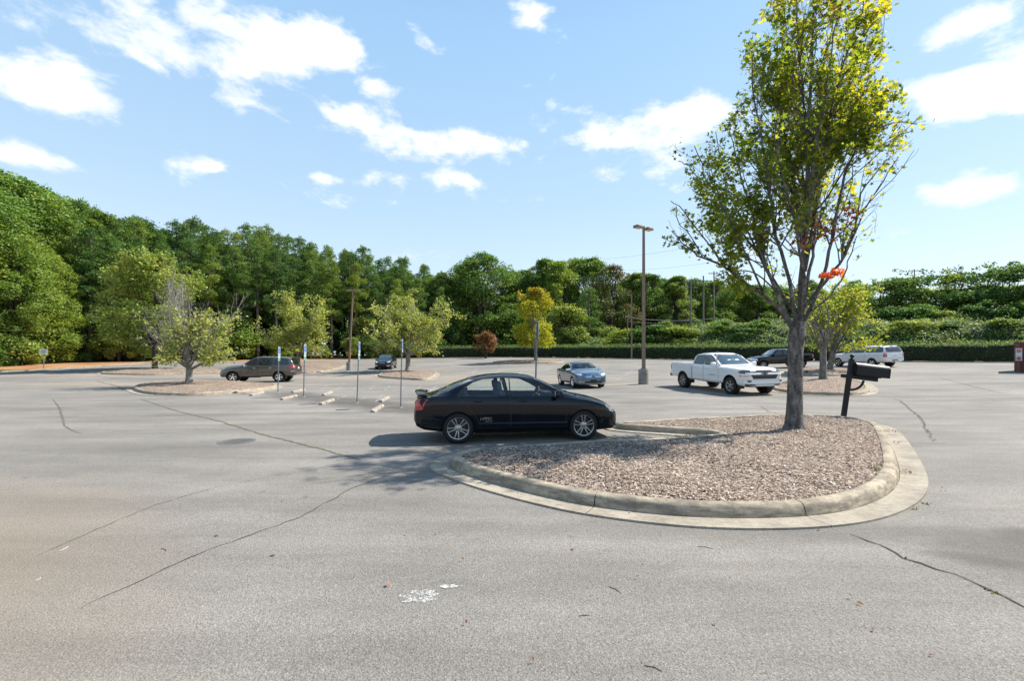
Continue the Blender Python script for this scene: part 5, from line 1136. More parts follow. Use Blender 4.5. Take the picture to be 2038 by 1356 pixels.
# mailbox
def mailbox():
    p = at(1680, 829, .14); z = NEARZ(p.x, p.y) + .10; root = empty('mailbox', (p.x, p.y, z), R(-4)); tag(root, 'black mailbox on a leaning wooden post on the near island', 'mailbox')
    root.rotation_euler = (0, R(7.5), R(-6)); m = M['blackpaint']
    bm = bmesh.new(); box_bm(bm, (0, 0, .62), (.105, .105, 1.78), bevel=.008); bm_obj('post', bm, m, root, 30)
    bm = bmesh.new(); lathe_bm(bm, [(.055, 1.51), (.03, 1.53), (.026, 1.545), (.05, 1.565), (.056, 1.595), (.045, 1.625), (.02, 1.645), (.001, 1.65)], 18); bm_obj('finial', bm, m, root, 60)
    bm = bmesh.new(); box_bm(bm, (.26, 0, 1.02), (.92, .10, .10), bevel=.006); bm_obj('crossarm', bm, m, root, 30)
    bm = bmesh.new(); box_bm(bm, (.44, 0, 1.085), (.62, .24, .03), bevel=.004); bm_obj('shelf_board', bm, m, root, 30)
    bm = bmesh.new(); pts = [(.05 + .33 * math.sin(a), 0, .98 - .30 * math.cos(a) - .02) for a in np.linspace(0, math.pi / 2, 10)]; tube_bm(bm, pts, .032, 10); bm_obj('brace', bm, m, root, 60)
    bm = bmesh.new(); L, w, h = .84, .155, .18; prof = [(-w, 0), (-w, h)] + [(-w * math.cos(a), h + w * math.sin(a)) for a in np.linspace(0, math.pi, 16)[1:-1]] + [(w, h), (w, 0)]
    x0 = .085; A = [bm.verts.new((x0, a, 1.10 + b)) for a, b in prof]; B = [bm.verts.new((x0 + L, a, 1.10 + b)) for a, b in prof]
    for j in range(len(prof)): bm.faces.new((A[j], A[(j + 1) % len(prof)], B[(j + 1) % len(prof)], B[j]))
    bm.faces.new(A); bm.faces.new(B[::-1]); bm_obj('box_shell', bm, m, root, 40)
    bm = bmesh.new(); A = [bm.verts.new((x0 + L - .02, a * 1.035, 1.095 + b * 1.02)) for a, b in prof]; B = [bm.verts.new((x0 + L + .015, a * 1.035, 1.095 + b * 1.02)) for a, b in prof]
    for j in range(len(prof)): bm.faces.new((A[j], A[(j + 1) % len(prof)], B[(j + 1) % len(prof)], B[j]))
    bm.faces.new(A); bm.faces.new(B[::-1]); dr = bm_obj('box_door', bm, m, root, 40)
    bm = bmesh.new(); box_bm(bm, (x0 + L + .03, 0, 1.26), (.04, .03, .02), bevel=.004); bm_obj('door_pull', bm, m, dr)
mailbox()
# small white notice at the edge of the woods
def notice():
    x = X_at(87, 47.6); y = 47.6; z = H(x, y); root = empty('notice_sign', (x, y, z), R(30)); tag(root, 'small white notice on a grey post at the edge of the woods', 'sign'); hh = CAMZ + (HPX - 695) * y / FPX - z
    bm = bmesh.new(); tube_bm(bm, [(0, 0, -.1), (0, 0, hh - .05)], .045, 8); bm_obj('post', bm, M['galv'], root)
    bm = bmesh.new(); box_bm(bm, (0, -.05, hh - .27), (.62, .012, .50), bevel=.004, seg=1); p = bm_obj('sign_plate', bm, M['white'], root)
    for k in range(4):
        t = bmesh.new(); box_bm(t, (rnd.uniform(-.03, .03), -.059, hh - .12 - k * .095), (.40 - .07 * (k % 2), .003, .035)); bm_obj('printed_line', t, M['iron'], p)
notice()
# brick enclosure with its signs at the far right
def bricks():
    x0 = X_at(2022, 30.4); y0 = 30.4; z0 = H(x0 + .5, y0) - .03; root = empty('brick_enclosure', (x0, y0, z0), R(-46)); tag(root, 'dark red brick enclosure at the right edge of the lot', 'brick wall'); Hh_ = 2.0; Wd = 3.2; Dp = 2.6
    mort = simple('mortar', (.20, .15, .13), .95); bricks_m = chips_mat('red brick', [(0, (.085, .020, .016)), (.5, (.12, .028, .022)), (1, (.17, .045, .035))], .85); 
    m, nt, o = new_mat('dark red brick'); b = principled(nt, o, rough=.85); oi = nt.nodes.new('ShaderNodeObjectInfo'); nt.links.new(mix(nt, .4, ramp(nt, oi.outputs['Random'], [(0, (.09, .022, .018)), (.6, (.14, .034, .026)), (1, (.19, .055, .04))]), ramp(nt, noise(nt, 25, 4), [(.3, (.09, .024, .02)), (.7, (.17, .045, .034))])), b.inputs['Base Color'])
    t = bmesh.new(); box_bm(t, (Wd / 2 + .012, Dp / 2 + .012, Hh_ / 2), (Wd - .024, Dp - .024, Hh_)); bm_obj('mortar_core', t, mort, root)
    t = bmesh.new(); box_bm(t, (0, 0, 0), (.20, .09, .0575), bevel=.003, seg=1); me = bpy.data.meshes.new('brick'); t.to_mesh(me); t.free(); me.materials.append(m)
    t = bmesh.new(); box_bm(t, (0, 0, 0), (.09, .20, .0575), bevel=.003, seg=1); me2 = bpy.data.meshes.new('brick'); t.to_mesh(me2); t.free(); me2.materials.append(m)
    rows = int(Hh_ / .0675); made = 0
    rest = bmesh.new()
    for r in range(rows):
        z = .035 + r * .0675
        for k in range(int(Dp / .21)):
            y = .1 + k * .21 + (.105 if r % 2 else 0)
            if y > Dp - .1: continue
            if k < 5 and made < 300:
                o = bpy.data.objects.new('brick', me2); COL.objects.link(o); o.parent = root; o.location = (.038 + rnd.uniform(-.002, .002), y, z); made += 1
            else: box_bm(rest, (.038, y, z), (.09, .20, .0575))
        for k in range(int(Wd / .21)):
            x = .1 + k * .21 + (.105 if r % 2 else 0)
            if x > Wd - .1: continue
            if k < 4 and made < 300:
                o = bpy.data.objects.new('brick', me); COL.objects.link(o); o.parent = root; o.location = (x + .06, .038 + rnd.uniform(-.002, .002), z); made += 1
            else: box_bm(rest, (x + .06, .038, z), (.20, .09, .0575))
    bm_obj('brickwork', rest, m, root)['kind'] = 'stuff'
    t = bmesh.new(); box_bm(t, (Wd / 2, Dp / 2, Hh_ + .03), (Wd + .06, Dp + .06, .08), bevel=.01); bm_obj('coping', t, simple('brick coping', (.13, .04, .03), .85, var=.3), root)
    sr = empty('warning_sign', (x0 + .05, y0 - .13, z0 + 1.22), R(-46)); tag(sr, 'white panel with red and orange roundels fixed to the brick enclosure corner', 'sign')
    t = bmesh.new(); box_bm(t, (0, -.03, 0), (.30, .012, .84), bevel=.006); p = bm_obj('panel', t, M['white'], sr)
    for z, mm, nm in ((.26, M['signred'], 'roundel'), (-.26, M['signred'], 'roundel')):
        t = bmesh.new(); lathe_bm(t, [(.001, 0), (.10, 0), (.105, .006)], 20, 'Z', Matrix.Translation((0, -.037, z)) @ Matrix.Rotation(R(90), 4, 'X')); bm_obj(nm, t, mm, p)
        t = bmesh.new(); lathe_bm(t, [(.001, 0), (.05, 0), (.053, .004)], 16, 'Z', Matrix.Translation((0, -.044, z + (.03 if z > 0 else -.02))) @ Matrix.Rotation(R(90), 4, 'X')); bm_obj('roundel_centre', t, M['amber'] if z > 0 else M['iron'], p)
    t = bmesh.new(); box_bm(t, (0, -.038, 0), (.26, .004, .10)); bm_obj('text_band', t, M['plate'], p)
bricks()
# utility poles and wires
def utility_pole(px, Y, top_px, label, arms, rad=.16, base_drop=1.0):
    x = X_at(px, Y); zb = H(x, Y) - base_drop; zt = CAMZ + (HPX - top_px) * Y / FPX; root = empty('utility_pole', (x, Y, zb)); tag(root, label, 'utility pole', 'utility poles behind the hedge'); h = zt - zb
    bm = bmesh.new(); tube_bm(bm, [(0, 0, 0), (0, 0, h)], [rad, rad * .7], 10); bm_obj('pole', bm, M['wood'], root)
    for dz, L, ang in arms:
        bm = bmesh.new(); box_bm(bm, (0, -.14, h - dz), (L, .10, .13), Matrix.Rotation(R(ang), 3, 'Z')); a = bm_obj('crossarm', bm, M['wood'], root)
        for k in (-.45, -.2, .2, .45):
            t = bmesh.new(); c = Matrix.Rotation(R(ang), 3, 'Z') @ Vector((k * L, -.14, 0)); lathe_bm(t, [(.03, .05), (.06, .1), (.03, .14), (.055, .18), (.02, .24), (.001, .25)], 8, 'Z', Matrix.Translation((c.x, c.y, h - dz))); bm_obj('insulator', t, M['galv'], a)
    return root
utility_pole(1375, 78, 558, 'grey utility pole with two crossarms left of its taller neighbour', [(.4, 2.6, 10), (1.3, 2.6, 10)])
utility_pole(1400, 80, 549, 'tall grey utility pole in the middle of the pair behind the hedge', [(.9, 3.2, 10), (1.7, 2.2, 10)])
utility_pole(1421, 92, 540, 'farther utility pole partly behind the maple branches', [(.5, 2.4, 5)])
utility_pole(950, 95, 636, 'utility pole with a crossarm right of the round parking lot tree', [(.3, 2.2, 20), (2.0, 1.6, 20)], .14)
utility_pole(1249, 74, 628, 'short grey pole beside the thin brown lamp post', [(.3, .8, 0)], .10)
utility_pole(1820, 95, 536, 'pole top with a crossarm showing above the right hand trees', [(.35, 2.6, 0)], .14)
def wire(pxa, Ya, pxb, Yb, label, sag=.6, r=.035):
    A = Vector((X_at(pxa[0], Ya), Ya, CAMZ + (HPX - pxa[1]) * Ya / FPX)); B = Vector((X_at(pxb[0], Yb), Yb, CAMZ + (HPX - pxb[1]) * Yb / FPX)); bm = bmesh.new()
    tube_bm(bm, [A.lerp(B, t) - Vector((0, 0, sag * 4 * t * (1 - t))) for t in np.linspace(0, 1, 15)], r, 4); tag(bm_obj('overhead_wire', bm, M['wire'], None, 180), label, 'wire', 'overhead wires')
wire((1245, 632), 74, (1421, 634), 92, 'wire strung from the short grey pole toward the farther utility pole', .5); wire((1245, 640), 74, (1375, 640), 78, 'lower wire between the short grey pole and the left utility pole', .3)
wire((860, 645), 92, (950, 655), 95, 'upper wire leaving the crossarm pole to the left'); wire((860, 662), 92, (950, 668), 95, 'lower wire leaving the crossarm pole to the left', .3); wire((950, 640), 95, (1120, 641), 92, 'upper wire right of the crossarm pole, passing behind the yellow tree', .3); wire((950, 668), 95, (1120, 668), 92, 'lower wire right of the crossarm pole', .3)
wire((1150, 520), 110, (1560, 455), 70, 'faint high wire crossing the sky behind the lamp post', .8, .018); wire((1240, 538), 110, (1560, 495), 70, 'faint lower wire crossing the sky behind the lamp post', .8, .018)
# ------------------------------------------------------------------ vegetation
G2 = lambda a: np.asarray(a, float)
def cards(P, size, rg, up=.35, aspect=.55, fold=.0):
    """one rhombic leaf per point"""
    P = G2(P); k = len(P); n = rg.normal(0, 1, (k, 3)); n[:, 2] = np.abs(n[:, 2]) + up; n /= np.linalg.norm(n, axis=1)[:, None]
    t = np.cross(n, rg.normal(0, 1, (k, 3))); t /= np.linalg.norm(t, axis=1)[:, None] + 1e-9; b = np.cross(n, t)
    s = (size * rg.uniform(.6, 1.35, k))[:, None]
    return np.stack([P - t * s, P + b * s * aspect, P + t * s, P - b * s * aspect], 1).reshape(-1, 3)
def maple_leaves(P, size, rg, up=.4):
    P = G2(P); k = len(P); n = rg.normal(0, 1, (k, 3)); n[:, 2] = np.abs(n[:, 2]) + up; n /= np.linalg.norm(n, axis=1)[:, None]
    t = np.cross(n, rg.normal(0, 1, (k, 3))); t[:, 2] -= .25; t /= np.linalg.norm(t, axis=1)[:, None] + 1e-9; b = np.cross(n, t); b /= np.linalg.norm(b, axis=1)[:, None] + 1e-9
    s = (size * rg.uniform(.6, 1.3, k))[:, None]; out = []
    for a, r in ((0, 1.0), (32, .42), (62, .88), (100, .40), (140, .62), (180, .30), (220, .62), (260, .40), (298, .88), (328, .42)):
        out.append(P + (t * math.cos(R(a)) + b * math.sin(R(a))) * s * r + n * s * (.12 if r > .5 else -.05))
    return np.stack(out, 1).reshape(-1, 3)
def needles(P, D, size, rg, aspect=.16, spread=.9):
    P = G2(P); k = len(P); t = G2(D) + rg.normal(0, spread, (k, 3)); t[:, 2] += .25; t /= np.linalg.norm(t, axis=1)[:, None]; b = np.cross(t, rg.normal(0, 1, (k, 3))); b /= np.linalg.norm(b, axis=1)[:, None] + 1e-9
    s = (size * rg.uniform(.6, 1.3, k))[:, None]
    return np.stack([P - b * s * aspect * .4, P + t * s * .6 - b * s * aspect, P + t * s * 1.5, P + t * s * .6 + b * s * aspect], 1).reshape(-1, 3)
def shell_pts(c, r, n, rg, up=.35):
    d = rg.normal(0, 1, (n, 3)); d[:, 2] += up; d /= np.linalg.norm(d, axis=1)[:, None]; q = (.55 + .5 * rg.random(n) ** .6)[:, None]; return G2(c) + d * q * G2(r)

LV = {}

def lv(name, stops, **k):
    f = 1.0 if any(w in name for w in ('red', 'wine', 'near')) else 2.2 if 'pine' in name else 2.7 if any(w in name for w in ( 'oak', 'dark', 'poplar', 'ivy', 'dome', 'pear')) else 1.5 if name != 'hedge leaves' else 1.2
    stops = [(p, tuple(min(.62, v * f) for v in c)) for p, c in stops]
    if k.get('patch'): k['patch'] = (k['patch'][0], tuple(min(.6, v * f) for v in k['patch'][1]), k['patch'][2])
    LV[name] = leaf_mat(name, stops, **k)
lv('pine needles', [(0, (.018, .040, .012)), (.5, (.040, .078, .020)), (1, (.085, .13, .032))], trans=.34, tcol=1.35, patch=(.35, (.10, .14, .035), .6))
lv('pale pine needles', [(0, (.026, .054, .016)), (.5, (.056, .10, .024)), (1, (.115, .155, .040))], trans=.34, tcol=1.35, patch=(.3, (.03, .07, .03), .58))
lv('oak leaves', [(0, (.022, .044, .012)), (.55, (.052, .092, .022)), (1, (.11, .15, .04))], trans=.38, tcol=1.4, patch=(.22, (.10, .095, .028), .62))
lv('dark broad leaves', [(0, (.014, .034, .010)), (.6, (.036, .072, .019)), (1, (.08, .125, .035))], trans=.36, tcol=1.4, patch=(.25, (.02, .045, .016), .55))
lv('poplar leaves', [(0, (.030, .054, .012)), (.55, (.062, .098, .022)), (1, (.115, .148, .036))], trans=.36, tcol=1.4, patch=(.3, (.14, .16, .03), .62))
lv('browning leaves', [(0, (.06, .045, .022)), (.5, (.105, .09, .042)), (1, (.16, .14, .06))], trans=.25, tcol=1.2, patch=(.3, (.06, .09, .03), .5))
lv('pear leaves', [(0, (.054, .074, .020)), (.5, (.105, .128, .036)), (.85, (.16, .168, .055)), (1, (.22, .18, .07))], trans=.45, tcol=1.5, patch=(.5, (.17, .175, .045), .6), vary=False)
lv('dome leaves', [(0, (.038, .060, .014)), (.5, (.082, .112, .026)), (1, (.14, .155, .038))], trans=.34, tcol=1.4, patch=(.35, (.17, .165, .035), .62), vary=False)
lv('ivy leaves', [(0, (.030, .055, .016)), (.5, (.070, .11, .028)), (1, (.15, .185, .058))], trans=.3, tcol=1.3, patch=(.25, (.12, .10, .035), .60), vary=False)
lv('hedge leaves', [(0, (.020, .048, .014)), (.6, (.050, .10, .026)), (1, (.10, .16, .055))], trans=.12, tcol=1.2, spec=.3, vary=False)  # shade on the hedge front put into a darker, less translucent leaf colour
lv('sunlit hedge shoots', [(0, (.05, .09, .026)), (.6, (.09, .14, .045)), (1, (.15, .20, .08))], trans=.42, tcol=1.4, vary=False)  # paler copy for the shaggy top: sunlight put into the leaf colour
lv('autumn maple leaves', [(0, (.11, .15, .015)), (.5, (.21, .24, .02)), (1, (.38, .33, .03))], trans=.45, tcol=1.4, autumn=((.42, .20, .06), .02, .20, -1.62), vary=False)
lv('yellow green maple leaves', [(0, (.085, .135, .018)), (.5, (.155, .205, .028)), (1, (.27, .27, .045))], trans=.45, tcol=1.45, patch=(.6, (.28, .27, .035), .56), vary=False)
lv('near maple leaves', [(0, (.062, .10, .014)), (.5, (.145, .195, .024)), (1, (.25, .28, .04))], trans=.66, tcol=1.8, autumn=((.46, .38, .022), .19, .06, -.55), vary=False)
lv('red maple leaves', [(0, (.34, .05, .03)), (.6, (.52, .10, .05)), (1, (.58, .20, .08))], trans=.4, tcol=1.3); lv('wine maple leaves', [(0, (.10, .02, .02)), (1, (.24, .05, .035))], trans=.4, tcol=1.3)
lv('red brown shrub leaves', [(0, (.16, .07, .035)), (.5, (.28, .13, .07)), (1, (.36, .20, .10))], trans=.35, tcol=1.2)
def rough_bark():
    m = bark_mat('maple bark', (.045, .038, .034), (.20, .185, .172), (.50, .48, .455), 9); nt = m.node_tree
    for n in nt.nodes:
        if n.type == 'BUMP': n.inputs['Distance'].default_value = .09; n.inputs['Strength'].default_value = 1
    return m
BK = {'grey': bark_mat('grey bark', (.07, .062, .055), (.17, .155, .14), (.30, .28, .26)), 'pale': bark_mat('pale grey bark', (.13, .12, .11), (.27, .25, .23), (.42, .40, .37)), 'pine': bark_mat('pine bark', (.055, .042, .034), (.14, .11, .09), (.24, .20, .165), 4), 'dark': bark_mat('dark bark', (.02, .017, .014), (.06, .05, .042), (.11, .10, .085), 4), 'maple': rough_bark()}

# --- shared crowns for the woods (real size, instanced by object copies)
def mesh_from(name, V, nper, mat):
    me = quads_mesh(name, V, nper); me.materials.append(mat); return me
def trunk_mesh(pts, rad, mat, n=7, extra=()):
    bm = bmesh.new(); tube_bm(bm, pts, rad, n)
    for p, r in extra: tube_bm(bm, p, r, 5)
    me = bpy.data.meshes.new('trunk'); bm.to_mesh(me); bm.free(); me.materials.append(mat); shade(me, 60); return me
def make_pine(seed, mat, Ht=20., bare=.40, wid=3.0, n=13000, size=.21):
    rg = np.random.default_rng(seed); P, D = [], []; ex = []; z = Ht * bare; k = 0
    while z < Ht - .35:
        f = (z - Ht * bare) / (Ht * (1 - bare)); L = wid * (1 - f ** 1.5) * (.5 + .5 * min(1, f * 5)) * rg.uniform(.45, 1.25) + .3
        a = k * 2.4 + rg.uniform(-.7, .7); e = rg.uniform(-.05, .3) + f * .55; d = np.array([math.cos(a) * math.cos(e), math.sin(a) * math.cos(e), math.sin(e)]); base = np.array([0, 0, z]); ex.append(([tuple(base), tuple(base + d * L * .9)], [.06, .02]))
        for t in ([1.0] if L < 1.3 else [1.0, .62, rg.uniform(.7, .95)] if L < 2.4 else [1.0, .7, .45, .85]):
            r = rg.uniform(.42, .80) * (.8 if f > .8 else 1); c = base + d * L * t + rg.normal(0, .28, 3) * (1, 1, .6) * (t < 1); m = int(170 * r / .6)
            u_ = rg.normal(0, 1, (m, 3)); u_[:, 2] += .45; u_ /= np.linalg.norm(u_, axis=1)[:, None]; P.append(c + u_ * (r * (.35 + .65 * rg.random(m) ** .5))[:, None] * (1, 1, .62)); D.append(u_)
        z += rg.uniform(.16, .46); k += 1
    for q in range(3): 
        u_ = rg.normal(0, 1, (90, 3)); P.append(np.array([rg.normal(0, .1), rg.normal(0, .1), Ht - .2 - q * .45]) + u_ * (.16 + .08 * q, .16 + .08 * q, .26)); D.append(np.abs(u_) * (0, 0, 1) + u_ * .4)
    P = np.concatenate(P); D = np.concatenate(D)
    if len(P) > n: s = rg.permutation(len(P))[:n]; P, D = P[s], D[s]
    tr = [(0, 0, -1), (rg.normal(0, .1), rg.normal(0, .1), Ht * .5), (rg.normal(0, .2), rg.normal(0, .2), Ht * .97)]
    return mesh_from('crown', needles(P, D, size, rg, .20, .55), 4, mat), trunk_mesh(tr, [.24, .17, .04], BK['pine'], 7, ex[::2]), Ht
def make_broad(seed, mat, Ht=18., base=.12, wid=4.6, lobes=28, per=720, leaf=.135, flat=.92, umbrella=False, bark='dark', columnar=False):
    rg = np.random.default_rng(seed); P = []; ex = []
    for k in range(lobes):
        f = rg.random() ** .75; z = Ht * (base + (1 - base) * f)
        prof = math.sin(math.pi * min(1, (f * .88 + .14))) ** .6 if not umbrella else (.35 + .65 * f)
        if columnar: prof = .9 * (1 - f ** 4) + .1
        a = rg.uniform(0, 6.28); rr = wid * prof * math.sqrt(rg.uniform(.15, .85)); r = wid * rg.uniform(.26, .44) * (.75 if f > .85 else 1)
        c = (rr * math.cos(a), rr * math.sin(a), min(z, Ht - r * flat)); P.append(shell_pts(c, (r, r, r * flat), int(per * rg.uniform(.6, 1.3)), rg)); ex.append(([(0, 0, Ht * base * .8 + .25 * c[2]), c], [.09, .02]))
        for _ in range(3):   # loose sprigs that break the outline
            d = rg.normal(0, 1, 3); d[2] = abs(d[2]); d /= np.linalg.norm(d); P.append(G2(c) + d * r * 1.05 + rg.normal(0, .22, (26, 3)) * (1, 1, .8))
    P = np.concatenate(P); P = P[P[:, 2] > .05]
    tr = [(0, 0, -1), (rg.normal(0, .2), rg.normal(0, .2), Ht * .45), (rg.normal(0, .4), rg.normal(0, .4), Ht * .85)]
    return mesh_from('crown', cards(P, leaf, rg), 4, mat), trunk_mesh(tr, [.28, .18, .04], BK[bark], 7, ex[::2]), Ht
PINES = [make_pine(1, LV['pine needles']), make_pine(2, LV['pale pine needles'], 20, .34, 3.3), make_pine(3, LV['pine needles'], 20, .48, 2.7), make_pine(4, LV['pale pine needles'], 20, .42, 2.6)]
OAKS = [make_broad(11, LV['oak leaves'], lobes=46, per=520, base=.06), make_broad(12, LV['oak leaves'], wid=5.2, lobes=50, per=520, base=.08), make_broad(13, LV['dark broad leaves'], wid=4.4, lobes=46, per=520, base=.05)]
POPLAR = [make_broad(21, LV['poplar leaves'], wid=3.6, lobes=40, per=520), make_broad(22, LV['poplar leaves'], wid=4.4)]
BROWN = [make_broad(31, LV['browning leaves'], wid=3.8, per=260, base=.2)]
VINED = [make_broad(41, LV['ivy leaves'], wid=3.4, lobes=46, per=520, base=.02, columnar=True), make_broad(42, LV['oak leaves'], wid=3.8, lobes=46, per=520, base=.02, columnar=True)]
UNDER = [make_broad(51, LV['dark broad leaves'], 7, .02, 2.6, 22, 460, .125), make_broad(52, LV['poplar leaves'], 6.5, .03, 2.8, 22, 420, .125), make_broad(53, LV['dark broad leaves'], 8, .05, 2.4, 22, 460, .13), make_broad(54, LV['dome leaves'], 6, .02, 2.7, 22, 420, .12)]
SPREAD = [make_broad(61, LV['dark broad leaves'], 10, .30, 5.0, 19, 520, .15, .42, True), make_broad(62, LV['oak leaves'], 10, .28, 4.6, 17, 520, .15, .42, True)]
BUSHP = [make_pine(71, LV['pale pine needles'], 9, .02, 2.6, 12000, .17)]
def plant(name, kit, px, Y, top=None, label='', cat='tree', group=None, h=None, zrot=None, sxy=1.0, drop=0.0, zg=None):
    crown, trunk, Ht = kit; x = X_at(px, Y); zg = (H(x, Y) if zg is None else zg) - drop
    hh = h if h else CAMZ + (HPX - top) * Y / FPX - zg; s = hh / Ht; root = empty(name, (x, Y, zg), rnd.uniform(0, 6.28) if zrot is None else zrot)
    root.scale = (s * sxy, s * sxy, s); tag(root, label, cat, group)
    for nm, me in (('trunk', trunk), ('crown', crown)):
        o = bpy.data.objects.new(nm, me); COL.objects.link(o); o.parent = root
    return root
SKY = [(-400, 330), (-100, 335), (0, 345), (60, 368), (130, 392), (200, 420), (260, 442), (282, 438), (312, 466), (335, 446), (380, 437), (420, 447), (455, 456), (500, 453), (560, 462), (600, 478), (640, 491), (690, 491), (740, 501), (790, 518), (832, 513), (872, 541), (900, 545)]
sky_y = lambda p: float(np.interp(p, [a[0] for a in SKY], [a[1] for a in SKY]))
edge_y = lambda p: float(np.interp(p, [-400, 0, 100, 300, 450, 600, 750, 880], [44, 49, 57.5, 64.5, 70, 75, 80, 84]))
GP, GB, GU = 'pines along the left edge of the lot', 'broadleaf trees of the left woods', 'understorey bushes at the foot of the woods'
# pines, three rows deep
ORD = ['first', 'second', 'third', 'fourth', 'fifth', 'sixth', 'seventh', 'eighth', 'ninth', 'tenth', 'eleventh', 'twelfth', 'thirteenth', 'fourteenth', 'fifteenth', 'sixteenth', 'seventeenth', 'eighteenth', 'nineteenth', 'twentieth', 'last', 'last', 'last', 'last']; PC = [0, 0, 0]
PL = 'tall pine standing behind the front row of the left woods'
for row, (dy, step, dt) in enumerate(((4, 46, 10), (9, 40, 0), (15, 44, -4))):
    p = 140 + row * 17
    while p < 880:
        Y = edge_y(p) + dy + rnd.uniform(-1.2, 1.2); t = sky_y(p) + dt + rnd.uniform(-4, 16) + (22 if row == 0 else 0)
        PC[row] += 1; plant('pine_tree', PINES[rnd.randrange(4)], p, Y, t, ORD[PC[row] - 1] + ' pine from the left in the front row of the woods' if row == 0 else PL, 'pine tree', GP, sxy=rnd.uniform(.95, 1.25)); p += step * rnd.uniform(.8, 1.2) * (.9 if p > 500 else 1)
BL = 'tall leafy broadleaf tree standing among the pines of the left woods'
for p, dy, t, kit in [(-330, 6, 330, OAKS[1]), (-230, 4, 360, OAKS[0]), (-150, 8, 340, OAKS[2]), (-70, 5, 352, OAKS[1]), (15, 9, 344, OAKS[0]), (70, 11, 372, OAKS[1]), (125, 12, 392, OAKS[0]), (205, 10, 426, POPLAR[0]), (268, 13, 446, OAKS[1]), (290, 12, 442, OAKS[2]), (-110, 16, 338, OAKS[0]), (-10, 18, 346, OAKS[2]), (60, 19, 372, OAKS[2]), (150, 20, 400, OAKS[1]), (240, 20, 440, OAKS[2]), (330, 20, 462, OAKS[2]), (420, 20, 470, OAKS[0]), (520, 20, 472, OAKS[2]), (610, 20, 492, OAKS[1]), (700, 20, 505, OAKS[2]), (790, 20, 530, OAKS[0]), (850, 12, 548, OAKS[1]), (880, 10, 545, OAKS[0])]:
    plant('broadleaf_tree', kit, p, edge_y(p) + dy, t, BL, 'tree', GB, sxy=rnd.uniform(.95, 1.2))
FL = 'light green broadleaf tree leaning out at the front of the left woods'
FLs = ['big light green tree at the very left edge, left of the small white notice', 'light green tree hanging over the small white notice', 'light green tree just right of the small white notice', 'light green tree outside the left edge of the picture', 'darker tree squeezed behind the light green trees near the notice']
for (p, dy, t, kit, sx), FL in zip([(-60, 2, 470, POPLAR[1], 1.1), (30, 2.5, 466, POPLAR[1], 1.15), (95, 2.2, 500, POPLAR[1], .95), (-160, 2, 450, POPLAR[0], 1.1), (60, 4, 480, OAKS[0], 1.1)], FLs):
    plant('broadleaf_tree', kit, p, edge_y(p) + dy, t, FL, 'tree', 'light green trees at the front of the woods', sxy=sx)
UL = 'leafy understorey bush in the shade below the left woods'
p = -380
while p < 890:
    for dy, hh in ((1.3, rnd.uniform(2.4, 4.5)), (3.2, rnd.uniform(5, 8.5)), (7, rnd.uniform(7, 10)), (13, rnd.uniform(9, 11))):
        pp = p + rnd.uniform(-14, 14)
        if dy < 2 and (rnd.random() < .35 or 120 < pp < 170): continue
        if 300 < pp < 760 and 2 < dy < 12 and rnd.random() < .6: continue
        plant('understorey_bush', UNDER[rnd.randrange(4) if dy < 4 else rnd.choice((0, 2))], pp, edge_y(p) + dy + rnd.uniform(-.4, .8), None, UL, 'bush', GU, h=hh, sxy=rnd.uniform(.9, 1.25))
    p += rnd.uniform(36, 50)
# middle distance beyond the hedge
CG = 'trees beyond the hedge'
for p, Y, t, kit, sx, lb in [(905, 100, 548, OAKS[0], 1.0, 0), (930, 104, 530, OAKS[2], 1.0, 0), (962, 96, 506, OAKS[0], 1.12, 'big rounded tree cloaked in vines, tallest right of the crossarm pole'), (1020, 104, 540, OAKS[2], 1, 0), (1045, 108, 538, OAKS[1], 1, 0), (1083, 104, 517, POPLAR[0], 1.0, 0), (1112, 100, 521, POPLAR[0], 1.0, 0), (1148, 110, 515, OAKS[0], .9, 0), (1182, 106, 514, OAKS[2], 1.0, 0), (1216, 97, 530, BROWN[0], 1.15, 'browning tree with thin foliage left of the tall lamp post'), (1262, 106, 545, VINED[0], 1.1, 0), (1293, 102, 546, VINED[1], 1.0, 0), (1320, 108, 556, OAKS[2], 1, 0),
                           (1345, 104, 551, VINED[0], 1.1, 0), (1385, 110, 556, OAKS[2], 1.1, 0), (1425, 106, 560, VINED[1], 1.2, 0), (1465, 112, 563, OAKS[1], 1.1, 0), (1505, 108, 568, OAKS[2], 1.2, 0), (1545, 112, 570, OAKS[0], 1.1, 0), (1590, 108, 575, OAKS[2], 1.2, 0), (1635, 104, 578, OAKS[1], 1.2, 0), (1680, 100, 578, OAKS[2], 1.2, 0)]:
    plant('broadleaf_tree', kit, p, Y, t, lb or 'green broadleaf tree in the wood beyond the hedge', 'tree', None if lb else CG, sxy=sx * 1.3)
for p in range(900, 1720, 38):   # second rank closes the gaps near the ground
    plant('broadleaf_tree', OAKS[rnd.randrange(3)], p + rnd.uniform(-10, 10), 120 + rnd.uniform(-3, 5), 570 + rnd.uniform(-14, 16), 'green broadleaf tree in the wood beyond the hedge', 'tree', CG, sxy=1.25)
ML = 'bush between the hedge and the wood'
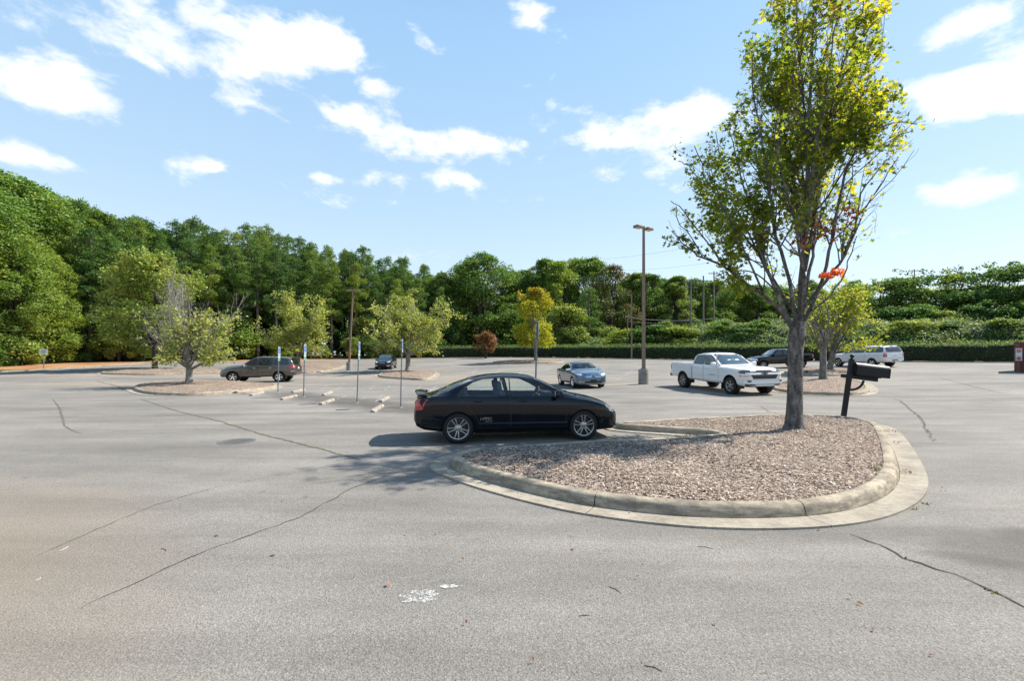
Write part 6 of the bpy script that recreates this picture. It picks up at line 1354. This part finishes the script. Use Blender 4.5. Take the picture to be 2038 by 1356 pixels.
for p, Y, t, kit in [(890, 88, 650, UNDER[0]), (915, 90, 665, UNDER[2]), (985, 92, 640, UNDER[2]), (1020, 94, 630, UNDER[0]), (1105, 92, 625, UNDER[3]), (1130, 88, 610, UNDER[3]), (1150, 86, 650, UNDER[1]), (1185, 88, 655, UNDER[3]), (1215, 84, 652, UNDER[3]), (1240, 86, 660, UNDER[0]), (1320, 86, 640, UNDER[1]), (1345, 88, 648, UNDER[1]), (1290, 90, 655, UNDER[0]), (1390, 90, 640, UNDER[0]), (1440, 88, 640, UNDER[3]), (1500, 86, 640, UNDER[2]), (1560, 84, 640, UNDER[0]), (1620, 82, 640, UNDER[2]), (1680, 80, 630, UNDER[0]), (850, 86, 655, UNDER[1]), (1060, 98, 620, UNDER[0]), (950, 98, 640, UNDER[2])]:
    plant('bush', kit, p, Y, t, ML, 'bush', 'bushes between the hedge and the wood', sxy=1.15)
plant('young_pine', BUSHP[0], 1172, 90, 576, 'broad young pine beyond the hedge, right of the yellow tree', 'pine tree', sxy=1.15)
plant('shrub', make_broad(81, LV['red brown shrub leaves'], 4, .12, 1.7, 18, 220, .12), 967, 77.5, 663, 'round red-brown shrub in front of the hedge', 'shrub')
for i_, (p, Y, t, kit, sx) in enumerate([(1700, 74, 585, SPREAD[1], .9), (1745, 72, 566, SPREAD[1], 1.0), (1795, 70, 556, SPREAD[0], 1.1), (1845, 68, 554, SPREAD[1], 1.0), (1900, 65, 543, SPREAD[0], 1.1), (1950, 63, 536, SPREAD[0], 1.15), (2000, 62, 538, SPREAD[1], 1.1), (2050, 60, 545, SPREAD[0], 1.1), (2120, 58, 535, SPREAD[1], 1.2), (2200, 56, 540, SPREAD[0], 1.2), (1870, 80, 580, SPREAD[1], 1.2), (2040, 76, 575, SPREAD[1], 1.2)]):
    plant('spreading_tree', kit, p, Y, t, (ORD[i_] + ' spreading vine-hung tree from the left on the ivy bank' if i_ < 10 else ORD[i_ - 10] + ' tree of the rear pair behind the vine-hung trees'), 'tree', 'vine-hung trees on the ivy bank', sxy=sx, zg=3.6)
for p, Y, t in [(1735, 66, 625), (1775, 64, 612), (1830, 62, 608), (1870, 60, 622), (1925, 58, 610), (1965, 57, 600), (2010, 56, 612), (2060, 55, 600), (1690, 68, 632), (2130, 54, 600), (1255, 76, 655), (1300, 73, 648), (1352, 71, 652), (1442, 68, 640), (1475, 66, 648), (1520, 66, 636), (1655, 63, 640), (1760, 58, 648), (1810, 56, 640), (1885, 54, 645), (1990, 52, 636)]:
    plant('bush', UNDER[rnd.choice((0, 1, 2, 3, 3))], p, Y, t, 'ivy-smothered bush mound on the bank at right', 'bush', 'bush mounds on the ivy bank', sxy=1.5 if t < 634 else 2.1, zg=3.0 if t < 634 else 2.4)
# --- clipped hedge
HP = [(X_at(864, 81.2), 81.2), (X_at(990, 81.6), 81.6), (X_at(1400, 61.6), 61.6), (X_at(1960, 46.2), 46.2), (72, 34)]
def along(P, step):
    out = []
    for a, b in zip(P[:-1], P[1:]):
        a, b = Vector(a), Vector(b); n = max(1, int((b - a).length / step)); out += [(a.lerp(b, i / n), (b - a).normalized()) for i in range(n)]
    return out
def hedge():
    rg = np.random.default_rng(77); A = along(HP, .5); V, F = [], []; Wd, Ht = 1.7, 1.75; prof = [(0, .05), (-.05, .9), (.05, Ht - .15), (.35, Ht), (1.3, Ht), (1.6, Ht - .2), (1.7, .1)]; m = len(prof)
    for p, d in A:
        n = Vector((-d.y, d.x)) * (1 if d.x > 0 and -d.y * 0 + d.x > 0 else 1); n = n if n.y > 0 else -n; z = H(p.x, p.y)
        for o, h in prof: q = p + n * (o + rg.normal(0, .05)); V.append((q.x, q.y, z + h + rg.normal(0, .05)))
    F = [(i * m + j, (i + 1) * m + j, (i + 1) * m + j + 1, i * m + j + 1) for i in range(len(A) - 1) for j in range(m - 1)] + [tuple(range(m)), tuple(range((len(A) - 1) * m, len(A) * m))[::-1]]
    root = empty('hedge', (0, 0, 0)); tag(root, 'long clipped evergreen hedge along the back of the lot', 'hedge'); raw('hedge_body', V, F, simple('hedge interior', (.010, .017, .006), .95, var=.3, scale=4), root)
    P, T = [], []
    for i in range(len(A) - 1):
        p, d = A[i]; n = Vector((-d.y, d.x)); n = n if n.y > 0 else -n; z = H(p.x, p.y)
        for _ in range(95):
            q = p + d * rg.uniform(0, .5) + n * rg.uniform(-.10, .08); P.append((q.x, q.y, z + rg.uniform(.1, Ht)))
        for _ in range(85):
            q = p + d * rg.uniform(0, .5) + n * rg.uniform(-.15, 1.5); T.append((q.x, q.y, z + Ht + rg.uniform(-.12, .2)))
        for _ in range(40):
            q = p + d * rg.uniform(0, .5) + n * rg.uniform(-.1, 1.6); T.append((q.x, q.y, z + Ht + rg.uniform(.05, .5)))
    o = link('foliage', quads_mesh('foliage', cards(P, .085, rg, .3, .5), 4), LV['hedge leaves'], root); o['kind'] = 'stuff'
    o = link('sunlit_shoots', quads_mesh('sunlit_shoots', cards(T, .085, rg, .3, .5), 4), LV['sunlit hedge shoots'], root); o['kind'] = 'stuff'  # top leaves and shoots, in the colour with sunlight painted in
hedge()
# --- ivy bank behind the hedge
def bank():
    rg = np.random.default_rng(78); BP = [(X_at(1040, 85), 85), (X_at(1200, 79), 79), (X_at(1400, 66.5), 66.5), (X_at(1960, 50.5), 50.5), (76, 38)]; A = along(BP, .8); V, F = [], []; m = 16
    from mathutils import noise as mn
    def zz(p, s, i): 
        k = min(1, i / len(A) * 2.6 + .12); b = H(p.x, p.y); return b + .9 + k * (4.1 * (1 - math.exp(-s / 4.2))) + (1.3 * mn.noise((p.x * .20 + s * .1, p.y * .20 + s * .25, 3)) + .8 * mn.noise((p.x * .55, p.y * .55 + s * .5, 9))) * min(1, s * .6)
    rows = []
    for i, (p, d) in enumerate(A):
        n = Vector((-d.y, d.x)); n = n if n.y > 0 else -n; row = []
        for j in range(m): s = j / (m - 1) * 16; q = p + n * (s - 2.2); row.append(Vector((q.x, q.y, zz(q, s, i))))
        rows.append(row); V += row
    F = [(i * m + j, (i + 1) * m + j, (i + 1) * m + j + 1, i * m + j + 1) for i in range(len(A) - 1) for j in range(m - 1)]
    o = raw('ivy_bank', V, F, simple('bank under the ivy', (.018, .028, .009), .95, var=.4, scale=2), None, 180); o['kind'] = 'structure'
    P = []
    for i in range(len(rows) - 1):
        for _ in range(560):
            j = int(min(m - 2, rg.random() ** 1.5 * (m - 1))); a, b = rg.random(), rg.random(); q = rows[i][j].lerp(rows[i + 1][j], a).lerp(rows[i][j + 1].lerp(rows[i + 1][j + 1], a), b); P.append((q.x, q.y, q.z + rg.uniform(-.02, .30) + (.4 * rg.random() if rg.random() < .06 else 0)))
    o = link('ivy', quads_mesh('ivy', cards(P, .12, rg, .5, .6), 4), LV['ivy leaves']); tag(o, 'tangled ivy and kudzu covering the bank behind the hedge', 'ivy', kind='stuff')
bank()
def far_wood():
    rg = np.random.default_rng(79); P = []
    for x in np.arange(-170, 190, .9):
        for _ in range(95): P.append((x + rg.uniform(-.5, .5), (150 if x > -60 else 125) + rg.uniform(-6, 6), rg.uniform(0, 1) ** .8 * ((19 if -22 < x < 78 else 13) + 2 * math.sin(x * .21) + 1.5 * math.sin(x * .53)) + 1.5))
    o = link('far_wood', quads_mesh('far_wood', cards(P, .75, rg, .3, .6), 4), LV['dark broad leaves']); tag(o, 'far wood closing the gaps between the tree trunks', 'wood', kind='stuff')
far_wood()
# --- grown trees: limbs, twigs, leaves
def rot_about(d, ang, az):
    o = d.orthogonal().normalized(); o = Matrix.Rotation(az, 3, d) @ o; return (Matrix.Rotation(ang, 3, o) @ d).normalized()
class Grow:
    def __init__(s, seed, maxlev=3, wander=.12, up=.04, child=(.30, .55), ang=(28, 55), step=.3, leafstep=.10, nchild=1.0, minr=.004):
        s.rg = random.Random(seed); s.tubes = []; s.leaf = []; s.__dict__.update(maxlev=maxlev, wander=wander, up=up, child=child, ang=ang, step=step, leafstep=leafstep, nchild=nchild, minr=minr)
    def path(s, pts, r0, r1, lev=0):
        n = len(pts); s.tubes.append((pts, [max(s.minr, r0 + (r1 - r0) * (i / (n - 1)) ** .8) for i in range(n)]))
        L = sum((b - a).length for a, b in zip(pts[:-1], pts[1:]))
        if lev >= s.maxlev - 1:
            for i in range(1 if lev == s.maxlev else n // 3, n):
                a, b = pts[i - 1], pts[i]; k = max(1, int((b - a).length / s.leafstep))
                for q in range(k): s.leaf.append(a.lerp(b, q / k))
        if lev < s.maxlev:
            acc = 0
            for i in range(1, n):
                t = i / (n - 1); acc += (pts[i] - pts[i - 1]).length
                if t < (.22 if lev else .30): continue
                sp = {0: .42, 1: .30, 2: .22}.get(lev, .2) / s.nchild
                while acc > sp:
                    acc -= sp * s.rg.uniform(.7, 1.3); d = (pts[i] - pts[i - 1]).normalized(); cl = L * s.rg.uniform(*s.child) * (1.15 - .75 * t)
                    if lev == 0: cl = min(cl, 2.4)
                    if cl < .12: continue
                    s.branch(pts[i - 1].lerp(pts[i], s.rg.random()), rot_about(d, R(s.rg.uniform(*s.ang)), s.rg.uniform(0, 6.28)), cl, max(s.minr, (r0 + (r1 - r0) * t) * .52), lev + 1)
    def branch(s, p, d, L, r, lev):
        st = max(.06, min(s.step, L / 4)); n = max(3, int(L / st)); pts = [p.copy()]
        for i in range(n):
            d = (d + Vector((s.rg.gauss(0, s.wander), s.rg.gauss(0, s.wander), s.rg.gauss(0, s.wander) + s.up))).normalized(); pts.append(pts[-1] + d * (L / n))
        s.path(pts, r, max(s.minr, r * .25), lev)
    def wood(s, name, mat, parent, n0=9):
        bm = bmesh.new()
        for i, (p, r) in enumerate(s.tubes): tube_bm(bm, p, r, n0 if r[0] > .09 else 6 if r[0] > .03 else 4 if r[0] > .012 else 3, cap=r[0] > .03)
        return bm_obj(name, bm, mat, parent, 60, recalc=False)
def lot_tree(seed, name, base, hgt, wid, trunk_h, tr, mat, bark, label, leaves=1.0, leaf=.085, limbs=7, bare=0.0, dens=1, zlow=.16, lean=(0, 0), bend=None, skirt=0, maxlev=3, jit=.10, nlimb_el=(18, 70), group='trees in the car park islands', nchild=.8, thin=.8, lop=None):
    root = empty(name, base); tag(root, label, 'tree', group); g = Grow(seed, maxlev, .13, .03, leafstep=.13 / dens, nchild=nchild); rr = random.Random(seed)
    top = Vector((lean[0], lean[1], trunk_h)); g.tubes.append(([Vector((0, 0, -.1)), Vector((0, 0, .12)), Vector((0, 0, .35)), top * .55, top], [tr * 1.7, tr * 1.3, tr * 1.06, tr, tr * .98]))
    ez = (hgt - trunk_h)
    for k in range(limbs):
        a = k * 2.399 + rr.uniform(-.3, .3); el = R(nlimb_el[0] + (nlimb_el[1] - nlimb_el[0]) * (k / max(1, limbs - 1)) + rr.uniform(-6, 6)); d = Vector((math.cos(a) * math.cos(el), math.sin(a) * math.cos(el), math.sin(el)))
        # reach the crown's outline: an ellipsoid round its middle
        c = Vector((lean[0], lean[1], trunk_h + ez * .42)); lo, hi = .3, 14
        for _ in range(24):
            m = (lo + hi) / 2; q = top + d * m - c
            if (q.x / (wid / 2)) ** 2 + (q.y / (wid / 2)) ** 2 + (q.z / (ez * .60)) ** 2 > 1: hi = m
            else: lo = m
        g.branch(top - Vector((0, 0, rr.uniform(0, .35) * trunk_h * .4)), d, lo * rr.uniform(.85, 1.08), tr * rr.uniform(.36, .55) * thin, 0)
    g.branch(top, Vector((.05, 0, 1)).normalized(), ez * .9, tr * .6, 0); g.wood('trunk', BK[bark], root)
    rg = np.random.default_rng(seed); P = G2([tuple(p) for p in g.leaf]); 
    from mathutils import noise as mn
    if bare:
        keep = np.array([rg.random() > bare * (1.4 if mn.noise((p[0] * .6, p[1] * .6, p[2] * .6)) > -.05 else .45) for p in P]); P = P[keep]
    if lop: P = P[np.array([(p[0] * lop[0] - (p[2] - lop[2]) * lop[1] + 1.3 * mn.noise((p[0] * .7, p[1] * .7, p[2] * .7)) + .35 * rg.normal()) > -.1 for p in P])]
    k = int(len(P) * leaves); P = P[rg.integers(0, len(P), k)] + rg.normal(0, jit, (k, 3)); P = P[P[:, 2] > zlow * hgt]
    me = quads_mesh('crown', cards(P, leaf, rg, .3, .62), 4); link('crown', me, LV[mat], root); return root, len(P)
def base_at(px, py, dz=.1):
    p = at(px, py, dz); return Vector((p.x, p.y, p.z))
b = base_at(377, 764, .2); lot_tree(101, 'sparse_tree', b, 6.6, 7.2, .95, .19, 'pear leaves', 'pale', 'sparse tree with many bare grey twigs beside the brown SUV', leaves=2.6, leaf=.08, limbs=16, bare=.30, lop=(.5, .5, 2.2), nlimb_el=(6, 82), nchild=1.35, thin=.6)
plant('dome_tree', make_broad(102, LV['dome leaves'], 11.3, .10, 4.3, 36, 620, .13, .7), 308, 47.5, 506, 'dense dome-shaped green tree on the far left island', group='trees in the car park islands')
b = Vector((X_at(594, 51), 51, H(X_at(594, 51), 51) + .1)); lot_tree(103, 'pear_tree', b, 8.6, 8.4, 1.5, .2, 'pear leaves', 'grey', 'yellow-green tree rising behind the brown SUV roof', leaves=3.8, leaf=.105, limbs=15, jit=.18, zlow=.1, nlimb_el=(4, 80), nchild=.75)
b = base_at(812, 739, .2); b = Vector((X_at(812, 46.5), 46.5, H(X_at(812, 46.5), 46.5) + .15)); lot_tree(104, 'round_tree', b, 8.8, 8.9, 1.7, .24, 'pear leaves', 'pale', 'round spreading tree with pale limbs by the dark crossover', leaves=3.5, leaf=.095, limbs=17, thin=.75, jit=.16, zlow=.08, nlimb_el=(6, 82), nchild=.8)
plant('autumn_maple', make_broad(105, LV['autumn maple leaves'], 10, .16, 2.9, 30, 420, .13, .8, bark='grey'), 1067, 62, 574, 'yellow maple turning orange at the top, in front of the hedge', group='trees in the car park islands', zrot=0)
b = Vector((X_at(1638, 25.7), 25.7, H(X_at(1638, 25.7), 25.7) + .22)); lot_tree(106, 'young_maple', b, 6.6, 3.6, 1.9, .17, 'yellow green maple leaves', 'grey', 'maple on the island by the white pickup nose, just right of the tall maple trunk', leaves=1.5, leaf=.085, limbs=9, bare=.35, jit=.12, zlow=.28, nlimb_el=(30, 84), nchild=.8)
b = Vector((X_at(1652, 35.5), 35.5, H(X_at(1652, 35.5), 35.5) + .2)); lot_tree(107, 'forked_maple', b, 7.2, 6.4, 1.5, .21, 'yellow green maple leaves', 'grey', 'bright yellow-green forked maple overhanging the long white SUV', leaves=3.6, leaf=.105, limbs=12, jit=.16, zlow=.2, nlimb_el=(0, 80), lean=(.25, 0), nchild=.8)
# --- the tall near maple
def near_maple():
    B = Vector((6.33, 10.2, 0)); B.z = NEARZ(B.x, B.y) - .03; Y0_ = 10.2; root = empty('tall_maple', B); tag(root, 'tall near maple turning yellow, with a grey trunk on the mulched island', 'tree')
    sc = 10.2 / FPX; bx = B.x
    def W(px, py, dy=0): q = sc * (10.2 + dy) / 10.2; return Vector(((px - 1019) * q - bx, dy, CAMZ + (HPX - py) * q - B.z))
    g = Grow(5, 3, .14, .07, child=(.26, .48), ang=(18, 46), leafstep=.034, nchild=1.25, minr=.0032); rr = random.Random(9)
    tr = [W(1581, 858), W(1581, 846), W(1581, 825), W(1582, 790), W(1583, 740), W(1583, 700), W(1586, 665), W(1590, 640)]; g.tubes.append((tr, [.26, .20, .168, .155, .148, .152, .165, .14]))
    limbs = [([(1592, 645), (1596, 560), (1600, 480), (1606, 400), (1608, 300), (1612, 200), (1618, 80), (1622, -20), (1628, -95)], .118, 0, 0.2),
        ([(1580, 660), (1556, 622), (1522, 590), (1482, 562), (1440, 530), (1402, 514), (1370, 494), (1338, 462)], .085, 0, -1.0), ([(1572, 640), (1540, 570), (1515, 500), (1496, 420), (1470, 335), (1452, 262)], .075, 0, .9), ([(1585, 645), (1570, 560), (1546, 470), (1530, 380), (1518, 290), (1500, 190), (1498, 110)], .075, 0, -1.3),
        ([(1598, 645), (1628, 580), (1652, 500), (1668, 400), (1688, 330), (1725, 270), (1780, 244), (1825, 246)], .07, 0, -.8), ([(1598, 615), (1642, 560), (1682, 508), (1702, 450), (1716, 385), (1750, 335), (1785, 300)], .06, 0, 1.0), ([(1601, 540), (1618, 450), (1634, 350), (1648, 250), (1672, 150), (1702, 60), (1730, -40)], .075, 0, .6), ([(1603, 480), (1618, 380), (1626, 300), (1642, 200), (1655, 100), (1675, -10)], .06, 0, -1.2),
        ([(1600, 505), (1582, 400), (1566, 300), (1558, 200), (1558, 80), (1570, -60)], .065, 0, 1.1), ([(1590, 635), (1560, 590), (1530, 540), (1490, 480), (1450, 430), (1420, 360), (1405, 300)], .06, 0, 1.7), ([(1596, 625), (1610, 540), (1618, 450), (1612, 340), (1590, 240), (1570, 150)], .07, 0, 2.1), ([(1592, 630), (1600, 560), (1588, 470), (1566, 380), (1545, 300), (1548, 220)], .065, 0, -2.1),
        ([(1604, 430), (1640, 330), (1675, 230), (1705, 150), (1725, 60), (1730, 0)], .05, 0, 1.6), ([(1606, 300), (1600, 200), (1590, 110), (1585, 0), (1590, -100)], .05, 0, -.8), ([(1540, 575), (1505, 545), (1470, 540), (1440, 560), (1425, 590)], .03, 0, .5), ([(1600, 630), (1640, 600), (1672, 560), (1690, 520), (1705, 470)], .04, 0, -1.5), ([(1606, 350), (1560, 260), (1520, 180), (1490, 110), (1480, 70)], .045, 0, .4), ([(1496, 420), (1450, 380), (1400, 360), (1370, 330), (1350, 320)], .03, .45, .9), ([(1440, 530), (1400, 470), (1360, 420), (1335, 400)], .03, -.8, -1.4), ([(1522, 590), (1482, 500), (1442, 420), (1404, 350), (1382, 290)], .04, -.3, -1.2), ([(1536, 560), (1492, 470), (1458, 400), (1436, 330), (1424, 262)], .04, .3, 1.5), ([(1682, 508), (1722, 420), (1758, 360), (1792, 306)], .03, .4, -.6), ([(1690, 330), (1740, 300), (1790, 268), (1818, 262)], .025, -.5, -.2), ([(1606, 300), (1650, 210), (1690, 130), (1725, 90), (1750, 70)], .04, 0, .2), ([(1610, 240), (1560, 160), (1530, 90), (1510, 20)], .04, 0, -.9), ([(1400, 515), (1375, 470), (1350, 440), (1345, 410)], .02, -.7, -1.0)]
    for L, r, d0, d1 in limbs:
        n = len(L); P = [W(p[0], p[1], d0 + (d1 - d0) * (i / (n - 1)) ** 1.2) for i, p in enumerate(L)]; Q = []
        for i in range(n - 1):   # Catmull-Rom with a little crookedness
            p0, p1, p2, p3 = P[max(i - 1, 0)], P[i], P[i + 1], P[min(i + 2, n - 1)]
            for t in (0, .33, .66): Q.append(.5 * (2 * p1 + (p2 - p0) * t + (2 * p0 - 5 * p1 + 4 * p2 - p3) * t * t + (3 * p1 - p0 - 3 * p2 + p3) * t ** 3) + (Vector((rr.gauss(0, .015), rr.gauss(0, .02), 0)) if i else Vector()))
        Q.append(P[-1]); g.path(Q, r * .66, .008, 0)
    def out(t):
        p = t[0][-1]; d = (Y0_ + p.y) / Y0_; px = 1019 + (p.x + bx) / (sc * d); py = HPX - (p.z + B.z - CAMZ) / (sc * d)
        return px > np.interp(py, [0, 150, 230, 300, 420, 600], [1780, 1768, 1850, 1828, 1765, 1735]) or px < np.interp(py, [0, 130, 200, 300, 400, 500, 560, 640], [1525, 1460, 1390, 1325, 1300, 1310, 1390, 1450])
    g.tubes = [t for t in g.tubes if t[1][0] > .03 or not out(t)]
    kb = bmesh.new()
    for q_, r_ in ((W(1568, 668), .05), (W(1600, 672), .055), (W(1585, 655), .06), (W(1598, 740), .035)):
        for k_ in range(2): bmesh.ops.create_icosphere(kb, subdivisions=2, radius=r_ * (1 - .3 * k_), matrix=Matrix.Translation(q_ + Vector((0, -.12 - .03 * k_, .02 * k_))) @ Matrix.Diagonal((1, .8, .75, 1)))
    bm_obj('bark_knots', kb, BK['maple'], root, 60)['kind'] = 'stuff'
    from mathutils import noise as mn
    rg = np.random.default_rng(5); P = []
    for p in g.leaf:
        x, z = p.x, p.z; py = HPX - (z + B.z - CAMZ) / sc; px = 1019 + (x + bx) / sc
        k = np.interp(py, [150, 300, 400, 470, 540, 640], [1, .9, .62, .42, .22, .06])
        if px < 1470: k = max(k, np.interp(py, [440, 540, 620, 650], [1, .95, .6, 0]))
        if px > 1640 and py > 330: k *= .55
        k *= 1.15 if mn.noise((p.x * 1.1, p.y * 1.1, p.z * 1.1 + 7)) > -.12 else .30
        dpx = (Y0_ + p.y) / Y0_; px = 1019 + (x + bx) / (sc * dpx); py = HPX - (z + B.z - CAMZ) / (sc * dpx)
        lo = np.interp(py, [-200, 0, 60, 130, 175, 200, 260, 310, 400, 480, 530, 620], [1545, 1535, 1478, 1470, 1500, 1395, 1372, 1338, 1312, 1322, 1400, 1420]); hi = np.interp(py, [-200, 0, 60, 150, 180, 230, 300, 350, 420, 500, 600], [1745, 1765, 1768, 1752, 1800, 1842, 1815, 1760, 1745, 1720, 1715])
        if not lo < px < hi: continue
        if py < 470: k *= float(np.interp(math.hypot((px - np.interp(py, [0, 470], [1622, 1598])) / 88, p.y), [0, .5, 1.3], [.16, .42, 1]))
        k *= 1.0 if mn.noise((p.x * 1.7 + 3, p.y * 1.7, p.z * 1.7)) > (-.14 if px > 1480 else -.45) else .14
        if px < 1480: k = min(1, k * 2.2)
        if rg.random() < k: P.append(tuple(p))
    P = G2(P); n = int(min(27000, len(P) * 2.2)); P = P[rg.integers(0, len(P), n)] + rg.normal(0, .085, (n, 3))
    if len(P) > 46000: P = P[rg.permutation(len(P))[:46000]]
    from mathutils.kdtree import KDTree
    kd = KDTree(len(P)); [kd.insert(tuple(p), i) for i, p in enumerate(P)]; kd.balance()
    g.tubes = [t for t in g.tubes if t[1][0] > .012 or kd.find(t[0][-1])[2] < .16 or rr.random() < .22]
    g.wood('trunk', BK['maple'], root, 14)
    print('maple leaves', len(P), 'twigs', len(g.tubes))
    link('crown', quads_mesh('crown', maple_leaves(P, .070, rg), 10), LV['near maple leaves'], root)
    q = np.concatenate([G2([tuple(W(c[0], c[1], c[2]))]) + rg.normal(0, s, (n_, 3)) * (1, 1, .55) for c, s, n_ in (((1638, 549, -.4), .055, 24), ((1662, 545, -.4), .075, 44))])
    link('red_leaf_spray', quads_mesh('red_leaf_spray', maple_leaves(q, .07, rg), 10), LV['red maple leaves'], root)['label'] = 'bright red leaves on one low branch'
    q = np.concatenate([G2([tuple(W(c[0], c[1], c[2]))]) + rg.normal(0, s, (n_, 3)) for c, s, n_ in (((1662, 20, -.8), .12, 60), ((1640, 455, -.3), .16, 50), ((1690, 420, -.3), .12, 40), ((1600, 480, -.2), .14, 25))])
    link('wine_leaf_spray', quads_mesh('wine_leaf_spray', maple_leaves(q, .066, rg), 10), LV['wine maple leaves'], root)['label'] = 'dark wine red leaves scattered inside the crown'; bpy.data.objects['wine_leaf_spray']['kind'] = 'stuff'; bpy.data.objects['red_leaf_spray']['kind'] = 'stuff'; bpy.data.meshes.new(str(('maple', len(P), len(g.tubes))))
near_maple()
